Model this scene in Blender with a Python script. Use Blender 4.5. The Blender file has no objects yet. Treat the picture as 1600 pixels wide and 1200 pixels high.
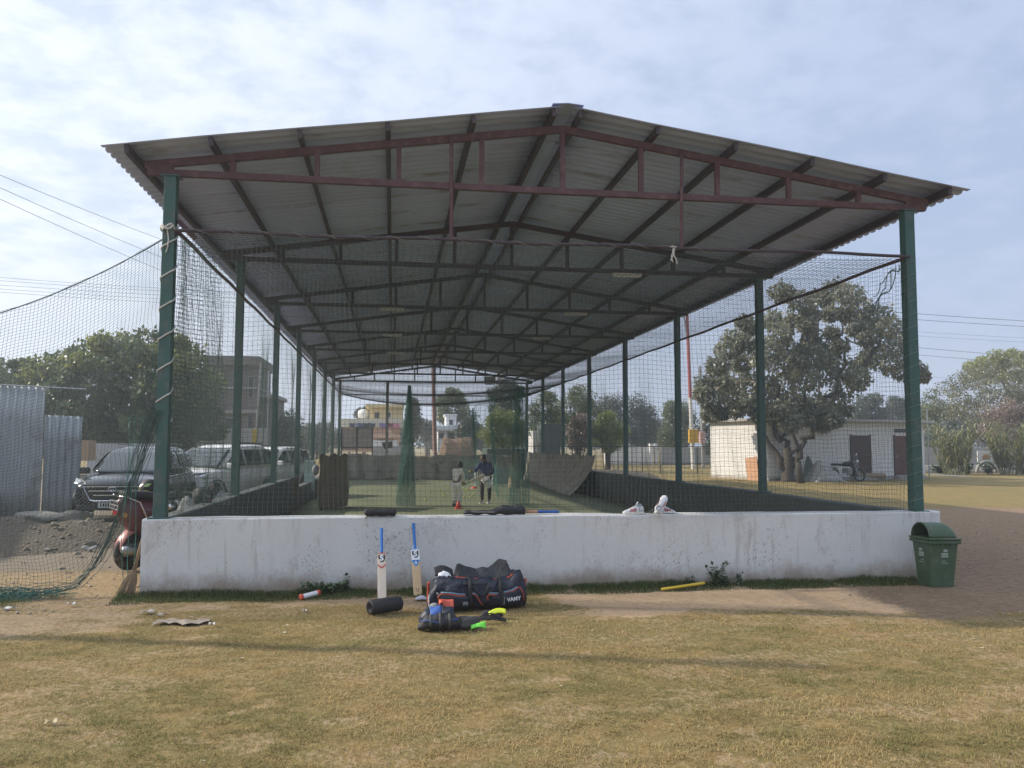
import bpy, math, random
import numpy as np
from mathutils import Vector, Matrix

PI = math.pi
rad = math.radians
scene = bpy.context.scene
COL = scene.collection

# ---------------------------------------------------------------- camera
F, PIT, YAW, ROLL = 1297.6, 0.0742, 0.14205, 0.0031
CAM = np.array([-2.330, -11.3115, 1.9])
_cy, _sy, _cp, _sp = math.cos(YAW), math.sin(YAW), math.cos(PIT), math.sin(PIT)
FW = np.array([_sy*_cp, _cy*_cp, _sp])
_rt = np.array([_cy, -_sy, 0.0])
_up = np.cross(_rt, FW)
RT = _rt*math.cos(ROLL) + _up*math.sin(ROLL)
UP = -_rt*math.sin(ROLL) + _up*math.cos(ROLL)
cam_data = bpy.data.cameras.new("camera")
cam_data.sensor_fit = 'HORIZONTAL'
cam_data.sensor_width = 36.0
cam_data.lens = F/1600*36.0
cam_data.clip_start = 0.05
cam_data.clip_end = 4000
cam = bpy.data.objects.new("camera", cam_data)
COL.objects.link(cam)
m = Matrix.Identity(4)
for i in range(3):
    m[i][0], m[i][1], m[i][2], m[i][3] = RT[i], UP[i], -FW[i], CAM[i]
cam.matrix_world = m
scene.camera = cam

# ---------------------------------------------------------------- sun, sky, exposure
SUN_X, SUN_Y = -1.70, 0.48                       # to-sun vector per metre of height
SUN_ELEV = math.atan2(1.0, math.hypot(SUN_X, SUN_Y))
SUN_AZ = math.atan2(SUN_X, SUN_Y)                # from +Y towards +X
sd = Vector((SUN_X, SUN_Y, 1.0)).normalized()
sun_data = bpy.data.lights.new("sun", 'SUN')
sun_data.energy = 4.6
sun_data.angle = rad(0.9)
sun_data.color = (1.0, 0.9, 0.76)
sun = bpy.data.objects.new("sun", sun_data)
COL.objects.link(sun)
sun.rotation_euler = sd.to_track_quat('Z', 'Y').to_euler()
sun.location = (-20, 6, 30)

world = bpy.data.worlds.new("World")
scene.world = world
world.use_nodes = True
nt = world.node_tree
for n in list(nt.nodes): nt.nodes.remove(n)
def wn(t, **k):
    n = nt.nodes.new(t)
    for a, b in k.items(): setattr(n, a, b)
    return n
def wmath(op, a, b=None, clamp=False):
    n = wn('ShaderNodeMath', operation=op, use_clamp=clamp)
    for i, s in enumerate((a, b)):
        if s is None: continue
        if isinstance(s, (int, float)): n.inputs[i].default_value = s
        else: nt.links.new(s, n.inputs[i])
    return n.outputs[0]
sky = wn('ShaderNodeTexSky', sky_type='NISHITA')
sky.sun_disc = False
sky.sun_elevation = SUN_ELEV
sky.sun_rotation = SUN_AZ
sky.dust_density = 2.0
tc = wn('ShaderNodeTexCoord')
sep = wn('ShaderNodeSeparateXYZ')
nt.links.new(tc.outputs['Generated'], sep.inputs[0])
zc = wmath('ADD', wmath('MAXIMUM', sep.outputs[2], 0.0), 0.16)
px_ = wmath('DIVIDE', sep.outputs[0], zc)
py_ = wmath('DIVIDE', sep.outputs[1], zc)
cmb = wn('ShaderNodeCombineXYZ')
nt.links.new(px_, cmb.inputs[0]); nt.links.new(py_, cmb.inputs[1])
def wnoise(scale, detail, rough, dist):
    n = wn('ShaderNodeTexNoise')
    n.inputs['Scale'].default_value = scale
    n.inputs['Detail'].default_value = detail
    n.inputs['Roughness'].default_value = rough
    n.inputs['Distortion'].default_value = dist
    nt.links.new(cmb.outputs[0], n.inputs['Vector'])
    return n.outputs['Fac']
big = wnoise(0.8, 3, 0.5, 0.1)
fine = wnoise(6.5, 7, 0.60, 0.15)
cl = wmath('ADD', wmath('MULTIPLY', big, 0.75), wmath('MULTIPLY', fine, 0.75))
cover = wn('ShaderNodeMapRange', interpolation_type='SMOOTHSTEP')
nt.links.new(cl, cover.inputs[0])
cover.inputs[1].default_value = 0.56; cover.inputs[2].default_value = 0.86
cover.inputs[3].default_value = 0.52; cover.inputs[4].default_value = 0.97
# brightness of the thin cloud grows towards the sun (forward scattering)
dot = wn('ShaderNodeVectorMath', operation='DOT_PRODUCT')
nt.links.new(tc.outputs['Generated'], dot.inputs[0])
dot.inputs[1].default_value = sd
glow = wn('ShaderNodeMapRange', interpolation_type='SMOOTHSTEP')
nt.links.new(dot.outputs['Value'], glow.inputs[0])
glow.inputs[1].default_value = -0.15; glow.inputs[2].default_value = 0.95
ccol = wn('ShaderNodeMix', data_type='RGBA')
nt.links.new(glow.outputs[0], ccol.inputs[0])
ccol.inputs[6].default_value = (3.8, 4.5, 6.1, 1)
ccol.inputs[7].default_value = (7.7, 8.2, 9.0, 1)
clear = wn('ShaderNodeMix', data_type='RGBA')
clear.inputs[0].default_value = 0.55
nt.links.new(sky.outputs[0], clear.inputs[6])
clear.inputs[7].default_value = (3.0, 4.1, 5.9, 1)
mixc = wn('ShaderNodeMix', data_type='RGBA')
nt.links.new(cover.outputs[0], mixc.inputs[0])
nt.links.new(clear.outputs[2], mixc.inputs[6])
nt.links.new(ccol.outputs[2], mixc.inputs[7])
hz = wn('ShaderNodeMapRange', interpolation_type='SMOOTHSTEP')
nt.links.new(sep.outputs[2], hz.inputs[0])
hz.inputs[1].default_value = 0.0; hz.inputs[2].default_value = 0.26
hz.inputs[3].default_value = 0.85; hz.inputs[4].default_value = 0.0
hcol = wn('ShaderNodeMix', data_type='RGBA')
nt.links.new(glow.outputs[0], hcol.inputs[0])
hcol.inputs[6].default_value = (3.6, 4.25, 5.5, 1)
hcol.inputs[7].default_value = (6.6, 7.1, 7.8, 1)
mixh = wn('ShaderNodeMix', data_type='RGBA')
nt.links.new(hz.outputs[0], mixh.inputs[0])
nt.links.new(mixc.outputs[2], mixh.inputs[6])
nt.links.new(hcol.outputs[2], mixh.inputs[7])
bg = wn('ShaderNodeBackground')
bg.inputs['Strength'].default_value = 0.118
# the thin overcast is brightest overhead
zen = wn('ShaderNodeMapRange', interpolation_type='SMOOTHSTEP')
nt.links.new(sep.outputs[2], zen.inputs[0])
zen.inputs[1].default_value = 0.5; zen.inputs[2].default_value = 0.95
zen.inputs[3].default_value = 1.0; zen.inputs[4].default_value = 1.7
zs = wn('ShaderNodeVectorMath', operation='SCALE')
nt.links.new(mixh.outputs[2], zs.inputs[0]); nt.links.new(zen.outputs[0], zs.inputs[3])
nt.links.new(zs.outputs[0], bg.inputs['Color'])
wo = wn('ShaderNodeOutputWorld')
nt.links.new(bg.outputs[0], wo.inputs[0])

scene.view_settings.view_transform = 'Standard'
scene.view_settings.look = 'None'
scene.view_settings.exposure = 0.24
scene.view_settings.gamma = 1.0
scene.cycles.use_denoising = True
scene.cycles.max_bounces = 8
scene.cycles.diffuse_bounces = 4
scene.cycles.transparent_max_bounces = 12
scene.cycles.volume_bounces = 1

# ---------------------------------------------------------------- helpers
def ray(x, y):
    return FW + RT*(x-800)/F - UP*(y-600)/F
def at_z(x, y, z=0.0):
    d = ray(x, y); return CAM + d*(z-CAM[2])/d[2]
def at_y(x, y, Y):
    d = ray(x, y); return CAM + d*(Y-CAM[1])/d[1]
def at_x(x, y, X):
    d = ray(x, y); return CAM + d*(X-CAM[0])/d[0]
def V3(*a): return np.array(a, float)
def nrm(v):
    v = np.asarray(v, float); l = np.linalg.norm(v); return v/l if l > 1e-12 else v

def smooth01(t):
    t = np.clip(t, 0, 1); return t*t*(3-2*t)
def _hash(ix, iy, s):
    h = (ix.astype(np.int64)*374761393 + iy.astype(np.int64)*668265263 + s*974711) & 0x7fffffff
    h = ((h ^ (h >> 13))*1274126177) & 0x7fffffff
    return ((h ^ (h >> 16)) & 0xffff)/65535.0
def vnoise(x, y, s=0):
    x = np.asarray(x, float); y = np.asarray(y, float)
    ix, iy = np.floor(x), np.floor(y); fx, fy = smooth01(x-ix), smooth01(y-iy)
    a, b = _hash(ix, iy, s), _hash(ix+1, iy, s); c, d = _hash(ix, iy+1, s), _hash(ix+1, iy+1, s)
    return (a*(1-fx)+b*fx)*(1-fy) + (c*(1-fx)+d*fx)*fy
def fnoise(x, y, s=0, o=4):
    r, amp, tot = 0, 1.0, 0
    for k in range(o):
        r = r + vnoise(np.asarray(x)*2**k, np.asarray(y)*2**k, s+k*17)*amp; tot += amp; amp *= .55
    return r/tot

def ground_z(X, Y):
    X = np.asarray(X, float); Y = np.asarray(Y, float)
    park = smooth01((-5.9-X)/2.0)*smooth01((Y-2.0)/6.0)*smooth01((60-Y)/20)
    return 0.22*park
def gz(X, Y): return float(ground_z(X, Y))

def set_props(o, label=None, cat=None, group=None, kind=None):
    if label: o['label'] = label
    if cat: o['category'] = cat
    if group: o['group'] = group
    if kind: o['kind'] = kind
    return o
def thing(name, label, cat, loc=(0, 0, 0), group=None):
    o = bpy.data.objects.new(name, None); COL.objects.link(o)
    o.empty_display_size = 0.2
    o.location = [float(q) for q in loc]
    return set_props(o, label, cat, group)
def wloc(o):
    v = np.zeros(3)
    while o is not None:
        v = v + np.array(o.location); o = o.parent
    return v
def copy_tree(o, parent=None):
    c = o.copy(); COL.objects.link(c)
    if parent is not None: c.parent = parent
    for ch in list(o.children): copy_tree(ch, c)
    return c

def link_mesh(name, me, mats, parent=None, smooth=False, bevel=0, subsurf=0, solid=0):
    o = bpy.data.objects.new(name, me); COL.objects.link(o)
    for mm in (mats if isinstance(mats, (list, tuple)) else [mats]): me.materials.append(mm)
    if smooth: me.polygons.foreach_set('use_smooth', np.ones(len(me.polygons), bool))
    if parent is not None: o.parent = parent
    if solid:
        md = o.modifiers.new('thickness', 'SOLIDIFY'); md.thickness = solid; md.offset = 0
    if bevel:
        md = o.modifiers.new('edge', 'BEVEL'); md.width = bevel; md.segments = 2; md.limit_method = 'ANGLE'; md.angle_limit = rad(40)
    if subsurf:
        md = o.modifiers.new('round', 'SUBSURF'); md.levels = subsurf; md.render_levels = subsurf
    return o

def np_mesh(name, V, Fc):
    me = bpy.data.meshes.new(name)
    V = np.ascontiguousarray(V, np.float32).reshape(-1, 3); Fc = np.ascontiguousarray(Fc, np.int32)
    n, k = Fc.shape
    me.vertices.add(len(V)); me.vertices.foreach_set('co', V.ravel())
    me.loops.add(n*k); me.loops.foreach_set('vertex_index', Fc.ravel())
    me.polygons.add(n)
    me.polygons.foreach_set('loop_start', np.arange(0, n*k, k, dtype=np.int32))
    me.polygons.foreach_set('loop_total', np.full(n, k, np.int32))
    me.update(calc_edges=True)
    return me

class MB:
    """collects shapes into one mesh"""
    def __init__(s): s.v = []; s.f = []; s.m = []; s.cur = 0
    def add(s, vs, fs):
        b = len(s.v); s.v.extend([tuple(map(float, p)) for p in vs])
        for q in fs: s.f.append([b+i for i in q]); s.m.append(s.cur)
        return s
    def mat(s, i): s.cur = i; return s
    def hexa(s, p):  # 8 points: bottom 0-3 ccw, top 4-7
        return s.add(p, [(3, 2, 1, 0), (4, 5, 6, 7), (0, 1, 5, 4), (1, 2, 6, 5), (2, 3, 7, 6), (3, 0, 4, 7)])
    def box(s, c, d, rz=0.0):
        c = np.asarray(c, float); h = np.asarray(d, float)/2; ca, sa = math.cos(rz), math.sin(rz); p = []
        for z in (-1, 1):
            for x, y in ((-1, -1), (1, -1), (1, 1), (-1, 1)):
                X, Y = x*h[0], y*h[1]
                p.append((c[0]+X*ca-Y*sa, c[1]+X*sa+Y*ca, c[2]+z*h[2]))
        return s.hexa(p)
    def bar(s, a, b, w, h=None, up=(0, 0, 1)):
        a, b = np.asarray(a, float), np.asarray(b, float); h = w if h is None else h
        t = nrm(b-a); x = np.cross(t, up)
        if np.linalg.norm(x) < 1e-6: x = np.cross(t, (0, 1, 0))
        x = nrm(x); y = np.cross(x, t)
        c = [(-1, -1), (1, -1), (1, 1), (-1, 1)]
        p = [a+x*i*w/2+y*j*h/2 for i, j in c] + [b+x*i*w/2+y*j*h/2 for i, j in c]
        return s.hexa(p)
    def tube(s, pts, r, n=8, caps=True, flat=1.0):
        pts = np.asarray(pts, float); L = len(pts); rr = np.full(L, r, float) if np.isscalar(r) else np.asarray(r, float)
        T = np.gradient(pts, axis=0); T /= (np.linalg.norm(T, axis=1, keepdims=True)+1e-12)
        a = np.cross(T[0], (0, 0, 1))
        if np.linalg.norm(a) < 1e-3: a = np.cross(T[0], (0, 1, 0))
        a = nrm(a); vs = []
        for i in range(L):
            a = nrm(a-T[i]*np.dot(a, T[i])); b = np.cross(T[i], a)
            for k in range(n):
                th = 2*PI*k/n; vs.append(pts[i]+rr[i]*(math.cos(th)*a+math.sin(th)*b*flat))
        fs = [(i*n+k, i*n+(k+1) % n, (i+1)*n+(k+1) % n, (i+1)*n+k) for i in range(L-1) for k in range(n)]
        if caps: fs += [tuple(range(n-1, -1, -1)), tuple(range((L-1)*n, L*n))]
        return s.add(vs, fs)
    def lathe(s, prof, c=(0, 0, 0), n=20, axis=(0, 0, 1), caps=True, ref=None):
        c = np.asarray(c, float); t = nrm(axis)
        a = np.cross(t, (0, 0, 1) if ref is None else ref)
        if np.linalg.norm(a) < 1e-3: a = np.cross(t, (0, 1, 0))
        a = nrm(a); b = np.cross(t, a); vs = []
        for r, z in prof:
            for k in range(n):
                th = 2*PI*k/n; vs.append(c+t*z+r*(math.cos(th)*a+math.sin(th)*b))
        L = len(prof)
        fs = [(i*n+k, i*n+(k+1) % n, (i+1)*n+(k+1) % n, (i+1)*n+k) for i in range(L-1) for k in range(n)]
        if caps: fs += [tuple(range(n-1, -1, -1)), tuple(range((L-1)*n, L*n))]
        return s.add(vs, fs)
    def grid(s, fn, nu, nv, wrap_u=False):
        vs = [fn(i/(nu if wrap_u else nu-1), j/(nv-1)) for j in range(nv) for i in range(nu)]
        fs = [(j*nu+i, j*nu+(i+1) % nu, (j+1)*nu+(i+1) % nu, (j+1)*nu+i) for j in range(nv-1) for i in range(nu if wrap_u else nu-1)]
        return s.add(vs, fs)
    def loft(s, rings, caps=True):
        n = len(rings[0]); vs = [p for r in rings for p in r]; L = len(rings)
        fs = [(i*n+k, i*n+(k+1) % n, (i+1)*n+(k+1) % n, (i+1)*n+k) for i in range(L-1) for k in range(n)]
        if caps: fs += [tuple(range(n-1, -1, -1)), tuple(range((L-1)*n, L*n))]
        return s.add(vs, fs)
    def prism(s, outline, depth, o=(0, 0, 0), ux=(1, 0, 0), uy=(0, 0, 1)):
        """outline in the (ux,uy) plane, extruded by depth along ux x uy, centred"""
        o = np.asarray(o, float); ux, uy = np.asarray(ux, float), np.asarray(uy, float); w = nrm(np.cross(ux, uy)); n = len(outline)
        vs = [o+ux*a+uy*b-w*depth/2 for a, b in outline]+[o+ux*a+uy*b+w*depth/2 for a, b in outline]
        fs = [tuple(range(n-1, -1, -1)), tuple(range(n, 2*n))]+[(k, (k+1) % n, n+(k+1) % n, n+k) for k in range(n)]
        return s.add(vs, fs)
    def xform(s, M4):
        M4 = Matrix(M4); s.v = [tuple(M4 @ Vector(p)) for p in s.v]; return s
    def build(s, name, mats, parent=None, **k):
        off = wloc(parent) if parent is not None else np.zeros(3)
        me = bpy.data.meshes.new(name)
        me.from_pydata([tuple(np.asarray(p)-off) for p in s.v], [], s.f)
        me.polygons.foreach_set('material_index', np.array(s.m, np.int32))
        me.update()
        return link_mesh(name, me, mats, parent, **k)

def text_mesh(body, size, name, mat, M4, parent, depth=0.002, bold=0.0, align='CENTER'):
    cu = bpy.data.curves.new(name, 'FONT'); cu.body = body; cu.size = size; cu.extrude = depth; cu.offset = bold
    cu.align_x = align; cu.align_y = 'CENTER'
    o = bpy.data.objects.new(name+'_tmp', cu); COL.objects.link(o)
    dg = bpy.context.evaluated_depsgraph_get()
    me = bpy.data.meshes.new_from_object(o.evaluated_get(dg))
    bpy.data.objects.remove(o)
    off = wloc(parent) if parent is not None else np.zeros(3)
    me.transform(Matrix.Translation(Vector([-q for q in off])) @ Matrix(M4))
    me.materials.clear()
    return link_mesh(name, me, mat, parent)
def frame(o, ux, uy):
    ux, uy = nrm(ux), nrm(uy); w = nrm(np.cross(ux, uy)); uy = np.cross(w, ux)
    M4 = Matrix.Identity(4)
    for i in range(3): M4[i][0], M4[i][1], M4[i][2], M4[i][3] = ux[i], uy[i], w[i], o[i]
    return M4

# ---------------------------------------------------------------- materials
def nodes_of(name):
    mt = bpy.data.materials.new(name); mt.use_nodes = True; t = mt.node_tree
    return mt, t, t.nodes['Principled BSDF']
def N(t, ty, **k):
    n = t.nodes.new(ty)
    for a, b in k.items(): setattr(n, a, b)
    return n
def put(t, inp, v):
    if hasattr(v, 'is_output') or isinstance(v, bpy.types.NodeSocket): t.links.new(v, inp)
    else: inp.default_value = v
def noise(t, vec, scale, detail=4, rough=.55, dist=0.0):
    n = N(t, 'ShaderNodeTexNoise'); put(t, n.inputs['Vector'], vec)
    n.inputs['Scale'].default_value = scale; n.inputs['Detail'].default_value = detail
    n.inputs['Roughness'].default_value = rough; n.inputs['Distortion'].default_value = dist
    return n.outputs['Fac']
def mrange(t, v, a, b, c=0.0, d=1.0):
    n = N(t, 'ShaderNodeMapRange', interpolation_type='SMOOTHSTEP'); put(t, n.inputs[0], v)
    for i, q in enumerate((a, b, c, d)): n.inputs[1+i].default_value = q
    return n.outputs[0]
def mixc_(t, f, a, b, blend='MIX'):
    n = N(t, 'ShaderNodeMix', data_type='RGBA', blend_type=blend); put(t, n.inputs[0], f)
    for i, q in ((6, a), (7, b)): put(t, n.inputs[i], q if not isinstance(q, tuple) else (q[0], q[1], q[2], 1))
    return n.outputs[2]
def mth(t, op, a, b=None, clamp=False):
    n = N(t, 'ShaderNodeMath', operation=op, use_clamp=clamp); put(t, n.inputs[0], a)
    if b is not None: put(t, n.inputs[1], b)
    return n.outputs[0]
def scaled(t, vec, sc):
    n = N(t, 'ShaderNodeVectorMath', operation='MULTIPLY'); put(t, n.inputs[0], vec); n.inputs[1].default_value = sc
    return n.outputs[0]
def bump(t, h, strength=.3, dist=.02):
    n = N(t, 'ShaderNodeBump'); put(t, n.inputs['Height'], h); n.inputs['Strength'].default_value = strength; n.inputs['Distance'].default_value = dist
    return n.outputs[0]
def objco(t): return N(t, 'ShaderNodeTexCoord').outputs['Object']
def worldco(t): return N(t, 'ShaderNodeNewGeometry').outputs['Position']

def M(name, col, rough=.6, metal=0.0, var=.18, scale=6.0, bmp=0.0, bscale=60.0, bdist=.004, dirt=None, dirt_amt=.5, dscale=3.0, spec=.5, coat=0.0, co='obj'):
    mt, t, b = nodes_of(name); c = objco(t) if co == 'obj' else worldco(t)
    lo = tuple(q*(1-var) for q in col); hi = tuple(min(1, q*(1+var)) for q in col)
    out = mixc_(t, noise(t, c, scale, 5, .6), lo, hi)
    if dirt is not None:
        out = mixc_(t, mrange(t, noise(t, c, dscale, 6, .65, .4), .62-.25*dirt_amt, .85-.2*dirt_amt), out, dirt)
    put(t, b.inputs['Base Color'], out)
    put(t, b.inputs['Roughness'], mrange(t, noise(t, c, scale*2.3, 3), .2, .8, max(0, rough-.1), min(1, rough+.1)))
    b.inputs['Metallic'].default_value = metal
    b.inputs['Specular IOR Level'].default_value = spec
    b.inputs['Coat Weight'].default_value = coat
    if bmp: put(t, b.inputs['Normal'], bump(t, noise(t, c, bscale, 4), bmp, bdist))
    return mt

def leaf_mat(name, dark, light, warm, trans=.35, gloss=.7):
    """leaf colour from the per-leaf tint attribute: R light/dark kind, G share of dry leaves"""
    mt, t, b = nodes_of(name)
    at = N(t, 'ShaderNodeAttribute', attribute_name='tint')
    sp = N(t, 'ShaderNodeSeparateColor'); t.links.new(at.outputs['Color'], sp.inputs[0])
    c = mixc_(t, sp.outputs[0], dark, light)
    c = mixc_(t, sp.outputs[1], c, warm)
    put(t, b.inputs['Base Color'], c)
    b.inputs['Roughness'].default_value = .38 if gloss > .5 else .75; b.inputs['Specular IOR Level'].default_value = gloss
    tr = N(t, 'ShaderNodeBsdfTranslucent'); t.links.new(c, tr.inputs['Color'])
    mx = N(t, 'ShaderNodeMixShader'); mx.inputs[0].default_value = trans
    t.links.new(b.outputs[0], mx.inputs[1]); t.links.new(tr.outputs[0], mx.inputs[2])
    t.links.new(mx.outputs[0], t.nodes['Material Output'].inputs[0])
    return mt
def add_tint(me, per_face, k):
    a = me.color_attributes.new('tint', 'FLOAT_COLOR', 'CORNER')
    q = np.ones((len(per_face), k, 4), np.float32); q[:, :, :3] = per_face[:, None, :]
    a.data.foreach_set('color', q.ravel())

# shared materials
m_post = M('green_post_paint', (.035, .095, .082), .45, var=.25, scale=4, dirt=(.10, .11, .10), dirt_amt=.6, dscale=6, bmp=.2)
m_red = M('oxide_red_steel', (.092, .038, .042), .66, var=.3, scale=9, dirt=(.17, .10, .095), dirt_amt=.5, dscale=9, bmp=.2)
m_steelred = M('shade_dark_red_steel', (.052, .036, .042), .6, var=.3, scale=9, dirt=(.09, .07, .07), dirt_amt=.4, dscale=6, bmp=.2)  # the oxide red again, darkened for the shade under the roof
m_roof = M('galvanised_sheet', (.47, .53, .80), .45, metal=.15, var=.08, scale=1.2, dirt=(.33, .38, .48), dirt_amt=.3, dscale=.8)
# each roofing sheet has weathered a little differently, with rust creeping from the laps
_t = m_roof.node_tree; _b = _t.nodes['Principled BSDF']; _src = _b.inputs['Base Color'].links[0].from_socket; _c = worldco(_t)
_s = N(_t, 'ShaderNodeSeparateXYZ'); _t.links.new(_c, _s.inputs[0])
_cell = mth(_t, 'ADD', mth(_t, 'FLOOR', mth(_t, 'DIVIDE', _s.outputs[1], 1.025)), mth(_t, 'MULTIPLY', mth(_t, 'SIGN', _s.outputs[0]), 37.3))
_w = N(_t, 'ShaderNodeTexWhiteNoise', noise_dimensions='1D'); _w.name = 'sheet_tone'; _t.links.new(_cell, _w.inputs['W'])
_col = mixc_(_t, mth(_t, 'MULTIPLY', _w.outputs['Value'], .32), _src, (.26, .29, .40))
_lap = mth(_t, 'PINGPONG', _s.outputs[1], .5125)
_rust = mth(_t, 'MULTIPLY', mrange(_t, _lap, .09, .0), mrange(_t, noise(_t, scaled(_t, _c, (.5, 3, 3)), 2.0, 6, .7), .48, .66, 0, .7))
put(_t, _b.inputs['Base Color'], mixc_(_t, _rust, _col, (.17, .11, .085)))
m_net = M('dark_green_twine', (.055, .10, .085), .7, var=.3, scale=3)
m_netpale = M('faded_green_twine', (.16, .23, .20), .7, var=.3, scale=3)
m_netfront = M('green_grey_twine', (.085, .12, .105), .7, var=.3, scale=3)
m_netteal = M('teal_green_twine', (.05, .19, .15), .7, var=.35, scale=5)
m_netceil = M('dark_grey_twine', (.05, .06, .065), .7, var=.2, scale=3)
m_white = M('white_plastic', (.75, .75, .74), .4, var=.04)
m_black = M('black_rubber', (.018, .018, .02), .7, var=.2, bmp=.2)
m_rope = M('pale_cord', (.55, .53, .48), .85, var=.2, scale=30)
m_chrome = M('bright_metal', (.62, .63, .65), .25, metal=1.0, var=.05)
m_steel = M('dull_steel', (.33, .34, .35), .4, metal=.8, var=.1)
m_glass = M('dark_car_glass', (.03, .04, .045), .06, var=.1, spec=.8)
m_tyre = M('tyre_rubber', (.025, .025, .026), .85, var=.3, dirt=(.16, .13, .10), dirt_amt=.5, dscale=8)
m_wood = M('weathered_wood', (.27, .19, .12), .8, var=.3, scale=12, bmp=.3)
m_bark = M('rough_bark', (.070, .056, .045), .9, var=.4, scale=7, bmp=.8, bscale=14, bdist=.04)
m_concrete = M('grey_concrete', (.30, .29, .27), .85, var=.2, scale=3, dirt=(.14, .13, .12), dirt_amt=.6, bmp=.3)
m_cloth = M('grey_cloth', (.22, .225, .235), .9, var=.15, scale=9, bmp=.4, bscale=14, bdist=.02)

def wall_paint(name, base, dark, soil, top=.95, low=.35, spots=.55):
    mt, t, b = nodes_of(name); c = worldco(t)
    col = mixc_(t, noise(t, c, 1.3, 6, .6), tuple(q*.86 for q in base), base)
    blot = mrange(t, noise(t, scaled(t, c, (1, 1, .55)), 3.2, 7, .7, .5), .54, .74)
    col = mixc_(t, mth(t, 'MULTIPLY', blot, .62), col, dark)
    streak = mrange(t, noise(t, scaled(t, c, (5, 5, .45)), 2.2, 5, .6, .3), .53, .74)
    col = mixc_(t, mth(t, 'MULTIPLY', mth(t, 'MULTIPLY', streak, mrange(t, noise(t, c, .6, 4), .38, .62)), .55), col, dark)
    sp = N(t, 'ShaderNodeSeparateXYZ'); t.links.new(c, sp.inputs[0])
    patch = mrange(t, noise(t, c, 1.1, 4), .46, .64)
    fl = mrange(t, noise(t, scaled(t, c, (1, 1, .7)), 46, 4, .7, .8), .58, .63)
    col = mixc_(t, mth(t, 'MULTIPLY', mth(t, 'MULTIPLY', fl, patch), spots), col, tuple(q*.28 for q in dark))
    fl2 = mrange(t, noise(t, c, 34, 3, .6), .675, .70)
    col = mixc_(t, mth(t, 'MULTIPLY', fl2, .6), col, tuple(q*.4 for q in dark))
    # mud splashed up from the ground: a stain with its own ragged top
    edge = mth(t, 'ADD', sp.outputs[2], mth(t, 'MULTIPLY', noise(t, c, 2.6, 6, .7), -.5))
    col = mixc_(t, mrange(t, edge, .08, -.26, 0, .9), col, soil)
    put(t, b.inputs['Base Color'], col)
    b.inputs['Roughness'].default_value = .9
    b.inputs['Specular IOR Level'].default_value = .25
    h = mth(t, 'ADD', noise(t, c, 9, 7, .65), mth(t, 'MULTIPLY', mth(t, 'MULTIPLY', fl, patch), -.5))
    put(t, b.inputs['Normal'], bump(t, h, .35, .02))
    return mt
m_wall = wall_paint('limewashed_plaster', (.68, .68, .665), (.33, .31, .28), (.26, .205, .15), spots=.8)
m_sidewall = wall_paint('dark_green_grey_plaster', (.115, .125, .12), (.05, .055, .05), (.09, .08, .06))  # green-grey plaster, much darker than the front wall
m_hutwall = wall_paint('whitewash', (.70, .69, .665), (.45, .43, .39), (.30, .25, .18), spots=.2)
m_greywall = wall_paint('unpainted_boundary_plaster', (.33, .325, .31), (.20, .19, .175), (.19, .16, .12), spots=.2)
m_palewall = wall_paint('pale_boundary_paint', (.74, .73, .70), (.42, .40, .36), (.3, .26, .2), spots=.2)

# ---------------------------------------------------------------- ground: one sheet to the horizon
def axis_lines(lo, hi, step, far, growth=1.22):
    a = list(np.arange(lo, hi+1e-6, step)); s = step; q = lo
    left = []
    while q > -far: s *= growth; q -= s; left.append(q)
    s = step; q = hi; right = []
    while q < far: s *= growth; q += s; right.append(q)
    return np.array(left[::-1]+a+right)
gx = axis_lines(-11.0, 9.0, .10, 1500); gy = axis_lines(-11.5, 3.0, .10, 1500)
GX, GY = np.meshgrid(gx, gy)
near = smooth01((30-np.hypot(GX, GY))/20)
inside = (smooth01((5.6-np.abs(GX))/.3)*smooth01((GY+.05)/.1)*smooth01((37-GY)/.3))
GZ = ground_z(GX, GY) + (fnoise(GX*1.3, GY*1.3, 3, 4)-.5)*.05*near*(1-inside) - .06*inside
GZ -= .01*near*(1-inside)
gn = fnoise(GX*.55, GY*1.1, 11, 4); gn2 = fnoise(GX*1.9, GY*3.2, 23, 4)
band = smooth01((GY+2.45+.9*(gn-.5)*2)/.5)*smooth01((.0-GY)/.3)
sandy = band*smooth01((GX+.9+1.4*(gn2-.5))/1.2)*.85
sandy = np.maximum(sandy, band*.62*smooth01((gn-.46)/.2))
sandy = np.maximum(sandy, smooth01((-5.0-GX)/.6)*smooth01((GY+1.5+.8*(gn-.5))/.6)*smooth01((4-GY)/2)*.55)
fade = smooth01((GY+5.6+1.2*(gn-.5))/3.6)*smooth01((GX+1.5+2.5*(gn2-.5))/3.0)*smooth01((.0-GY)/.3)*.52*smooth01((fnoise(GX*1.5, GY*2.6, 61, 4)-.30)/.3)
sandy = np.maximum(sandy, fade)
path = smooth01((GX-3.2-.8*(gn-.5))/.8)*smooth01((GY+3.2+1.4*(gn2-.5))/1.0)*smooth01((14.5-GY+2*(gn-.5))/3)
path = path*smooth01((26-GX)/6)
sandy = np.maximum(sandy, smooth01((fnoise(GX*2.2, GY*3.6, 57, 4)-.56)/.14)*.46*smooth01((9-np.abs(GX))/3)*smooth01((2-GY)/2))
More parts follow.
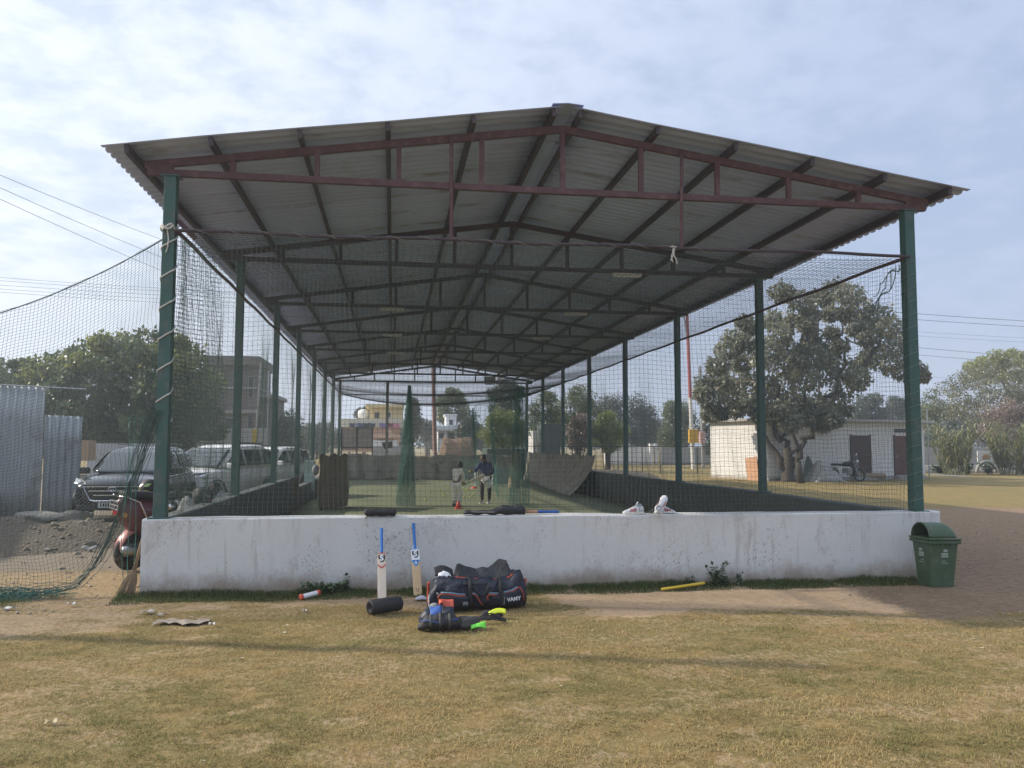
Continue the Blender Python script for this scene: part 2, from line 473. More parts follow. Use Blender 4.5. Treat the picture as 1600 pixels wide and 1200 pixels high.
# worn scuffs in the lawn
scuff = smooth01((fnoise(GX*.8, GY*1.5, 41, 4)-.50)/.20)*.42*smooth01((9-np.abs(GX))/3)*smooth01((2-GY)/2)
sandy = np.maximum(sandy, scuff)
park = smooth01((-5.6-GX)/.8)*smooth01((GY-1.2)/2)*smooth01((48-GY)/6)
green = smooth01((fnoise(GX*.45, GY*.7, 77, 4)-.42)/.3)
gme = np_mesh('ground', np.stack([GX, GY, GZ], -1).reshape(-1, 3),
              np.array([(j*len(gx)+i, j*len(gx)+i+1, (j+1)*len(gx)+i+1, (j+1)*len(gx)+i) for j in range(len(gy)-1) for i in range(len(gx)-1)]))
ca = gme.color_attributes.new('mask', 'FLOAT_COLOR', 'POINT')
cd = np.ones((GX.size, 4), np.float32)
cd[:, 0] = sandy.ravel(); cd[:, 1] = path.ravel(); cd[:, 2] = park.ravel(); cd[:, 3] = green.ravel()
ca.data.foreach_set('color', cd.ravel())
mg, t, b = nodes_of('dry_lawn_and_bare_earth'); c = worldco(t)
at = N(t, 'ShaderNodeAttribute', attribute_name='mask'); sp = N(t, 'ShaderNodeSeparateColor'); t.links.new(at.outputs['Color'], sp.inputs[0])
nA = noise(t, c, 2.2, 8, .68, .3); nB = noise(t, scaled(t, c, (1, .6, 1)), 24, 6, .7); nC = noise(t, c, 90, 3, .6)
grass = mixc_(t, mrange(t, nA, .36, .64), (.27, .185, .075), (.175, .15, .055))
grass = mixc_(t, mth(t, 'MULTIPLY', mrange(t, at.outputs['Alpha'], .3, .9), .4), grass, (.165, .155, .06))
grass = mixc_(t, mrange(t, nB, .42, .68, 0, .7), grass, (.36, .27, .13))
grass = mixc_(t, mrange(t, nC, .5, .75, 0, .5), grass, (.10, .085, .035))
sand = mixc_(t, nA, (.38, .265, .165), (.53, .39, .255)); nD = noise(t, scaled(t, c, (1, 1.6, 1)), 7.5, 8, .72, .5)
sand = mixc_(t, mrange(t, nD, .46, .66, 0, .75), sand, (.30, .21, .125)); sand = mixc_(t, mrange(t, nB, .5, .75, 0, .6), sand, (.24, .165, .095))
earth = mixc_(t, nA, (.23, .155, .095), (.37, .265, .175)); earth = mixc_(t, mrange(t, nD, .44, .64, 0, .7), earth, (.17, .115, .07)); earth = mixc_(t, mrange(t, nB, .48, .72, 0, .7), earth, (.12, .085, .06))
lot = mixc_(t, nA, (.19, .155, .115), (.32, .265, .205)); lot = mixc_(t, mrange(t, nB, .5, .75, 0, .6), lot, (.16, .13, .10))
def masked(v): return mrange(t, mth(t, 'ADD', v, mth(t, 'MULTIPLY', mth(t, 'SUBTRACT', nB, .5), 1.5)), .30, .72)
col = mixc_(t, masked(sp.outputs[0]), grass, sand)
col = mixc_(t, masked(sp.outputs[1]), col, earth)
col = mixc_(t, masked(sp.outputs[2]), col, lot)
put(t, b.inputs['Base Color'], col); b.inputs['Roughness'].default_value = .95; b.inputs['Specular IOR Level'].default_value = .15
put(t, b.inputs['Normal'], bump(t, mth(t, 'ADD', mth(t, 'ADD', mth(t, 'MULTIPLY', nB, .7), mth(t, 'MULTIPLY', nC, .3)), mth(t, 'MULTIPLY', nD, .55)), .9, .05))
set_props(link_mesh('ground', gme, mg, smooth=True), kind='structure')

# artificial turf of the two lanes
YB = 35.78
mt_, t, b = nodes_of('green_artificial_turf'); c = worldco(t)
col = mixc_(t, noise(t, c, .8, 6, .6, .3), (.115, .14, .075), (.20, .215, .115))
col = mixc_(t, mrange(t, noise(t, c, 40, 3), .5, .7, 0, .35), col, (.06, .085, .04))
put(t, b.inputs['Base Color'], col); b.inputs['Roughness'].default_value = .95; put(t, b.inputs['Normal'], bump(t, noise(t, c, 60, 3), .5, .01))
mb = MB(); mb.grid(lambda u, v: (-5.1+10.2*u, .1+YB*v, .012+.006*math.sin(u*9)*math.sin(v*40)), 12, 60)
set_props(mb.build('turf_floor', mt_), kind='structure')

# ---------------------------------------------------------------- low walls
def wall_mesh(a, b_, z0, z1, thick, seg=40, seed=1, rough=.012, end_round=True):
    """plaster wall from a to b (plan) with slightly uneven faces and top"""
    a, b_ = np.array(a, float), np.array(b_, float); d = nrm(b_-a); n = np.array([-d[1], d[0]]); L = np.linalg.norm(b_-a)
    rings = []
    for i in range(seg+1):
        s = i/seg; p = a+d*L*s; w = thick/2
        r = []
        prof = [(-w, z0), (-w, z0+(z1-z0)*.33), (-w, z0+(z1-z0)*.66), (-w, z1-.02), (-w+.02, z1), (w-.02, z1), (w, z1-.02), (w, z0)]
        for k, (o, z) in enumerate(prof):
            j = (fnoise(s*L*1.7+k*3.1, k*1.3+seed, seed, 3)-.5)*2*rough
            q = p+n*(o+j); r.append((q[0], q[1], z+(fnoise(s*L*1.1, seed*3.0, seed+5, 3)-.5)*rough*(1.6 if z > .5 else 0)))
        rings.append(r)
    m_ = MB(); m_.loft(rings); return m_
wl_, wr_ = -5.46, 5.56
fw_ = wall_mesh((wr_, 0), (wl_, 0), -.12, .965, .28, 90, 1, .017)
set_props(fw_.build('low_wall', m_wall), 'white limewashed low wall across the front of the cricket nets', 'wall')
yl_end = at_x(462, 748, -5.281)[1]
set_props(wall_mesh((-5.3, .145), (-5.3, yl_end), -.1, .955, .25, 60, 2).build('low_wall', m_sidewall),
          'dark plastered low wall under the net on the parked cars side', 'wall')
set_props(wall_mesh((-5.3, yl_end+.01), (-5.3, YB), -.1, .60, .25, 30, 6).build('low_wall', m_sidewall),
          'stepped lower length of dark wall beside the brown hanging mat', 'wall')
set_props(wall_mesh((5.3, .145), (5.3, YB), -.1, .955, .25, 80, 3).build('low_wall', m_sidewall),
          'dark low wall along the side of the nets towards the big tree', 'wall')
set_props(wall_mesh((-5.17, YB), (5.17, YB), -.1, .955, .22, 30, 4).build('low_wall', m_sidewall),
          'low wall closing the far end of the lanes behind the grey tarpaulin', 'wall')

# ---------------------------------------------------------------- the shed
S = 5.1117; PX = 5.2767; ZT = 5.43
RZ, EZ, RW, Y0R, Y1R = 6.585, 5.689, 6.054, -.40, YB+.5
def roof_z(x): return RZ-(RZ-EZ)*abs(x)/RW
shed = thing('cricket_shed', 'long open shed with corrugated gable roof on green posts over the lanes', 'shed', (0, 0, 0))
for sgn in (-1, 1):
    pitch = .205; n = int((Y1R-Y0R)/pitch); ys, zs = [], []
    for i in range(n):
        y = Y0R+i*pitch
        for dy, dz in ((0, 0), (.09, 0), (.115, .032), (.18, .032)): ys.append(y+dy); zs.append(dz)
    xs = np.array([.10, 1.2, 2.4, 3.6, 4.8, RW]); ys = np.array(ys); zs = np.array(zs)
    A = []
    for k, x in enumerate(xs):
        sag = (fnoise(ys*.25, np.full_like(ys, k*2.0+sgn), 9, 2)-.5)*.03
        A.append(np.stack([np.full_like(ys, sgn*x), ys, RZ-(RZ-EZ)*x/RW+zs+sag], -1))
    A = np.array(A); nx, ny = A.shape[:2]
    Fq = np.array([(i*ny+j, i*ny+j+1, (i+1)*ny+j+1, (i+1)*ny+j) for i in range(nx-1) for j in range(ny-1)])
    o = link_mesh('roof_sheet', np_mesh('roof_sheet', A.reshape(-1, 3), Fq), m_roof, shed, solid=.003)
mb = MB(); mb.loft([[(-.22, y, roof_z(.22)+.038), (0, y, RZ+.026), (.22, y, roof_z(.22)+.038), (.22, y, roof_z(.22)+.033), (0, y, RZ+.018), (-.22, y, roof_z(.22)+.033)] for y in np.linspace(Y0R-.02, Y1R+.02, 12)])
mb.build('ridge_cap', m_roof, shed)
PUR = [-5.75, -4.72, -3.6, -2.45, -1.3, -.19, .19, 1.3, 2.45, 3.6, 4.72, 5.75]
for x in PUR:
    mb = MB(); zc_ = roof_z(x)-.065; tilt = math.atan2(RZ-EZ, RW)*(1 if x < 0 else -1)
    mb.bar((x, Y0R+.04, zc_), (x, Y1R-.05, zc_), .055, .115, up=(-math.sin(tilt), 0, math.cos(tilt)))
    mb.build('purlin', m_steelred, shed)
ZB = 5.49
def topz(x): return roof_z(x)-.12-.05
STR = [-4.5, -3.4, -2.3, -1.15, 0.0, 1.15, 2.3, 3.4, 4.5]
for i in range(8):
    y = i*S; mb = MB()
    mb.bar((-5.56, y, ZB), (5.56, y, ZB), .075, .085)
    for s_ in (-1, 1):
        mb.bar((s_*5.62, y, topz(5.62)-.005), (0, y, topz(0)-.02), .07, .10, up=(0, 0, 1))
        mb.box((s_*5.42, y, ZB+.03), (.32, .062, .14))
    tr = mb.build('truss', m_red if i == 0 else m_steelred, shed)
    for x in STR:
        s2 = MB(); s2.bar((x, y, ZB+.0425), (x, y, topz(x)-.05), .07, .055, up=(0, 1, 0)); s2.build('strut', m_red if i == 0 else m_steelred, tr)
for i in range(8):
    for s_ in (-1, 1):
        base = .955 if (s_ > 0 or i*S < yl_end) else .6
        mb = MB(); w = .155 if i == 0 else .14
        mb.bar((s_*PX, i*S, base), (s_*PX, i*S, ZB-.0425), w, w, up=(0, 1, 0))
        p = mb.build('post', m_post, shed, bevel=.008)
        q = MB(); q.box((s_*PX, i*S, base+.012), (.26, .26, .02)); q.build('base_plate', m_post, p)
        q = MB(); q.box((s_*PX, i*S, ZB-.052), (.24, .2, .016)); q.build('cap_plate', m_post, p)
        if i == 0 and s_ < 0:
            q = MB(); q.bar((s_*PX+.09, .02, ZB-.62), (s_*PX+.30, .10, ZB-.85), .05, .05); q.build('bracket', m_red, p)
for s_ in (-1, 1):
    mb = MB(); mb.tube([(s_*(PX-.10), -.02+YB*k/40, 4.70+.012*math.sin(k*1.9)) for k in range(41)], .028, 8); mb.build('side_rail', m_red, shed)
mb = MB(); mb.tube([(-5.18+10.4*k/30, -.12, 4.69+.04*k/30+.012*math.sin(k*.8)) for k in range(31)], .024, 8); frail = mb.build('front_rail', m_steelred, shed)
mb = MB(); mb.tube([(-5.2, YB-.1, 4.72), (5.2, YB-.1, 4.72)], .028, 8); mb.build('back_rail', m_red, shed)
for px, y0, y1 in ((705, 228, 402), (1065, 238, 398)):
    a = at_y(px, y0, -.05); b_ = at_y(px, y1, -.12)
    mb = MB(); mb.tube([(a[0], -.055, topz(a[0])), (b_[0], -.12, 4.71)], .026, 8); mb.build('hanger_pipe', m_red, shed)
a = at_y(605, 650, YB)
mb = MB(); mb.bar((a[0], YB, .95), (a[0], YB, ZB-.045), .16, .16, up=(0, 1, 0)); mb.build('end_post', m_concrete, shed)

# tube lights slung under the trusses
for px, py, i, side, ordn in ((980, 433, 1, 'right', 'nearest'), (900, 492, 2, 'right', 'second'), (846, 530, 3, 'right', 'third'),
                              (612, 483, 2, 'left', 'nearest'), (613, 523, 3, 'left', 'second'), (618, 552, 4, 'left', 'third')):
    a = at_y(px, py, i*S-.06)
    tl = thing('tube_light', 'white tube light fixed under a truss, %s of the row on the %s slope' % (ordn, side), 'light', (a[0], i*S-.03, ZB-.09), 'tube lights under the shed roof')
    mb = MB(); mb.box((a[0], i*S-.03, ZB-.068), (.62, .09, .05)); mb.build('housing', m_white, tl, bevel=.006)
    mb = MB(); mb.tube([(a[0]-.29, i*S-.03, ZB-.11), (a[0]+.29, i*S-.03, ZB-.11)], .017, 10); mb.build('tube', m_white, tl)
a = at_y(765, 590, 6*S)
fl = thing('floodlight', 'boxy grey floodlight hanging from a truss near the far gable', 'light', (a[0], 6*S, ZB-.05))
mb = MB(); mb.box((a[0], 6*S-.06, ZB-.28), (.5, .12, .42)); mb.build('housing', m_steel, fl, bevel=.02)
mb = MB(); mb.bar((a[0]-.27, 6*S-.06, ZB-.28), (a[0]-.27, 6*S, ZB-.04), .03); mb.bar((a[0]+.27, 6*S-.06, ZB-.28), (a[0]+.27, 6*S, ZB-.04), .03); mb.build('bracket', m_steel, fl)
mb = MB(); mb.box((a[0], 6*S-.125, ZB-.28), (.42, .012, .34)); mb.build('lens', m_white, fl)

# ---------------------------------------------------------------- nets (every twine is a thin three-sided strand)
def strands(P, r):
    T = np.gradient(P, axis=1); T /= np.linalg.norm(T, axis=2, keepdims=True)+1e-12
    A = np.cross(T, np.array([.31, .52, .79])); A /= np.linalg.norm(A, axis=2, keepdims=True)+1e-12
    B = np.cross(T, A); L, Sg = P.shape[:2]
    V = np.stack([P+r*(math.cos(q)*A+math.sin(q)*B) for q in (0, 2*PI/3, 4*PI/3)], 2)
    idx = np.arange(L*Sg*3).reshape(L, Sg, 3)
    fs = [np.stack([idx[:, :-1, k], idx[:, :-1, (k+1) % 3], idx[:, 1:, (k+1) % 3], idx[:, 1:, k]], -1).reshape(-1, 4) for k in range(3)]
    return V.reshape(-1, 3), np.concatenate(fs)
def net(name, fn, nu, nv, su, sv, r, mat, label, cat='net', group=None, extra=None, jit=.0):
    u, v = np.meshgrid(np.linspace(0, 1, nu+1), np.linspace(0, 1, sv+1), indexing='ij')
    V1, F1 = strands(np.stack(fn(u, v), -1), r)
    v2, u2 = np.meshgrid(np.linspace(0, 1, nv+1), np.linspace(0, 1, su+1), indexing='ij')
    V2, F2 = strands(np.stack(fn(u2, v2), -1), r)
    Vs, Fs, n = [V1, V2], [F1, F2+len(V1)], len(V1)+len(V2)
    for P, rr in (extra or []):
        V_, F_ = strands(P, rr); Vs.append(V_); Fs.append(F_+n); n += len(V_)
    c0 = np.concatenate(Vs).min(0); V = np.concatenate(Vs)-c0
    o = link_mesh(name, np_mesh(name, V, np.concatenate(Fs)), mat); o.location = c0
    return set_props(o, label, cat, group)
def f_front(u, v):
    x = -5.17+10.36*u+.02*np.sin(9*v+14*u)+.007*np.sin(u*997)+.012*np.sin(37*u+13*v)
    zt = 4.69+.04*u-.03*np.abs(np.sin(u*26)); z = .97+(zt-.97)*(1-v)+.025*np.sin(u*40+v*5)*v*(1-v)*2
    return x, -.10+.05*np.sin(u*21+v*3)*v+.06*v*np.sin(u*6.0)+0*u, z
net('batting_net', f_front, 164, 58, 90, 22, .0020, m_netfront, 'faded green net hung from the red rail down to the white front wall')
def f_side(sg):
    def f(u, v):
        y = .05+(YB-.15)*u+.03*np.sin(v*8+u*90); z = 4.69-(4.69-.98)*v+.02*np.sin(u*180)*v
        return sg*(PX-.12)-sg*(.10*np.sin(u*44)*np.sin(v*PI)+.04*np.sin(u*170+v*7)*v), y, z
    return f
net('batting_net', f_side(1), 545, 57, 260, 14, .0018, m_net, 'green side net above the dark wall, in front of the big spreading tree')
net('batting_net', f_side(-1), 545, 57, 260, 14, .0016, m_net, 'green side net above the dark wall, in front of the white parked cars')
def f_ceil(u, v):
    x = -5.18+10.36*v; y = -.05+(YB-.05)*u
    sag = (4*v*(1-v))*(.10+.55*u*u)
    return x+.02*np.sin(u*90), y, 4.70-sag+.04*np.sin(u*38+v*4)*(4*v*(1-v))
net('ceiling_net', f_ceil, 330, 105, 150, 26, .0030, m_netceil, 'dark net stretched flat under the trusses, sagging towards the far end')
def f_back(u, v): return -5.15+10.3*u, YB-.12+.06*np.sin(u*25+v*3)-.1*v, 4.7-3.75*v+.02*np.sin(u*50)
net('batting_net', f_back, 150, 55, 60, 12, .0017, m_net, 'green net closing the far end of the shed above the grey tarpaulin')
# net gathered in folds beside the front left post
def f_gath(u, v):
    w = .10+.55*smooth01(u*1.0)*(.6+.5*v)
    return -5.16+w*u+.05*np.sin(u*60+v*6), .10+.16*u+.05*np.sin(u*47+v*9), 4.66-3.55*v-.12*u*(1-v)
net('gathered_net', f_gath, 46, 60, 40, 40, .0021, m_net, 'spare netting bunched in hanging folds beside the front post with the cord')
# outside net: rope from the front left post to the floodlight pole off to the left
NX0, NX1 = -5.32, -12.0
def ny(u): return -.02-.58*u
def ntop(u): return 4.62-4.9*u+3.9*u*u
e_px = [(250, 640), (232, 690), (212, 745), (193, 790), (172, 840), (150, 885), (120, 920), (60, 933)]
e_w = [at_y(x, y, -.05) for x, y in e_px]
eu = [(NX0-p[0])/(NX0-NX1) for p in e_w]; ez = [p[2] for p in e_w]
def nbot(u):
    return np.interp(u, [0]+eu+[1], [2.35]+[max(.02, q) for q in ez]+[.02])
def f_left(u, v):
    x = NX0+(NX1-NX0)*u; zt, zb = ntop(u), nbot(u); tt = 1-(1-v)**1.0
    z = zt+(zb-zt)*tt
    lean = .5*v*(1-v)*smooth01(u*3)
    return x-.35*v*(1-v)*smooth01(u*4)+.025*np.sin(v*31+u*20)*v, ny(u)+lean*.3+.10*np.sin(u*34+v*5)*v*.5, z+.02*np.sin(u*50+v*9)
rng = np.random.default_rng(5)
ropes = []
uu = np.linspace(0, 1, 70); ropes.append((np.stack([NX0+(NX1-NX0)*uu, ny(uu), ntop(uu)], -1)[None], .009))
ub = np.linspace(0, .42, 60)
for k in range(16):
    jx = np.cumsum(rng.normal(0, .012, 60)); jx -= jx.mean()
    jz = np.abs(np.cumsum(rng.normal(0, .012, 60)))*.8
    ropes.append((np.stack([NX0+(NX1-NX0)*ub+jx*.7+rng.normal(0, .02), ny(ub)+.1*np.sin(ub*34+5)*.5+rng.normal(0, .03, 1)+jx*.5, nbot(ub)+jz+.01], -1)[None], .004))
net('perimeter_net', f_left, 150, 88, 110, 60, .0021, m_net, 'slack green net hanging from a rope, dragging on the ground before the parked cars', extra=ropes)
# heap of loose net on the ground at the foot of it
P = []
for k in range(120):
    a0 = rng.uniform(-8.6, -6.5); q = np.linspace(0, 1, 26); w = rng.uniform(.3, 1.1)
    P.append(np.stack([a0+w*(q-.5)+.05*np.sin(q*17+k), -.12+.28*rng.random()*np.sin(q*5+k)+.05*np.sin(q*23+k*2)-.04*rng.random(), .012+.13*rng.random()*np.abs(np.sin(q*7+k))], -1))
V_, F_ = strands(np.array(P), .0032); c0 = V_.min(0)
o = link_mesh('fallen_net', np_mesh('fallen_net', V_-c0, F_), m_netteal); o.location = c0
set_props(o, 'crumpled heap of teal net lying on the grass edge under the slack net', 'net')
q = np.linspace(0, 1, 40)
P = [np.stack([-5.52-.06*k-.02*np.sin(q*9+k)-.05*np.sin(q*PI), -.06-.03*k+.02*np.sin(q*11), .02+2.25*(1-q)**1.3+.02*np.sin(q*13)], -1) for k in range(3)]
V_, F_ = strands(np.array(P), .005); c0 = V_.min(0)
o = link_mesh('net_strands', np_mesh('net_strands', V_-c0, F_), m_netteal); o.location = c0
set_props(o, 'loose green net strands hanging down to the end of the white wall', 'cord')
# lane divider, drawn together at its near end, and a second gathered curtain
XD = float(at_z(812, 792)[0])
def f_div(u, v): 
    y = 15.2+(YB-15.6)*u
    return XD+.25*np.sin(u*17+v*2)*(.4+.6*v)*.6, y, .06+(4.15-.5*u-.06)*(1-v)+.03*np.sin(u*60)
net('lane_divider_net', f_div, 190, 44, 80, 14, .0024, m_netteal, 'long green net dividing the lanes behind the coach')
def f_cur(xb, yb, w0, w1, zt, ph, fold, lean=0.0):
    def f(u, v):
        w = w0+(w1-w0)*np.clip(v, 0, 1)**.9
        return xb+lean*(1-v)+w*(u-.5)+.03*np.sin(u*70+v*6+ph), yb+fold*np.sin(u*44+ph)*(.3+.7*v)+.05*np.sin(v*12+u*9), .03+(zt-.03)*(1-v)-.12*np.sin(u*PI)*(1-v)*0+.02*np.sin(u*30)
    return f
xb = at_z(634, 791); xt = at_y(640, 603, xb[1])
net('gathered_net', f_cur(xb[0], xb[1], .05, .62, xt[2], 0, .20, xt[0]-xb[0]+.0), 105, 90, 90, 40, .0027, m_netteal, 'teal net curtain drawn to a point at the top, left of the batter')
xb = at_z(811, 791); xt = at_y(815, 604, xb[1])
net('gathered_net', f_cur(xb[0], xb[1], .25, .70, xt[2], 2, .16, .05), 80, 90, 70, 40, .0026, m_netteal, 'teal net curtain gathered in a bunch, right of the coach')

# cord wound round the front posts
def helix(x, y, z0, z1, turns, r, n=140):
    q = np.linspace(0, 1, n); th = q*turns*2*PI
    sq = r/np.maximum(np.abs(np.cos(th)), np.abs(np.sin(th))); sq = np.minimum(sq, r*1.25)
    return np.stack([x+sq*np.cos(th), y+sq*np.sin(th), z0+(z1-z0)*q], -1)
mb = MB(); mb.tube(helix(-PX, 0, 2.2, 4.75, 6.3, .088), .011, 6)
mb.tube([(-PX+.1*math.cos(k)*(1+.2*math.sin(3*k)), -.02+.1*math.sin(k)-.03, 4.74+.035*math.sin(k*2.7)) for k in np.linspace(0, 12, 60)], .012, 6)
mb.tube([(-PX-.02+.03*math.sin(q*3), -.1, 4.74-.34*q) for q in np.linspace(0, 1, 12)], .008, 6)
set_props(mb.build('lashing_cord', m_rope, smooth=True), 'pale cord wound in a spiral round the left front green post', 'cord')
mb = MB(); mb.tube(helix(PX, 0, 1.0, 4.7, 19, .088, 400), .0045, 5)
set_props(mb.build('lashing_cord', m_netpale, smooth=True), 'thin green cord wound many times round the right front post', 'cord')
mb = MB(); c_ = at_y(1052, 400, -.14)
for k in range(3): mb.tube([(c_[0]+.03*math.sin(k*2+q*4)+.02*(k-1), -.15, 4.74-.22*q-.02*k) for q in np.linspace(0, 1, 10)], .008, 6)
mb.tube([(c_[0]+.05*math.cos(q), -.12+.05*math.sin(q), 4.72) for q in np.linspace(0, 6.3, 14)], .009, 6)
set_props(mb.build('lashing_cord', m_rope), 'white cord knotted on the front rail below the right hanger pipe', 'cord')
mb = MB()
pts = [(-5.1+10.2*q+.0, -.12+.028*math.cos(q*150), 4.69+.04*q+.028*math.sin(q*150)+.012*math.sin(q*30*.8)) for q in np.linspace(0, .72, 1600)]
mb.tube(pts, .003, 4); set_props(mb.build('lashing_cord', M('dirty_cord', (.30, .28, .26), .9)), 'white cord lacing the net along the red front rail', 'cord')
mb = MB(); w0 = at_y(1408, 402, -.05)
for k in range(4):
    mb.tube([(5.1-.45*q+.05*math.sin(q*9+k*2), -.05+.02*k, 4.6-.9*q*(.5+.2*k)-.05*math.sin(q*15+k)) for q in np.linspace(0, 1, 24)], .007, 5)
set_props(mb.build('torn_net_strands', m_net), 'torn dark strands dangling inside the right front post', 'cord')

# floodlight pole, off to the left, that carries the slack net
pl = thing('net_pole', 'tall grey pole carrying the outer end of the slack net', 'pole', (-12.0, -.6, gz(-12, -.6)-.05))
mb = MB(); mb.tube([(-12, -.6, -.05), (-12, -.6, 7.9)], [.12, .09], 12); mb.build('shaft', m_concrete, pl)
mb = MB(); mb.bar((-12.35, -.6, 7.6), (-11.65, -.6, 7.6), .07); mb.build('crossarm', m_steel, pl)

# ---------------------------------------------------------------- tarpaulins and mats hung inside
m_tarp = M('grey_brown_tarpaulin', (.33, .30, .25), .85, var=.2, scale=3, dirt=(.13, .12, .10), dirt_amt=.5, dscale=2, bmp=.3, bscale=18, bdist=.02)
m_mat = M('brown_jute_mat', (.185, .15, .10), .9, var=.3, scale=3, dirt=(.10, .11, .08), dirt_amt=.5, dscale=1.6, bmp=.4, bscale=30, bdist=.01)
YT = 34.9
lft, rgt = at_y(542, 709, YT), at_y(812, 705, YT)
mb = MB(); mb.grid(lambda u, v: (lft[0]+(rgt[0]-lft[0])*u, YT+.09*math.sin(u*60+2*math.sin(u*13))*(.4+.6*v)+.15*math.sin(u*9), lft[2]-.02+.05*math.sin(u*25)*(1-v)-.05*math.sin(u*PI)*(1-v)+(.03-lft[2])*v+.05*math.sin(u*31)*v), 140, 14)
set_props(mb.build('tarpaulin', m_tarp, smooth=True, solid=.008), 'grey tarpaulin hung in folds right across the far end of the lanes', 'tarpaulin')
ya, yb_ = at_x(930, 712, 5.12)[1], YT
zt = at_x(930, 712, 5.12)[2]
bq = at_z(905, 783); bz = at_z(822, 765)
def f_rt(u, v):
    y = ya+(yb_-ya)*u; wav = .05*math.sin(u*58)*(1-.4*v)
    bx = bq[0]+(4.9-bq[0])*u; k = v**1.7
    return (5.12+(bx-5.12)*k+wav, y-.9*k*(1-u)*.3, zt+.04*math.sin(u*110)*(1-v)*(1-v)+(.06-zt)*v+.02*math.sin(u*33)*v)
mb = MB(); mb.grid(f_rt, 120, 14); set_props(mb.build('tarpaulin', m_tarp, smooth=True, solid=.008), 'grey tarpaulin with a gathered top flaring into the lane on the tree side', 'tarpaulin')
bl, br_ = at_z(497, 799), at_z(543, 792); zc2 = at_y(515, 711, bl[1])[2]
def f_lt(u, v):
    k = u; x = bl[0]+(br_[0]-bl[0])*k; y = bl[1]+(br_[1]-bl[1])*k
    return (x+.03*math.sin(v*7+u*3), y+.05*math.sin(u*15)+.04*math.sin(v*5+u*9), zc2+.04*math.sin(u*17)*(1-v)+(.02-zc2)*v)
mb = MB(); mb.grid(f_lt, 40, 16); set_props(mb.build('hanging_mat', m_mat, smooth=True, solid=.012), 'brown jute mat hung across the corner of the left lane', 'mat')

# ---------------------------------------------------------------- cricket kit in front of and on the wall
m_blueGrip = M('blue_rubber_grip', (.02, .17, .52), .5, var=.15, scale=30, bmp=.5, bscale=200)
m_paleWillow = M('pale_willow', (.66, .56, .44), .5, var=.08, scale=14)
m_willow = M('grained_willow', (.58, .40, .22), .42, var=.18, scale=9)
m_ink = M('black_print', (.012, .012, .014), .5)
m_redprint = M('red_print', (.55, .05, .06), .5)
m_blueprint = M('blue_print', (.03, .25, .62), .5)
m_whiteprint = M('white_print', (.78, .78, .78), .5)
m_navy = M('navy_nylon', (.012, .016, .032), .5, var=.3, scale=8, bmp=.8, bscale=9, bdist=.05)
m_charcoal = M('charcoal_nylon', (.024, .026, .03), .6, var=.3, scale=6, bmp=.7, bscale=8, bdist=.05)
m_orange = M('orange_piping', (.52, .085, .045), .5)
m_bluepipe = M('pale_blue_piping', (.16, .28, .38), .5)
m_fluo = M('fluorescent_yellow', (.62, .72, .03), .5)
m_lime = M('lime_green_fabric', (.16, .68, .06), .5)
m_gloves = M('grey_black_glove_leather', (.055, .052, .050), .7, var=.4, scale=18, bmp=.6, bscale=30, bdist=.01)
m_padblue = M('blue_pad_fabric', (.035, .10, .33), .6, var=.2, bmp=.3, bscale=20)

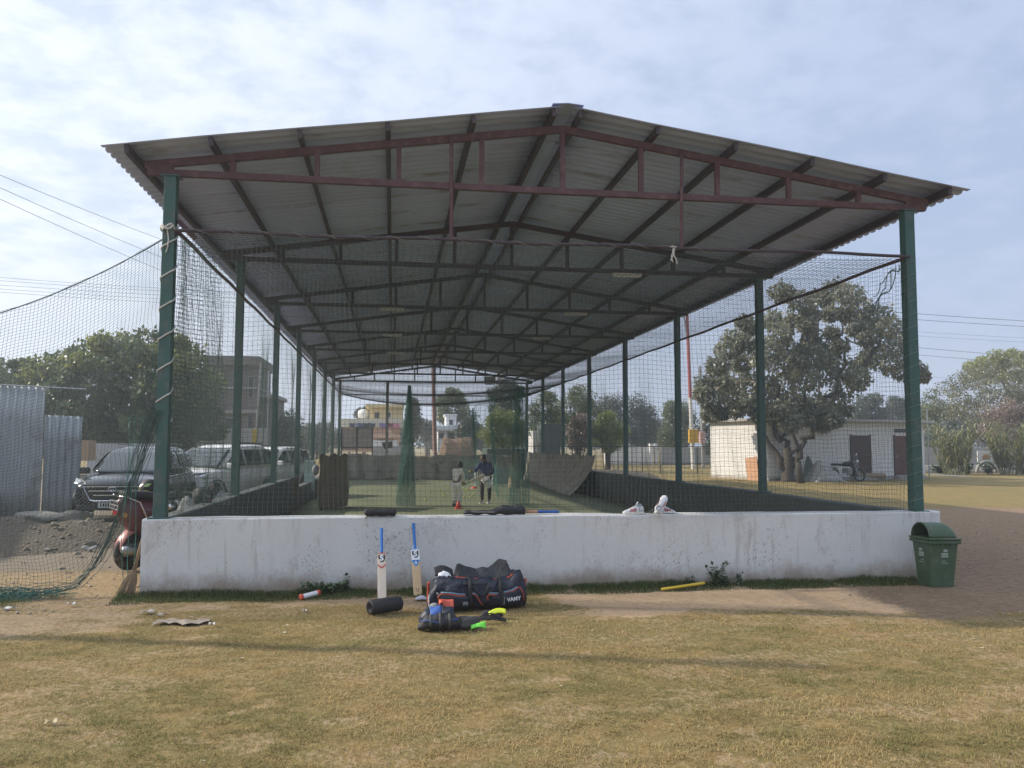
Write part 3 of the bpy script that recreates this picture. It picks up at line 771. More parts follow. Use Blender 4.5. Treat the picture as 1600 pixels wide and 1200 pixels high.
def bat(base, top, label, willow, style):
    base, top = np.array(base, float), np.array(top, float); L = np.linalg.norm(top-base); up = nrm(top-base)
    t = thing('cricket_bat', label, 'cricket bat', base, 'cricket bats leaning on the white wall')
    ux = nrm(np.cross(up, (0, 1, 0))); ux = -ux if ux[0] < 0 else ux
    w = np.cross(ux, up); w = -w if w[1] > 0 else w         # face towards the viewer side
    bl = L*.655; hw = .054; rings = []
    for q in np.linspace(0, 1, 16):
        z = bl*q; k = 1.0 if q < .93 else 1-(q-.93)/.07*.35
        if q < .06: k = .93+.07*q/.06
        sp = .036*(.55+.75*math.exp(-((q-.30)/.3)**2)) if q < .9 else .030*(1-(q-.9)*2)
        W = hw*k; r = []
        for a, b_ in ((-W, -.006), (-W*.6, -.010), (0, -.011), (W*.6, -.010), (W, -.006), (W, .012), (W*.35, sp*.8), (0, sp), (-W*.35, sp*.8), (-W, .012)):
            r.append(base+up*z+ux*a-w*b_)
        rings.append(r)
    mb = MB(); mb.loft(rings); mb.build('blade', willow, t, smooth=False, bevel=.003)
    q = np.linspace(0, 1, 30); mb = MB()
    mb.tube([base+up*(bl-.01+(L-bl+.01)*k) for k in q], [.0205+.0012*math.sin(k*95)+(.003 if k > .95 else 0) for k in q], 12); mb.build('handle', m_blueGrip, t, smooth=True)
    fr = lambda x, z: base+ux*x+up*z+w*.0135
    def deco(pts, m_, nm='sticker', d=.0015):
        mb = MB(); mb.prism(pts, d, base+w*.0125, ux, up); return mb.build(nm, m_, t)
    def S_mark(x, z, s, m1, m2):
        ring = [(x+s*math.cos(a), z+s*1.15*math.sin(a)) for a in np.linspace(0, 2*PI, 24, endpoint=False)]
        pts = [(x-s, z+s*1.05), (x+s, z+s*1.05), (x+s, z-.1*s), (x+s*.75, z-s*.8), (x+s*.15, z-s*1.25), (x-.35*s, z-s*1.0), (x-s*.5, z-.55*s), (x-s*.85, z-.15*s), (x-s, z+.2*s)]
        mb = MB(); mb.prism(pts, .0015, base+w*.0135, ux, up); mb.build('sticker', m1, t)
        text_mesh('S', s*2.3, 'lettering', m2, frame(base+ux*x+up*(z+.02*s)+w*.0148, ux, up), t, .0006, .004)
    if style == 'plain':
        S_mark(0, bl*.86, .043, m_ink, m_whiteprint)
        deco([(-.05, bl-.012), (.05, bl-.012), (.05, bl-.022), (-.05, bl-.022)], m_redprint)
        for k, (x0, z0) in enumerate(((-.043, 0), (-.022, -.014), (0, -.026), (.022, -.014), (.043, 0))):
            zc_ = bl*.71+z0
            deco([(x0-.009, zc_-.012), (x0+.009, zc_-.012), (x0+.009, zc_+.012), (x0, zc_+.006), (x0-.009, zc_+.012)], m_redprint)
        deco([(-.03, bl*.665), (0, bl*.64), (.03, bl*.665), (.024, bl*.672), (0, bl*.655), (-.024, bl*.672)], m_redprint)
    else:
        deco([(-.052, bl*.70), (.052, bl*.70), (.052, bl*.985), (-.052, bl*.985)], m_whiteprint, 'sticker', .001)
        for x0 in (-.045, -.027, -.009, .009, .027, .045):
            deco([(x0-.006, bl*.955), (x0+.006, bl*.955), (x0+.006, bl*.99), (x0-.006, bl*.99)], m_blueprint)
        S_mark(0, bl*.86, .042, m_ink, m_whiteprint)
        deco([(-.05, bl*.74), (.05, bl*.74), (.05, bl*.70), (.03, bl*.695), (-.03, bl*.695), (-.05, bl*.70)], m_blueprint)
        deco([(-.028, bl*.73), (.028, bl*.73), (.028, bl*.64), (0, bl*.605), (-.028, bl*.64)], m_blueprint)
        text_mesh('S', .05, 'lettering', m_whiteprint, frame(base+up*bl*.68+w*.0142, ux, up), t, .0005, .002)
        S_mark(0, bl*.115, .021, m_ink, willow)
    return t
p = at_z(597, 936, 0.0); q = at_y(596, 826, -.30); bat(p, q, 'pale cricket bat with red and black stickers and plain blue grip', m_paleWillow, 'plain')
p = at_z(653, 931, 0.0); q = at_y(646, 818, -.20); bat(p, q, 'golden grained cricket bat with blue and white stickers, beside the kit bag', m_willow, 'blue')

# the bat lying on the wall, in a black cover
t0 = at_y(724, 797, -.06); zt = .975
t = thing('cricket_bat', 'cricket bat in a black cover lying along the white wall top, blue grip showing', 'cricket bat', (t0[0], -.06, zt))
xa, xb_, xc, xd = [at_y(q, 797, -.06)[0] for q in (724, 820, 840, 873)]
rings = []
for k in np.linspace(0, 1, 18):
    x = xa+(xb_-xa)*k; h = .030 if k < .4 else .030+.035*smooth01((k-.4)/.25); h *= (.7+.3*smooth01(k/.04))*(1 if k < .97 else .8)
    rings.append([(x, -.06+math.cos(a)*.058, zt+h*.9+math.sin(a)*h*(1+.08*math.sin(k*30)) + (.006*math.sin(k*23))) for a in np.linspace(0, 2*PI, 14, endpoint=False)])
mb = MB(); mb.loft(rings); mb.build('cover', m_charcoal, t, smooth=True)
mb = MB(); mb.bar((xa+.10, -.122, zt+.04), (xa+.42, -.122, zt+.034), .004, .012); mb.build('reflective_strip', m_steel, t)
mb = MB(); mb.tube([(xb_-.01, -.06, zt+.035), (xc, -.06, zt+.03)], [.024, .021], 10); mb.build('splice', M('orange_tan_cane', (.45, .25, .16), .6, var=.5, scale=25), t)
mb = MB(); mb.tube([(xc+(xd-xc)*k, -.06, zt+.03-.004*k) for k in np.linspace(0, 1, 20)], [.021+.001*math.sin(k*9) for k in range(20)], 10); mb.build('handle', M('deep_blue_grip', (.02, .10, .36), .6), t)
# black cushion-like case
ca_, cb_ = at_y(569, 798, -.08)[0], at_y(620, 798, -.08)[0]
rings = []
for k in np.linspace(0, 1, 20):
    x = ca_+(cb_-ca_)*k; e = min(1, (1-abs(2*k-1)**7)**.5+.25)
    rings.append([(x, -.10+math.cos(a)*.085*e, .972+.048+math.copysign(abs(math.sin(a))**.75, math.sin(a))*.05*e*(1+.09*math.sin(k*17+a))) for a in np.linspace(0, 2*PI, 16, endpoint=False)])
t = thing('bat_case', 'soft black padded pouch lying on the white wall above the bats', 'pouch', (ca_, -.1, .972))
mb = MB(); mb.loft(rings); mb.build('body', m_black, t, smooth=True)
mb = MB(); mb.tube([(ca_+.03+.02*math.sin(k), -.19, .985-.01*k) for k in np.linspace(0, 4, 9)], .006, 5); mb.build('strap', m_black, t)
mb = MB(); mb.tube([(ca_+.01+(cb_-ca_-.02)*k, -.10-.08*1.02, 1.02+.004*math.sin(k*9)) for k in np.linspace(0, 1, 20)], .004, 5); mb.build('zip', m_charcoal, t)

# foam roller
a, b_ = at_z(577, 961, 0), at_z(625, 954, 0); R = .084
a[2] = b_[2] = R; d = nrm(b_-a)
t = thing('foam_roller', 'black hollow foam roller lying on the grass before the pale bat', 'roller', ((a[0]+b_[0])/2, (a[1]+b_[1])/2, 0))
Lr = np.linalg.norm(b_-a)
mb = MB(); mb.lathe([(.055, 0), (R-.012, 0), (R, .012), (R, Lr-.012), (R-.012, Lr), (.055, Lr), (.05, Lr-.02), (.05, .02), (.055, 0)], a, 28, d, caps=False); mb.build('foam', m_black, t, smooth=True)
mb = MB(); mb.lathe([(.051, .008), (.045, .006), (.045, Lr-.006), (.051, Lr-.008)], a, 28, d, caps=False); mb.build('core', m_charcoal, t, smooth=True)

# ---- the big kit bag
pl_, pr_ = at_z(669, 957, 0), at_z(821, 950, 0)
B0 = (pl_+pr_)/2; dx = nrm(np.array([pr_[0]-pl_[0], pr_[1]-pl_[1], 0])); dy = np.array([-dx[1], dx[0], 0]); Lb = np.linalg.norm((pr_-pl_)[:2])
B0 = B0+dy*.21+dx*.03
def bp(x, y, z): return B0+dx*x*Lb+dy*y+np.array([0, 0, z])
bag = thing('kit_bag', 'large navy kit bag with orange piping and its top flap thrown open', 'bag', B0)
def bag_h(x):  # top profile along the bag, x in -.5 .. .5
    return np.interp(x, [-.5, -.44, -.36, -.2, 0, .2, .33, .40, .46, .5], [.22, .34, .375, .37, .36, .345, .35, .42, .41, .28])
def bag_ring(x, sc=1.0, n=28, dz=0):
    h = bag_h(x)*sc; e = .20*min(1, .72+1.6*(0.5-abs(x)))*sc*(1+.08*math.sin(x*19)); r = []
    for k in range(n):
        a = 2*PI*k/n; ca, sa = math.cos(a), math.sin(a)
        y = e*math.copysign(abs(ca)**.62, ca); z = h/2+h/2*math.copysign(abs(sa)**.6, sa)
        z += .012*math.sin(x*37+k*1.3)*max(0, sa)
        r.append(bp(x, y+.012*math.sin(x*31+k), max(.004, z+dz)))
    return r
mb = MB(); mb.loft([bag_ring(x) for x in np.concatenate([[-.5, -.495], np.linspace(-.48, .48, 40), [.495, .5]])]); mb.build('body', m_navy, bag, smooth=True)
# the raised lid: stiff fabric standing along the back edge of the opening
def lid(u, v):
    x = -.235+.60*u; top = np.interp(u, [0, .04, .08, .22, .42, .52, .62, .72, .83, .93, 1.0], [.335, .50, .52, .47, .425, .455, .44, .48, .545, .535, .40])
    base = bag_h(x)-.012-.02*math.sin(u*PI)
    return bp(x+.01*math.sin(v*5), -.07+.10*math.sin(u*PI)*v+.05*v-.03*math.sin(u*14)*v, base+(top-base)*v+.0)
mb = MB(); mb.grid(lid, 46, 12); mb.build('lid', m_charcoal, bag, smooth=True, solid=.012)
mb = MB(); mb.tube([lid(u, 0)+np.array([0, -.012, .01])-dy*.01 for u in np.linspace(0, 1, 50)], .009, 6)
mb.tube([lid(0, v)-dy*.008 for v in np.linspace(0, .95, 10)], .006, 6); mb.build('piping', m_orange, bag, smooth=True)
mb = MB(); mb.grid(lambda u, v: bp(-.43+.19*u, .02+.10*v, .37+.105*math.sin(PI*v*.5)*(.55+.45*math.sin(PI*(.15+.85*u)))), 12, 8); mb.build('end_flap', m_black, bag, smooth=True, solid=.012)
mb = MB(); mb.grid(lambda u, v: bp(-.40+.13*u+.004*math.sin(v*9), -.02+.09*v, .372+.05*math.sin(PI*u)**.6*math.sin(PI*v)+.008*math.sin(u*17+v*11)), 16, 10)
set_props(mb.build('folded_cloth', m_whiteprint, smooth=True), 'white cloth poking out of the open left end of the navy bag', 'cloth')
# front pockets, piping and lettering on the near face
def face_pt(x, z, out=.0):
    h = bag_h(x); s = np.clip((z-h/2)/(h/2), -1, 1); sa = math.copysign(abs(s)**(1/.6), s); ca = math.sqrt(max(0, 1-sa*sa))
    e = .20*min(1, .72+1.6*(0.5-abs(x))); return bp(x, -e*abs(ca)**.62-out, z)
def pocket(x0, x1, zt0, zt1, nm='pocket'):
    mb = MB(); mb.grid(lambda u, v: face_pt(x0+(x1-x0)*u, .02+((zt0+(zt1-zt0)*u)-.02)*v, .035*min(1, 6*u, 6*(1-u), 5*(1-v)+.25)), 16, 8)
    return mb.build(nm, m_navy, bag, smooth=True, solid=.01)
pocket(-.44, -.06, .215, .17); pocket(.09, .47, .18, .25)
def piping(pts, m_, r=.008):
    mb = MB(); mb.tube([face_pt(x, z, .03) for x, z in pts], r, 6); mb.build('piping', m_, bag, smooth=True)
piping([(-.42, .12), (-.425, .17), (-.40, .20), (-.33, .20), (-.22, .175), (-.15, .172)], m_orange)
piping([(-.40, .218), (-.33, .216), (-.22, .195), (-.15, .19)], m_bluepipe)
piping([(.08, .11), (.07, .15), (.09, .178), (.14, .172), (.20, .172)], m_orange); piping([(.09, .194), (.14, .19), (.20, .188)], m_bluepipe)
piping([(.235, .18), (.33, .20), (.395, .238), (.42, .24)], m_orange); piping([(.24, .196), (.33, .217), (.385, .25)], m_bluepipe)
piping([(-.10, .19), (-.06, .185), (-.03, .15), (0, .09), (.03, .05)], m_orange, .006)
piping([(-.105, .20), (-.055, .196), (-.025, .165)], m_bluepipe, .006)
piping([(.42, .24), (.455, .17), (.465, .08)], m_orange, .006)
for sx in (-.10, .215):   # webbing carry straps over the body
    mb = MB(); pts = [face_pt(sx+.01*math.sin(z*20), z, .042) for z in np.linspace(.03, bag_h(sx)*.93, 12)]+[bp(sx, -.10, bag_h(sx)+.005)]
    mb.tube(pts, .022, 6, flat=.25); mb.build('strap', m_black, bag, smooth=True)
mb = MB(); mb.tube([bp(-.07+.16*u, -.215-.035*math.sin(PI*u), .28-.10*math.sin(PI*u)) for u in np.linspace(0, 1, 14)], .014, 6, flat=.5); mb.build('carry_handle', m_black, bag, smooth=True)
n0 = nrm(-dy+np.array([0, 0, .05]))
ux = dx+np.array([0, 0, .09])
text_mesh('VAMY', .062, 'lettering', m_whiteprint, frame(face_pt(.345, .115, .052), ux, (0, 0.0, 1)), bag, .001, .0015)
mb = MB(); mb.bar(face_pt(.245, .05, .05), face_pt(.245, .145, .05), .003, .003); mb.build('lettering', m_whiteprint, bag)
text_mesh('IPE', .052, 'lettering', M('grey_print', (.32, .33, .35), .5), frame(face_pt(-.155, .085, .052), dx+np.array([0, 0, -.02]), (0, 0, 1)), bag, .001, .001)
mb = MB()   # dark tone-on-tone panel on the shoulder of the bag
mb.grid(lambda u, v: face_pt(-.20+.28*u, .285+.045*v, .004), 14, 4); mb.build('badge_panel', m_charcoal, bag, smooth=True, solid=.004)
mb = MB()
for e_, sg in ((-.505, -1), (.505, 1)):
    mb.tube([bp(e_, -.09+.05*math.sin(k), .08+.24*q) for q, k in zip(np.linspace(0, 1, 10), np.linspace(0, 3, 10))], .016, 6, flat=.5)
mb.build('end_tab', m_orange, bag, smooth=True)
for k in range(4):
    mb = MB(); mb.tube([bp(-.49-.012*k*0, -.12, .19-.035*k)+np.array([0, 0, 0])+dx*(.03*q*Lb*0)+dy*(-.05*q)+np.array([-.015-.02*q, 0, -.05*q]) for q in np.linspace(0, 1, 6)], .006, 5); mb.build('cord_loop', m_rope, bag)
# things spilt at the foot of the bag
def pad(c, L, w, h, yaw, mats, name, label, cat, curl=.5):
    t = thing(name, label, cat, (c[0], c[1], 0)); ca, sa = math.cos(yaw), math.sin(yaw)
    def P(x, y, z): return (c[0]+x*ca-y*sa, c[1]+x*sa+y*ca, z)
    return t, P
c = at_z(694, 986, 0)+np.array([0, .10, 0])
t = thing('batting_pad', 'rolled batting pad, blue on top and black below, before the bag', 'batting pad', (c[0], c[1], 0))
def padring(k, s, z0, hh, yo): 
    x = c[0]-.27+.44*k; e = max(.25, (1-abs(2*k-1.05)**3)**.5 if abs(2*k-1.05) < 1 else .25)
    return [(x, c[1]+yo+.13*e*s*math.cos(a), z0+hh*e*(1+math.sin(a))*.5+.008*math.sin(k*21+a*2)) for a in np.linspace(0, 2*PI, 18, endpoint=False)]
mb = MB(); mb.loft([padring(k, 1, .004, .17, -.02) for k in np.linspace(0, 1, 22)]); mb.build('outer_shell', m_black, t, smooth=True)
for k0 in (.30, .52, .74):
    mb = MB(); rg = padring(k0, 1.04, .006, .172, -.02); mb.tube(rg+rg[:1], .014, 6, flat=.4); mb.build('strap', m_gloves, t, smooth=True)
mb = MB(); mb.tube([(c[0]-.25+.40*q, c[1]-.02-.125*math.sin(PI*(.12+.8*q))**.5, .105+.012*math.sin(q*9)) for q in np.linspace(0, 1, 20)], .006, 5); mb.build('edge_binding', m_padblue, t, smooth=True)
for kk, (k0, k1, mm_) in enumerate(((.03, .27, m_navy), (.29, .55, m_padblue), (.57, .86, m_navy))):
    mb = MB(); mb.loft([padring(k, .95, .07, .155, .05) for k in np.linspace(k0, k1, 9)]); mb.build('padding_roll', mm_, t, smooth=True)
gl = thing('batting_gloves', 'pair of dark batting gloves with yellow cuffs and a lime tab', 'gloves', at_z(745, 985, 0))
def blob(cx, cy, rx, ry, rz, zc_, mats, nm, par, yaw=0, seed=1):
    c_ = np.array([cx, cy, zc_]); ca, sa = math.cos(yaw), math.sin(yaw)
    def fn(u, v):
        a, b2 = u*2*PI, (v-.5)*PI; q = 1+.16*math.sin(a*3+seed)*math.cos(b2)+.1*math.sin(b2*5+seed*2)
        x, y, z = rx*math.cos(b2)*math.cos(a)*q, ry*math.cos(b2)*math.sin(a)*q, rz*math.sin(b2)*q
        return (cx+x*ca-y*sa, cy+x*sa+y*ca, max(.004, zc_+z))
    mb = MB(); mb.grid(fn, 18, 12, wrap_u=True); return mb.build(nm, mats, par, smooth=True)
q = at_z(735, 982, 0)
g0 = np.array([q[0], q[1]+.05])
for k in range(4): 
    mb = MB(); mb.tube([(g0[0]-.14+.02*k+.09*s_, g0[1]+.06-.045*k+.02*s_, .05+.035*math.sin(PI*s_)-.01*k) for s_ in np.linspace(0, 1, 7)], [.02, .024, .022, .024, .022, .023, .014], 8); mb.build('finger', m_gloves, gl, smooth=True)
blob(g0[0]-.02, g0[1]-.03, .12, .085, .065, .06, m_gloves, 'palm', gl, .3, 2)
blob(g0[0]-.15, g0[1]-.06, .035, .03, .03, .075, m_fluo, 'cuff', gl, .2, 4)
q2 = at_z(775, 967, 0)
blob(q2[0]-.03, q2[1]+.02, .13, .06, .05, .05, m_black, 'palm', gl, .2, 5)
mb = MB(); mb.grid(lambda u, v: (q2[0]-.085+.19*u, q2[1]-.055+.02*math.sin(u*3)+.03*v, .035+.045*v+.02*math.sin(u*PI)+.025*u), 12, 5); mb.build('cuff', m_fluo, gl, smooth=True, solid=.02)
q3 = at_z(747, 985, 0)
mb = MB(); mb.grid(lambda u, v: (q3[0]-.07+.15*u, q3[1]+.03*v, .012+.075*v*(.45+.55*u)+.02*math.sin(u*PI)*(1-v)), 12, 6); mb.build('tab', m_lime, gl, smooth=True, solid=.012)
mb = MB()
for k in range(5): mb.tube([(g0[0]+.05+.35*s_, g0[1]+.12+.02*k+.02*math.sin(s_*6+k), .03+.05*math.sin(s_*PI)*(.5+.2*k)) for s_ in np.linspace(0, 1, 12)], .008, 5)
mb.build('strap', m_black, gl, smooth=True)
q = at_z(683, 972, 0)
mb = MB(); mb.grid(lambda u, v: (q[0]+.03+.16*u, q[1]+.20-.06*v, .15+.05*math.sin(u*8)*v-.10*v*u+.05*(1-v)), 14, 6)
set_props(mb.build('orange_strap_bundle', m_orange, smooth=True, solid=.014), 'orange and red straps spilling over the blue rolled pad', 'straps')
mb = MB(); mb.lathe([(.001, .0), (.05, .003), (.062, .04), (.05, .085), (.02, .10), (.001, .102)], q+np.array([-.02, .23, .06]), 16); set_props(mb.build('grey_cap', m_cloth, smooth=True), 'small grey cap tucked between the bag and blue pad', 'cap')
q = at_z(657, 939, 0)
mb = MB(); mb.grid(lambda u, v: (q[0]-.06+.14*u, q[1]-.03+.08*v, .02+.035*math.sin(PI*u)*math.sin(PI*v)**.5), 10, 8); set_props(mb.build('white_slipper', M('lilac_white_foam', (.5, .5, .58), .6), smooth=True, solid=.02), 'pale lilac slipper sole lying beside the golden bat', 'slipper')

# ---- trainers on the wall
m_shoe = M('white_shoe_mesh', (.62, .63, .66), .6, var=.1, scale=20)
m_shoegrey = M('grey_blue_shoe_panel', (.33, .37, .45), .6, var=.15)
def trainer(c, yaw, label, roll=0.0, pitch=0.0, z=.972):
    t = thing('trainer', label, 'shoe', (0, 0, 0), 'trainers drying on the white wall')
    st = [(-.145, .028, .055, .075), (-.13, .036, .075, .11), (-.09, .040, .072, .115), (-.04, .040, .058, .105), (.0, .040, .05, .092), (.05, .044, .045, .07), (.09, .047, .035, .052), (.125, .040, .028, .042), (.148, .022, .02, .03)]
    rings = []
    for x, w, zs, zt in st:
        rings.append([(x, -w, .022), (x, -w*1.03, .022+(zt-.022)*.35), (x, -w*.72, .022+(zt-.022)*.8), (x, -w*.28, zt), (x, w*.28, zt), (x, w*.72, .022+(zt-.022)*.8), (x, w*1.03, .022+(zt-.022)*.35), (x, w, .022)])
    mb = MB(); mb.loft(rings); mb.build('upper', m_shoe, t, smooth=True, subsurf=1)
    rings = [[(x, -w*1.12, .0), (x, -w*1.15, .025), (x, w*1.15, .025), (x, w*1.12, .0)] for x, w, _, _ in [(-.152, .025, 0, 0), (-.12, .038, 0, 0), (-.04, .039, 0, 0), (.05, .044, 0, 0), (.10, .046, 0, 0), (.14, .034, 0, 0), (.156, .015, 0, 0)]]
    mb = MB(); mb.loft(rings); mb.build('sole', m_whiteprint, t, bevel=.004)
    for sy in (-1, 1):
        for k in range(3):
            x0 = -.015+.032*k
            mb = MB(); mb.prism([(x0+.012, .028), (x0+.03, .028), (x0+.008, .066-.006*k), (x0-.012, .07-.006*k)], .003, (0, sy*.0455, 0), (1, 0, 0), (0, 0, 1)); mb.build('stripe', m_redprint, t)
    mb = MB(); mb.lathe([(.030, 0), (.036, .01), (.034, .022), (.026, .018), (.024, .0)], (-.085, 0, .100), 16, (.25, 0, 1), caps=False); mb.build('collar', m_shoegrey, t, smooth=True)
    mb = MB(); mb.grid(lambda u, v: (-.035-.03*v, -.022+.044*u, .10+.055*v), 5, 5); mb.build('tongue', m_shoegrey, t, smooth=True, solid=.008)
    for k in range(4): 
        mb = MB(); mb.tube([(-.02+.026*k, -.026, .090-.011*k), (-.012+.026*k, 0, .105-.012*k), (-.02+.026*k, .026, .090-.011*k)], .004, 5); mb.build('lace', m_white, t)
    t.rotation_euler = (roll, pitch, yaw); t.location = (c[0], c[1], z); return t
a = at_y(991, 797, -.10); trainer((a[0], -.07), PI+.1, 'white trainer with red stripes and hanging laces, toe pointing left')
mb = MB(); mb.tube([(a[0]+.03+.01*q, -.135, 1.06-.09*q) for q in np.linspace(0, 1, 8)], .005, 5); mb.tube([(a[0]+.035+.02*q, -.125-.02*q, 1.05-.078*q) for q in np.linspace(0, 1, 8)], .005, 5)
set_props(mb.build('shoe_laces', m_white), 'loose white laces of the left trainer hanging over the wall edge', 'laces')
a = at_y(1037, 797, -.10); trainer((a[0]+.03, -.05), .08, 'white trainer with red stripes lying flat, toe to the right')
t = trainer((a[0]-.045, -.15), .5, 'upturned pale trainer propped sole out against its partner', roll=.5, pitch=-1.05, z=1.075)
mb = MB(); a2 = at_y(1019, 798, -.1)
mb.grid(lambda u, v: (a2[0]-.03+.10*u, -.06+.06*v, .975+.055*math.sin(PI*u)*math.sin(PI*v)+.01*math.sin(u*13)), 10, 8); set_props(mb.build('dark_sock', m_charcoal, smooth=True), 'dark sock crumpled between the trainers on the wall', 'sock')

# ---- dustbin
m_bin = M('green_bin_plastic', (.056, .098, .052), .5, var=.2, scale=5, dirt=(.13, .14, .11), dirt_amt=.45, dscale=5, bmp=.1)
pb = at_z(1467, 918, 0); yaw = .62
bn = thing('litter_bin', 'green plastic litter bin with a domed lid at the wall end', 'bin', (0, 0, 0))
def rrect(w, d, z, r=.05, n=5):
    pts = []
    for cx, cy, a0 in ((w/2-r, d/2-r, 0), (-w/2+r, d/2-r, PI/2), (-w/2+r, -d/2+r, PI), (w/2-r, -d/2+r, 3*PI/2)):
        for k in range(n): a = a0+PI/2*k/(n-1); pts.append((cx+r*math.cos(a), cy+r*math.sin(a), z))
    return pts
W0, D0, W1, D1, H1 = .36, .34, .47, .43, .64
rings = [rrect(W0, D0, .0), rrect(W0+.01, D0+.01, .05)]+[rrect(W0+(W1-W0)*k, D0+(D1-D0)*k, H1*k) for k in (.15, .35, .6, .8, 1.0)]
mb = MB(); mb.loft(rings); mb.build('body', m_bin, bn, smooth=False, bevel=.004)
mb = MB(); mb.loft([rrect(W1+.02, D1+.02, H1-.03), rrect(W1+.06, D1+.06, H1-.02), rrect(W1+.06, D1+.06, H1+.012), rrect(W1+.01, D1+.01, H1+.02)]); mb.build('rim', m_bin, bn)
mb = MB(); mb.loft([rrect(W1+.05, D1+.05, H1+.022), rrect(W1+.065, D1+.065, H1+.03), rrect(W1+.065, D1+.065, H1+.048), rrect(W1-.02, D1-.02, H1+.055)]); mb.build('lid_rim', m_bin, bn)
rings = []; Rd = .195
for k, x in enumerate(np.linspace(-W1/2+.01, W1/2-.0, 14)):
    s_ = 1.0 if k < 9 else math.sqrt(max(.02, 1-((k-8)/5.2)**2)); rr = Rd+(.006 if k % 2 else 0)
    rings.append([(x, rr*math.cos(a)*(1 if k < 9 else .7+.3*s_), H1+.05+rr*1.0*math.sin(a)*s_) for a in np.linspace(0, PI, 19)]+[(x, -rr*.96*(1 if k < 9 else .7+.3*s_)*1+0.0*q, H1+.048) for q in (0,)])
mb = MB(); L = len(rings); n = 19
mb.add([p for r in rings for p in r[:19]], [(i*n+k, i*n+k+1, (i+1)*n+k+1, (i+1)*n+k) for i in range(L-1) for k in range(n-1)]+[tuple((L-1)*n+k for k in range(n))])
mb.build('dome', m_bin, bn, smooth=True, solid=.008)
mb = MB(); arc = [(-W1/2+.005, Rd*1.03*math.cos(a), H1+.05+Rd*1.03*math.sin(a)) for a in np.linspace(0, PI, 21)]; mb.tube(arc, .011, 6); mb.build('opening_lip', m_bin, bn, smooth=True)
for dx_, fc in ((0, 'front'), (1, 'side')):
    mk = MB()
    for (x0, x1, z0, z1) in ((-.02, .03, .50, .535), (-.055, .055, .455, .485), (-.05, .05, .425, .447), (-.045, .02, .37, .378), (-.045, .045, .34, .348)):
        for s0 in np.arange(x0, x1, .022):
            e = .215*0; k = (z0+z1)/2/H1
            if fc == 'front': mk.box((s0+.009, -(D0+(D1-D0)*k)/2-.003, (z0+z1)/2), (.017, .004, z1-z0))
            else: mk.box((-(W0+(W1-W0)*k)/2-.003, s0+.009, (z0+z1)/2), (.004, .017, z1-z0))
    mk.build('stencil_mark', M('faded_white_stencil', (.36, .42, .36), .7, var=.3, scale=40), bn)
for x in (-.06, .09): 
    mb = MB(); mb.box((x, -(D1/2)-.018, H1-.045), (.02, .02, .04)); mb.build('catch', m_bin, bn)
bn.location = (pb[0]+.06, pb[1]+.15, -.005); bn.rotation_euler = (0, .015, .03); bn.scale = (.95, .95, .97)

# ---- small things in the grass strip
a, b_ = at_z(1033, 921, .02), at_z(1101, 911, .06); b_[1] = min(b_[1], -.2)
t = thing('plastic_stump', 'yellow plastic stump lying in the grass at the foot of the wall', 'stump', a)
mb = MB(); mb.tube([a, a+(b_-a)*.03, a+(b_-a)*.97, b_], [.012, .019, .021, .014], 12); mb.build('shaft', M('yellow_plastic', (.62, .43, .03), .4, var=.1), t, smooth=True)
a, b_ = at_z(470, 933, .03), at_z(498, 926, .05)
t = thing('skittle_tube', 'white tube with orange ends lying at the wall foot on the left', 'tube', a)
mb = MB(); mb.tube([a, a+(b_-a)*.06, b_-(b_-a)*.05, b_], [.02, .03, .034, .03], 12); mb.build('body', m_white, t, smooth=True)
for e0, e1 in ((-.03, .10), (.86, 1.05)):
    mb = MB(); mb.tube([a+(b_-a)*e0, a+(b_-a)*(e0+.02), a+(b_-a)*(e1-.02), a+(b_-a)*e1], [.025, .038, .038, .028], 12); mb.build('end_cap', m_orange, t, smooth=True)
mb = MB(); c0 = at_z(275, 975, 0); mb.grid(lambda u, v: (c0[0]-.22+.55*u, c0[1]-.08+.2*v+.05*math.sin(u*7), .012+.02*abs(math.sin(u*11+v*5))+.03*math.exp(-((u-.6)**2+(v-.5)**2)*60)), 22, 10)
set_props(mb.build('torn_sack', M('faded_sack', (.26, .22, .18), .9, var=.3, bmp=.5), smooth=True), 'flattened brown sack scrap on the bare earth, left foreground', 'sack')
litter = [(14, 953, .09, 'white paper scrap on the grass at the far left edge', M('soiled_white', (.48, .47, .44), .8)), (112, 946, .06, 'small white wrapper on bare earth near the crumpled net', M('soiled_wrapper', (.45, .44, .42), .8)), (331, 978, .04, 'small white scrap right of the brown sack piece', M('soiled_scrap', (.45, .44, .42), .8)),
          (476, 957, .03, 'tiny white pebble-like scrap left of the foam roller', M('soiled_chip', (.45, .44, .42), .8)), (80, 1133, .05, 'pale dry leaf on the lawn in the left foreground', M('dry_leaf', (.4, .33, .2), .8)), (232, 958, .10, 'torn pale paper on the bare earth path', M('dirty_paper', (.30, .27, .23), .9)),
          (253, 963, .08, 'long torn paper strip beside the brown sack scrap', M('dirty_paper_b', (.3, .26, .21), .9))]
for x, y, s_, lb, mm_ in litter:
    c_ = at_z(x, y, 0); r_ = random.Random(x)
    mb = MB(); mb.grid(lambda u, v: (c_[0]+s_*(u-.5)*1.6, c_[1]+s_*(v-.5)*(.9+.4*math.sin(u*5+x)), .025+.014*math.sin(u*7+v*4+x)), 6, 5); set_props(mb.build('litter_scrap', mm_, solid=.002), lb, 'litter')

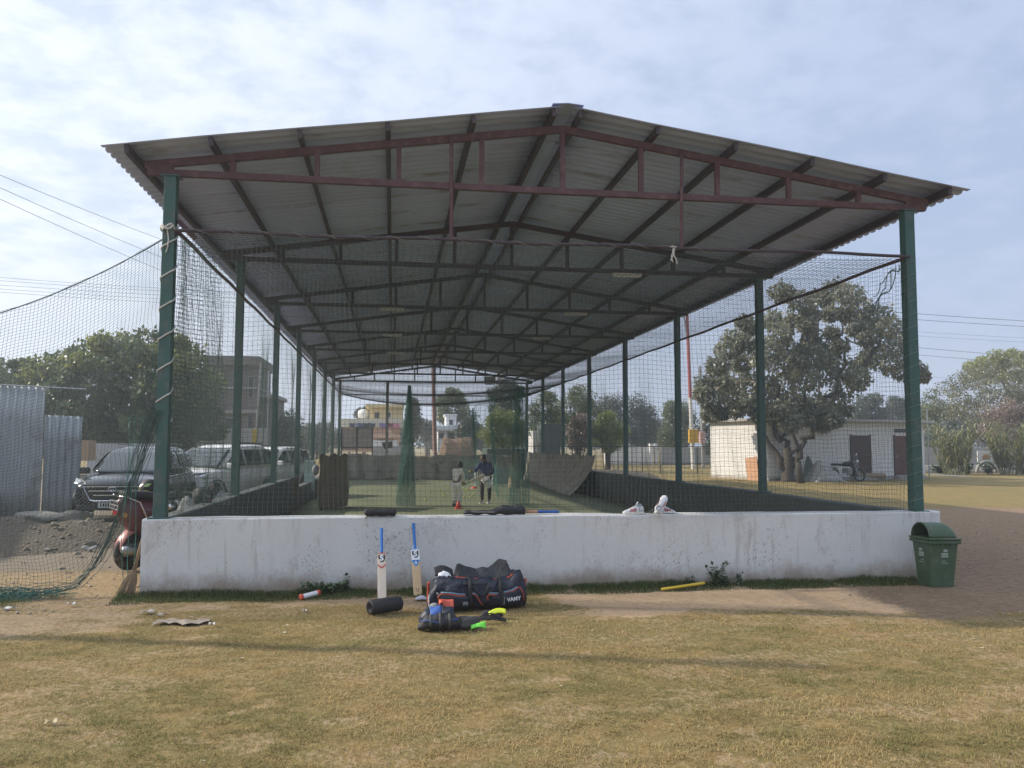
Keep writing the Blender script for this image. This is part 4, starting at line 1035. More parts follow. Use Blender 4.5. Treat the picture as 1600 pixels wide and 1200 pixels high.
# ---- plants: leafy weeds
def weed(c, h, n, spread, seed, label, leaf=.05, parent_mat=None, name='weed_plant'):
    r_ = random.Random(seed); t = thing(name, label, 'plant', (c[0], c[1], 0)); st = MB(); lf = MB()
    for k in range(n):
        a = r_.uniform(0, 2*PI); hh = h*r_.uniform(.35, 1); sp_ = spread*r_.uniform(.2, 1); pts = []
        for q in np.linspace(0, 1, 7): pts.append((c[0]+sp_*math.cos(a)*q**1.3, c[1]+sp_*math.sin(a)*q**1.3*.5, hh*q*(1-.15*q)))
        st.tube(pts, np.linspace(.005, .002, 7), 5)
        for q in np.linspace(.2, 1, 8):
            i = min(5, int(q*6)); p0 = np.array(pts[i])+(np.array(pts[i+1])-np.array(pts[i]))*(q*6-i if q < 1 else 1)
            for s_ in range(2):
                d = nrm((r_.uniform(-1, 1), r_.uniform(-1, .6), r_.uniform(-.2, .7))); w = nrm(np.cross(d, (r_.uniform(-.3, .3), r_.uniform(-.3, .3), 1))); l = leaf*r_.uniform(.6, 1.3)
                lf.add([p0, p0+d*l*.45+w*l*.3, p0+d*l-np.array([0, 0, l*.2]), p0+d*l*.45-w*l*.3], [(0, 1, 2, 3)])
    st.build('stem', m_weedstem, t); lf.build('leaves', m_weed, t); return t
m_weed = M('weed_leaf', (.055, .10, .04), .6, var=.45, scale=30); m_weedstem = M('weed_stem', (.12, .14, .06), .7)
a = at_z(1113, 912, 0); weed((a[0], -.27), .40, 11, .24, 3, 'tall leafy weed growing at the wall foot by the yellow stump', .065)
weed((a[0]+.05, -.33), .17, 22, .34, 4, 'low bushy weed clump spreading around the tall weed', .05)
a = at_z(1147, 910, 0); weed((a[0], -.26), .19, 5, .06, 5, 'small upright weed just right of the tall leafy one', .05)
a = at_z(520, 918, 0); weed((a[0]-.05, -.30), .16, 30, .33, 6, 'dark creeping weed at the wall foot beside the orange-ended tube', .075)
a = at_z(545, 912, 0); weed((a[0], -.25), .26, 4, .07, 8, 'short weed stalk at the end of the creeping weed', .07)
a = at_z(1062, 908, 0); weed((a[0], -.22), .16, 12, .22, 9, 'sparse weed behind the yellow stump at the wall', .03)

# ---- grass: blades of the lawn and the tuft strip along the wall
def blades(name, X, Y, Z, h, w, lean, tint, label, rng):
    n = len(X); a = rng.uniform(0, 2*PI, n); d = np.stack([np.cos(a), np.sin(a), np.zeros(n)], -1); p = np.stack([-np.sin(a), np.cos(a), np.zeros(n)], -1)
    b0 = np.stack([X, Y, Z-.004], -1); hh = h[:, None]; ln = lean[:, None]
    mid = b0+d*hh*ln*.45+np.array([0, 0, 1.])*hh*.6; tip = b0+d*hh*ln*1.1+np.array([0, 0, 1.])*hh*(1-.35*ln)
    ww = w[:, None]
    V = np.stack([b0-p*ww, b0+p*ww, mid+p*ww*.7, tip, mid-p*ww*.7], 1)
    i = np.arange(n)*5
    q = np.stack([i, i+1, i+2, i+4], -1); tr = np.stack([i+4, i+2, i+3, i+3], -1)
    me = bpy.data.meshes.new(name); me.vertices.add(n*5); me.vertices.foreach_set('co', V.astype(np.float32).ravel())
    lp = np.concatenate([q, tr[:, :3]], 1).astype(np.int32)
    me.loops.add(n*7); me.loops.foreach_set('vertex_index', lp.ravel())
    me.polygons.add(n*2); st = np.stack([np.arange(n)*7, np.arange(n)*7+4], 1).ravel().astype(np.int32); me.polygons.foreach_set('loop_start', st)
    me.polygons.foreach_set('loop_total', np.tile([4, 3], n).astype(np.int32)); me.update(calc_edges=True)
    ca_ = me.color_attributes.new('tint', 'FLOAT_COLOR', 'CORNER'); cc = np.ones((n, 7, 4), np.float32); cc[:, :, :3] = tint[:, None, :]; ca_.data.foreach_set('color', cc.ravel())
    o = link_mesh(name, me, m_grass); return set_props(o, label, 'grass', None, 'stuff')
m_grass = leaf_mat('grass_blade', (.33, .235, .095), (.145, .145, .042), (.56, .42, .22), .25, .15)
rng = np.random.default_rng(2)
def bilerp(G, X, Y):
    i = np.clip(np.searchsorted(gx, X)-1, 0, len(gx)-2); j = np.clip(np.searchsorted(gy, Y)-1, 0, len(gy)-2)
    fx = (X-gx[i])/(gx[i+1]-gx[i]); fy = (Y-gy[j])/(gy[j+1]-gy[j])
    return G[j, i]*(1-fx)*(1-fy)+G[j, i+1]*fx*(1-fy)+G[j+1, i]*(1-fx)*fy+G[j+1, i+1]*fx*fy
NB = 430000
Y = -7.3+7.0*rng.random(NB)**1.25; dist = Y+11.31
X = CAM[0]+dist*(.142+rng.uniform(-.70, .70, NB))
keep = (bilerp(sandy, X, Y)+.35*(rng.random(NB)-.5) < .42) & (bilerp(path, X, Y) < .3+.2*rng.random(NB)) & (rng.random(NB) < .12+1.25*smooth01((fnoise(X*7, Y*9, 4, 3)-.3)/.45))
X, Y = X[keep], Y[keep]; n = len(X)
gr = fnoise(X*.9, Y*1.6, 77, 4); gl_ = smooth01((gr-.44)/.22)
tint = np.stack([np.clip(gl_*.85+.9*(fnoise(X*5, Y*7, 91, 3)-.42)+rng.normal(0, .2, n), 0, 1), np.clip(rng.random(n)**1.5-.05, 0, 1)*(1-.5*gl_), np.zeros(n)], -1)
blades('lawn_grass', X, Y, bilerp(GZ, X, Y), rng.uniform(.012, .036, n)*(.55+1.0*fnoise(X*4, Y*5, 19, 3)), rng.uniform(.0012, .0026, n), rng.uniform(.5, 1.9, n), tint, 'short dry yellow-green lawn grass', rng)
n = 34000
X = rng.uniform(-5.7, 5.1, n); dn = rng.random(n)**1.6; Y = -.16-dn*(.34+.25*fnoise(X*1.3, X*0, 8, 3))
cl_ = fnoise(X*2.1, np.zeros(n), 31, 4); k = rng.random(n) < smooth01((cl_-.15)/.25)*.85+.15; X, Y, cl_, dn = X[k], Y[k], cl_[k], dn[k]; n = len(X)
tint = np.stack([np.clip(.85+rng.normal(0, .15, n), 0, 1), np.clip(rng.random(n)-.85, 0, 1), np.zeros(n)], -1)
m_g0 = m_grass; m_grass = leaf_mat('dark_green_grass_blade', (.19, .175, .07), (.075, .11, .036), (.36, .32, .16), .25, .15)  # darker, greener blades than the open lawn
blades('wall_grass', X, Y, bilerp(GZ, X, Y), rng.uniform(.03, .105, n)*(1.15-.8*dn)*(.5+cl_), rng.uniform(.0022, .004, n), rng.uniform(.2, 1.0, n), tint, 'dark green grass growing along the foot of the white wall', rng)
n = 5000
X = rng.uniform(-7.6, -6.6, n)-rng.random(n)*.8; Y = -.75+.5*rng.random(n); tint = np.stack([np.clip(.7+rng.normal(0, .2, n), 0, 1), np.clip(rng.random(n)-.7, 0, 1), np.zeros(n)], -1)
blades('verge_grass', X, Y, bilerp(GZ, X, Y), rng.uniform(.02, .07, n), rng.uniform(.002, .0035, n), rng.uniform(.3, 1.2, n), tint, 'green grass patch before the crumpled teal net', rng)

# fallen leaves, twigs and pebbles lying about
n = 1500
X = np.concatenate([rng.uniform(-9, 8, 700), rng.uniform(3.2, 14, 800)]); Y = np.concatenate([-6.5+6.3*rng.random(700)**.8, rng.uniform(-3.6, 9, 800)])
a = rng.uniform(0, 2*PI, n); L = rng.uniform(.015, .055, n); W = L*rng.uniform(.12, .5, n); z = bilerp(GZ, X, Y)+.012+.012*rng.random(n)
P0 = np.stack([X, Y, z], -1); d = np.stack([np.cos(a), np.sin(a), rng.uniform(-.1, .25, n)], -1); p = np.stack([-np.sin(a), np.cos(a), rng.uniform(-.3, .3, n)], -1)
V = np.stack([P0, P0+d*L[:, None]*.5+p*W[:, None]*.5, P0+d*L[:, None], P0+d*L[:, None]*.5-p*W[:, None]*.5], 1)
me = np_mesh('fallen_leaves', V.reshape(-1, 3), np.arange(n*4).reshape(n, 4)); add_tint(me, np.stack([rng.random(n), (rng.random(n) < .15)*1.0, np.zeros(n)], -1), 4)
set_props(link_mesh('fallen_leaves', me, leaf_mat('fallen_leaf', (.12, .075, .04), (.30, .21, .12), (.55, .50, .42), .1, .15)), 'scattered dry leaves and bits on the lawn and bare earth', 'leaves', None, 'stuff')
n = 900
X = np.concatenate([rng.uniform(3.4, 15, 600), rng.uniform(-9, -5.6, 300)]); Y = np.concatenate([rng.uniform(-3, 9, 600), rng.uniform(-1.2, 9, 300)]); s_ = rng.uniform(.006, .03, n)**1.0; z = bilerp(GZ, X, Y)
o8 = np.array([(1, 0, 0), (0, 1, 0), (-1, 0, 0), (0, -1, 0), (0, 0, .7), (0, 0, -.7)]); V = np.stack([X, Y, z+s_*.3], -1)[:, None, :]+o8[None]*s_[:, None, None]*rng.uniform(.5, 1.3, (n, 6, 1))
T = np.array([(0, 1, 4), (1, 2, 4), (2, 3, 4), (3, 0, 4), (1, 0, 5), (2, 1, 5), (3, 2, 5), (0, 3, 5)]); me = np_mesh('pebbles', V.reshape(-1, 3), (np.arange(n)[:, None, None]*6+T[None]).reshape(-1, 3))
set_props(link_mesh('pebbles', me, M('pebble_grey', (.30, .26, .21), .9, var=.4, scale=2)), 'small pebbles and clods on the bare earth', 'pebbles', None, 'stuff')

# ---------------------------------------------------------------- people in the lane
m_skin = M('brown_skin', (.20, .105, .065), .55, var=.1)
m_hair = M('black_hair', (.010, .009, .009), .6, var=.3, scale=40, bmp=.6, bscale=90)
m_cream = M('cream_whites', (.86, .80, .68), .8, var=.08, scale=12, bmp=.5, bscale=14, bdist=.02)
m_jacket = M('navy_blue_puffer', (.018, .032, .115), .5, var=.3, scale=10, bmp=.6, bscale=18, bdist=.02)
m_trackpant = M('black_track_pants', (.018, .02, .024), .75, var=.2, bmp=.3, bscale=15)
def skin_mesh(name, nodes, edges, mats, parent, sub=2, root=0):
    """nodes: list of (xyz, radius or (rx, ry)); grown with a Skin modifier and baked to one surface"""
    me = bpy.data.meshes.new(name); off = wloc(parent)
    me.from_pydata([tuple(np.array(p)-off) for p, _ in nodes], edges, [])
    o = bpy.data.objects.new(name+'_tmp', me); COL.objects.link(o)
    md = o.modifiers.new('skin', 'SKIN'); md.use_smooth_shade = True
    lay = me.skin_vertices[0]
    for i, (_, r) in enumerate(nodes): lay.data[i].radius = r if isinstance(r, tuple) else (r, r); lay.data[i].use_root = (i == root)
    s = o.modifiers.new('round', 'SUBSURF'); s.levels = sub; s.render_levels = sub
    dg = bpy.context.evaluated_depsgraph_get()
    m2 = bpy.data.meshes.new_from_object(o.evaluated_get(dg)); bpy.data.objects.remove(o)
    m2.materials.clear(); return link_mesh(name, m2, mats, parent, smooth=True)
def head_into(mb, c, r, face, tilt=0.0):
    """a head with nose, chin, ears, eye sockets; face = unit vector"""
    f = nrm(face); s = nrm(np.cross((0, 0, 1), f)); u = np.cross(f, s)
    def fn(a, b_):
        th, ph = a*2*PI, (b_-.5)*PI; d = np.array([math.cos(ph)*math.cos(th), math.cos(ph)*math.sin(th), math.sin(ph)])
        k = np.array([.95, .78, 1.18]); q = d*k
        if d[2] < 0: q[1] *= 1-.28*(-d[2]); q[0] += .10*(-d[2])
        fr = max(0, d[0])
        q[0] += .24*math.exp(-((d[1]/.16)**2+((d[2]+.08)/.20)**2))*fr
        for sy in (-1, 1): q[0] -= .10*math.exp(-(((d[1]-sy*.34)/.16)**2+((d[2]-.12)/.13)**2))*fr; q[1] += sy*.16*math.exp(-((d[0]/.18)**2+((d[2])/.2)**2+((d[1]-sy)/.5)**2))
        q[0] -= .05*math.exp(-((d[1]/.3)**2+((d[2]+.5)/.06)**2))*fr
        return np.array(c)+r*(f*q[0]+s*q[1]+u*q[2])
    mb.grid(fn, 32, 24, wrap_u=True)
def hand_nodes(wrist, palm_dir, thumb_side, s, curl=.8, grip=None):
    """palm and five bent fingers as short skinned chains"""
    w = np.array(wrist, float); d = nrm(palm_dir); t = nrm(thumb_side-d*np.dot(thumb_side, d)); n = np.cross(d, t); nodes, edges = [(w, .028*s/.18), (w+d*.45*s, (.036*s/.18, .018*s/.18))], [(0, 1)]
    chains = []
    for k, (ln, o) in enumerate(((.42, .30), (.48, .10), (.44, -.10), (.34, -.28))):
        b0 = w+d*.46*s+t*o*s; p1 = b0+(d*math.cos(curl*.5)+n*math.sin(curl*.5))*ln*.5*s; p2 = p1+(d*math.cos(curl*1.6)+n*math.sin(curl*1.6))*ln*.5*s
        chains.append([w+d*.25*s+t*o*.6*s, b0, p1, p2])
    b0 = w+d*.15*s+t*.22*s; chains.append([b0, b0+(d*.5+t*.8)*.22*s, b0+(d*.8+t*.75+n*.4)*.38*s])
    return nodes, edges, chains
def person_body(parent, J, R, head, face, hr, hands, mats):
    names = list(J); nodes = [(J[k], R[k]) for k in names]; ix = {k: i for i, k in enumerate(names)}
    E = [('pelvis', 'belly'), ('belly', 'chest'), ('chest', 'neck'), ('neck', 'skull')]
    for s in 'LR': E += [('pelvis', 'hip'+s), ('hip'+s, 'knee'+s), ('knee'+s, 'ankle'+s), ('ankle'+s, 'toe'+s), ('chest', 'sho'+s), ('sho'+s, 'elb'+s), ('elb'+s, 'wri'+s)]
    b = skin_mesh('body', nodes, [(ix[a], ix[c]) for a, c in E], mats, parent)
    me = b.data; V = np.array([v.co[:] for v in me.vertices]); Fs = [list(p.vertices) for p in me.polygons]
    mb = MB(); off = wloc(parent)
    mb.v = [tuple(v) for v in V]; mb.f = Fs; mb.m = [0]*len(Fs)
    hb = MB(); head_into(hb, head, hr, face)
    for w, d, t, s, c in hands:
        nd, ed, ch = hand_nodes(w, d, t, s, c)
        hb.tube([p for p, _ in nd], [.026*s/.18, .034*s/.18], 10)
        for q in ch: hb.tube(q, np.linspace(.0095, .0065, len(q))*s/.18, 6)
    mb.add([tuple(np.array(p)-off) for p in hb.v], hb.f)
    me2 = bpy.data.meshes.new('body'); me2.from_pydata(mb.v, [], mb.f); me2.update(); bpy.data.objects.remove(b)
    return link_mesh('body', me2, mats, parent, smooth=True)
def cloth(parent, name, J, keys, R, edges, mat, grow):
    ix = {k: i for i, k in enumerate(keys)}
    return skin_mesh(name, [(J[k], tuple(q+grow for q in R[k]) if isinstance(R[k], tuple) else R[k]+grow) for k in keys], [(ix[a], ix[c]) for a, c in edges], mat, parent)
def shoe_mesh(parent, ank, toe, mat, s=1.0):
    a, t_ = np.array(ank), np.array(toe); d = nrm((t_-a)*np.array([1, 1, 0])); w = np.array([-d[1], d[0], 0]); heel = np.array([a[0], a[1], 0])-d*.06*s; rings = []
    fz = min(a[2], t_[2])-.03
    for k, wd, h in ((0, .028, .07), (.15, .038, .085), (.4, .036, .08), (.7, .045, .055), (.9, .036, .042), (1.0, .016, .03)):
        c = heel+d*.27*s*k; rings.append([(c+w*wd*s*x)+np.array([0, 0, .016+h*s*z]) for x, z in ((-1, 0), (-1, .5), (-.5, 1), (.5, 1), (1, .5), (1, 0))])
    mb = MB(); mb.loft(rings); return mb.build('shoe', mat, parent, smooth=True)

# coach: dark hair, navy jacket, bucket under the left arm, right arm reaching out with a ball
cp = at_z(758, 787); Hc = 1.56
co = thing('person', 'coach in navy jacket and black trousers holding a white bucket, arm stretched out', 'person', (cp[0], cp[1], .012))
cx, cy = cp[0], cp[1]; k = Hc/1.70
def c_(x, y, z): return (cx+x*k, cy+y*k, .012+z*k)
J = dict(pelvis=c_(.03, 0, .93), belly=c_(.0, -.01, 1.10), chest=c_(-.02, -.02, 1.30), neck=c_(-.05, -.04, 1.47), skull=c_(-.07, -.06, 1.56),
         hipL=c_(-.09, 0, .86), kneeL=c_(-.12, -.04, .50), ankleL=c_(-.11, .0, .10), toeL=c_(-.20, -.14, .04), hipR=c_(.13, 0, .86), kneeR=c_(.15, -.04, .50), ankleR=c_(.15, .02, .10), toeR=c_(.08, -.14, .04),
         shoL=c_(-.20, -.03, 1.38), elbL=c_(-.33, -.16, 1.20), wriL=c_(-.47, -.30, 1.13), shoR=c_(.18, .0, 1.38), elbR=c_(.30, -.02, 1.14), wriR=c_(.13, -.16, 1.00))
R = dict(pelvis=(.16, .12), belly=(.15, .12), chest=(.19, .13), neck=.06, skull=.08, hipL=.09, kneeL=.062, ankleL=.042, toeL=.03, hipR=.09, kneeR=.062, ankleR=.042, toeR=.03, shoL=.075, elbL=.05, wriL=.034, shoR=.075, elbR=.05, wriR=.034)
R = {a: (tuple(q*k for q in b) if isinstance(b, tuple) else b*k) for a, b in R.items()}
face = nrm((-.75, -.62, -.12)); hd = c_(-.10, -.08, 1.59)
person_body(co, J, R, hd, face, .098*k, [(J['wriL'], (-.8, -.55, .0), np.array((0, 0, 1.)), .17*k, 1.1), (J['wriR'], (-.55, -.6, -.35), np.array((0, .3, 1.)), .17*k, 1.0)], m_skin)
TE = [('pelvis', 'belly'), ('belly', 'chest')]+[e for s in 'LR' for e in (('chest', 'sho'+s), ('sho'+s, 'elb'+s), ('elb'+s, 'wri'+s))]
J2 = dict(J); J2['wriL'] = tuple(np.array(J['elbL'])*.15+np.array(J['wriL'])*.85); J2['wriR'] = tuple(np.array(J['elbR'])*.15+np.array(J['wriR'])*.85)
cloth(co, 'jacket', J2, ['pelvis', 'belly', 'chest', 'shoL', 'elbL', 'wriL', 'shoR', 'elbR', 'wriR'], R, TE, m_jacket, .022)
LE = [e for s in 'LR' for e in (('pelvis', 'hip'+s), ('hip'+s, 'knee'+s), ('knee'+s, 'ankle'+s))]
cloth(co, 'trousers', J, ['pelvis', 'hipL', 'kneeL', 'ankleL', 'hipR', 'kneeR', 'ankleR'], R, LE, m_trackpant, .016)
for s in 'LR': shoe_mesh(co, J['ankle'+s], J['toe'+s], m_whiteprint, k)
hb = MB(); hc = np.array(hd)+np.array([.018, .014, .028])*k
hb.grid(lambda u, v: hc+.104*k*np.array([math.cos((v-.5)*PI)*math.cos(u*2*PI)*1.0, math.cos((v-.5)*PI)*math.sin(u*2*PI)*.98, max(-.42, math.sin((v-.5)*PI)*1.16)])*(1+.05*math.sin(u*40)*math.sin(v*30)), 26, 18, wrap_u=True); hb.build('hair', m_hair, co, smooth=True)
mb = MB(); mb.tube([c_(-.03+.105*math.cos(a), -.03+.09*math.sin(a), 1.445+.012*math.sin(a*3)) for a in np.linspace(0, 2*PI, 18)], .034*k, 8); mb.build('collar', m_jacket, co, smooth=True)
# bucket
bk = thing('bucket', 'white plastic bucket tilted in the arm of the coach', 'bucket', c_(.03, -.27, .74))
ax = nrm((-.42, -.25, .80)); b0 = np.array(c_(.12, -.24, .60))
mb = MB(); mb.lathe([(.001, .0), (.108, .0), (.112, .01), (.145, .30), (.153, .305), (.153, .325), (.143, .325), (.138, .30), (.105, .02), (.001, .018)], b0, 26, ax, caps=False); mb.build('pail', m_white, bk, smooth=True)
mb = MB(); mb.lathe([(.142, .24), (.149, .242), (.15, .256), (.144, .258)], b0, 26, ax, caps=False); mb.build('band', M('grey_band', (.33, .33, .34), .5), bk, smooth=True)
m_ball = M('tennis_ball_felt', (.48, .52, .10), .9, var=.1)
def ball(c, r, name, mat, label, group=None):
    mb = MB(); mb.lathe([(r*math.sin(a), -r*math.cos(a)) for a in np.linspace(.05, PI-.05, 10)], c, 14); return set_props(mb.build(name, mat, smooth=True), label, 'ball', group)
hl = np.array(J['wriL'])+nrm((-.8, -.55, 0))*.12*k
ball(hl+np.array([-.02, -.02, .02]), .034, 'tennis_ball', m_ball, 'yellow tennis ball in the outstretched hand of the coach')

# young batter: stooped, seen from behind, white kit, navy helmet
bp_ = at_z(713, 792); k = .835
ba = thing('person', 'young batter in cream whites and navy helmet, crouching towards the coach with a bat', 'person', (bp_[0], bp_[1], .012))
def b__(x, y, z): return (bp_[0]+x*k, bp_[1]+y*k, .012+z*k)
J = dict(pelvis=b__(-.03, 0, .88), belly=b__(.0, .05, 1.04), chest=b__(.05, .12, 1.24), neck=b__(.10, .19, 1.40), skull=b__(.13, .23, 1.48),
         hipL=b__(-.10, .02, .82), kneeL=b__(-.06, .09, .47), ankleL=b__(-.10, -.04, .10), toeL=b__(-.02, .08, .04), hipR=b__(.06, .0, .82), kneeR=b__(.13, .08, .46), ankleR=b__(.05, -.06, .10), toeR=b__(.16, .03, .04),
         shoL=b__(-.08, .16, 1.34), elbL=b__(-.02, .33, 1.08), wriL=b__(.20, .36, .88), shoR=b__(.20, .10, 1.34), elbR=b__(.27, .18, 1.06), wriR=b__(.27, .34, .86))
R = dict(pelvis=(.125, .125), belly=(.115, .115), chest=(.135, .125), neck=.055, skull=.075, hipL=.092, kneeL=.065, ankleL=.042, toeL=.03, hipR=.092, kneeR=.065, ankleR=.042, toeR=.03, shoL=.07, elbL=.048, wriL=.034, shoR=.07, elbR=.048, wriR=.034)
R = {a: (tuple(q*k for q in b) if isinstance(b, tuple) else b*k) for a, b in R.items()}
face = nrm((.70, .66, -.25)); hd = b__(.16, .26, 1.51)
person_body(ba, J, R, hd, face, .098*k, [(J['wriL'], (.7, .2, -.5), np.array((0, .3, 1.)), .17*k, 1.3), (J['wriR'], (.7, .25, -.45), np.array((0, .3, 1.)), .17*k, 1.3)], m_skin)
J2 = dict(J); J2['wriL'] = tuple(np.array(J['elbL'])*.12+np.array(J['wriL'])*.88); J2['wriR'] = tuple(np.array(J['elbR'])*.12+np.array(J['wriR'])*.88)
cloth(ba, 'shirt', J2, ['pelvis', 'belly', 'chest', 'shoL', 'elbL', 'wriL', 'shoR', 'elbR', 'wriR'], R, TE, m_cream, .014)
cloth(ba, 'trousers', J, ['pelvis', 'hipL', 'kneeL', 'ankleL', 'hipR', 'kneeR', 'ankleR'], R, LE, m_cream, .02)
for s in 'LR':
    shoe_mesh(ba, J['ankle'+s], J['toe'+s], m_charcoal, k)
    mb = MB(); a0, k0 = np.array(J['ankle'+s]), np.array(J['knee'+s]); f = nrm((.6, .8, 0)); w = np.array([-f[1], f[0], 0])
    mb.grid(lambda u, v: a0+(k0-a0)*(-.05+1.35*v)+(f*math.cos((u-.5)*2.6)+w*math.sin((u-.5)*2.6))*(.075+.012*math.sin(u*30))*k, 18, 8); mb.build('leg_pad', m_cream, ba, smooth=True, solid=.02)
    mb = MB()
    for z in (.25, .6): mb.tube([a0+(k0-a0)*z+np.array([math.cos(a), math.sin(a), 0])*.072*k for a in np.linspace(0, 2*PI, 16)], .009, 5)
    mb.build('pad_strap', m_charcoal, ba)
hb = MB(); hc = np.array(hd)+np.array([-.01, -.012, .022])
hb.grid(lambda u, v: hc+.118*k*np.array([math.cos((v-.5)*PI)*math.cos(u*2*PI), math.cos((v-.5)*PI)*math.sin(u*2*PI), max(-.72, math.sin((v-.5)*PI)*1.12)]), 24, 16, wrap_u=True)
hb.build('helmet', m_navy, ba, smooth=True)
mb = MB(); f = nrm((.72, .68, 0)); w = np.array([-f[1], f[0], 0])
mb.grid(lambda u, v: hc+f*(.09+.075*v*math.cos((u-.5)*2))*k+w*(u-.5)*.19*k+np.array([0, 0, .035-.02*v])*k, 10, 4); mb.build('peak', m_navy, ba, smooth=True, solid=.006)
mb = MB()
for z in (-.03, -.065, -.10): mb.tube([hc+f*(.118*math.cos(a))*k+w*.11*math.sin(a)*k+np.array([0, 0, z])*k for a in np.linspace(-1.2, 1.2, 10)], .004, 4)
mb.build('face_grille', m_steel, ba)
h0 = np.array(J['wriR'])+np.array([.06, .03, -.05]); d = nrm((.93, .12, .42))
bt = thing('cricket_bat', 'pale bat pointing up and forward in the hands of the young batter', 'cricket bat', h0)
mb = MB(); mb.tube([h0-d*.10, h0+d*.20], .018, 10); mb.build('handle', M('green_grip', (.10, .16, .10), .7), bt, smooth=True)
s_ = nrm(np.cross(d, (0, 1, .3))); u_ = np.cross(d, s_); rings = []
for q in np.linspace(0, 1, 9):
    w = .05*(.55 if q < .05 else (1 if q < .9 else 1-(q-.9)*3)); c = h0+d*(.2+.50*q); rings.append([c+s_*w+u_*.006, c+u_*.03, c-s_*w+u_*.006, c-s_*w-u_*.012, c+s_*w-u_*.012])
mb = MB(); mb.loft(rings); mb.build('blade', m_paleWillow, bt)

# cones, balls, stumps
m_cone = M('orange_red_cone', (.62, .07, .03), .5, var=.1)
a = at_z(716, 795, .012)
cn = thing('marker_cone', 'small orange cone standing at the feet of the young batter', 'cone', a)
mb = MB(); mb.lathe([(.13, 0), (.135, .006), (.13, .012)], a, 20); mb.build('base', m_cone, cn)
mb = MB(); mb.lathe([(.10, .012), (.025, .23), (.018, .235), (.001, .235)], a, 20); mb.build('cone_body', m_cone, cn, smooth=True)
a = at_z(741, 763, .012)
mb = MB(); mb.lathe([(.16, 0), (.15, .02), (.08, .075), (.075, .075), (.13, .015), (.15, 0)], a, 22, caps=False); set_props(mb.build('disc_cone', m_cone, smooth=True), 'orange disc marker lying on the turf behind the bat', 'cone')
for i, (x, y) in enumerate(((688, 767), (692, 771), (693, 775), (724, 763), (727, 767), (730, 766), (733, 770), (738, 774), (735, 777), (729, 764), (741, 770), (700, 762), (665, 780), (671, 768), (658, 757), (726, 776))):
    a = at_z(x, y, .045); ball(a, .036, 'tennis_ball', m_ball, 'yellow tennis ball lying loose on the turf around the batter', 'loose tennis balls on the turf')
a = at_z(746, 760, .012)
sp_ = thing('portable_stumps', 'white training stumps in an orange base behind the bat', 'stumps', a)
mb = MB(); mb.box(a+np.array([0, 0, .02]), (.4, .14, .04)); mb.build('base', m_white, sp_, bevel=.01)
for kx in (-.11, 0, .11):
    mb = MB(); mb.tube([a+np.array([kx, 0, .03]), a+np.array([kx, 0, .72])], .02, 10); mb.build('stump', m_white if kx < .1 else M('orange_stump', (.55, .25, .10), .5), sp_, smooth=True)
a, b_ = at_z(770, 757, .0), at_z(801, 757, .0); hh = at_y(785, 731, a[1])[2]
bx = thing('storage_box', 'pale grey metal box standing by the tarpaulin right of the coach', 'box', (a+b_)/2)
mb = MB(); mb.box(((a[0]+b_[0])/2, a[1]+.3, hh/2), (b_[0]-a[0], .55, hh)); mb.build('case', M('pale_grey_paint', (.27, .31, .30), .6, var=.2, dirt=(.14, .15, .13)), bx, bevel=.02)
mb = MB(); mb.box(((a[0]+b_[0])/2, a[1]+.3, hh+.02), (b_[0]-a[0]+.06, .6, .04)); mb.build('lid', M('pale_grey_lid', (.33, .36, .36), .6), bx, bevel=.01)
for kx in (.3, .7):
    mb = MB(); mb.box((a[0]+(b_[0]-a[0])*kx, a[1]+.02, hh*.6), (.2, .02, .05)); mb.build('handle', m_steel, bx)
a = at_y(803, 745, 25.5); zt = at_y(803, 706, 25.5)[2]
mb = MB(); mb.grid(lambda u, v: (a[0]+(.24-.10*v)*math.cos(u*2*PI)*(1+.2*math.sin(u*18))+.1*v, 25.5+.16*math.sin(u*2*PI)*(1+.2*math.sin(u*14)), zt*v+.02), 26, 12, wrap_u=True)
set_props(mb.build('rolled_matting', M('tan_rolled_matting', (.42, .30, .19), .9, var=.3, bmp=.5), smooth=True), 'tall tan bundle of rolled matting standing behind the teal curtain', 'mat roll')
a = at_y(557, 770, 20.0)

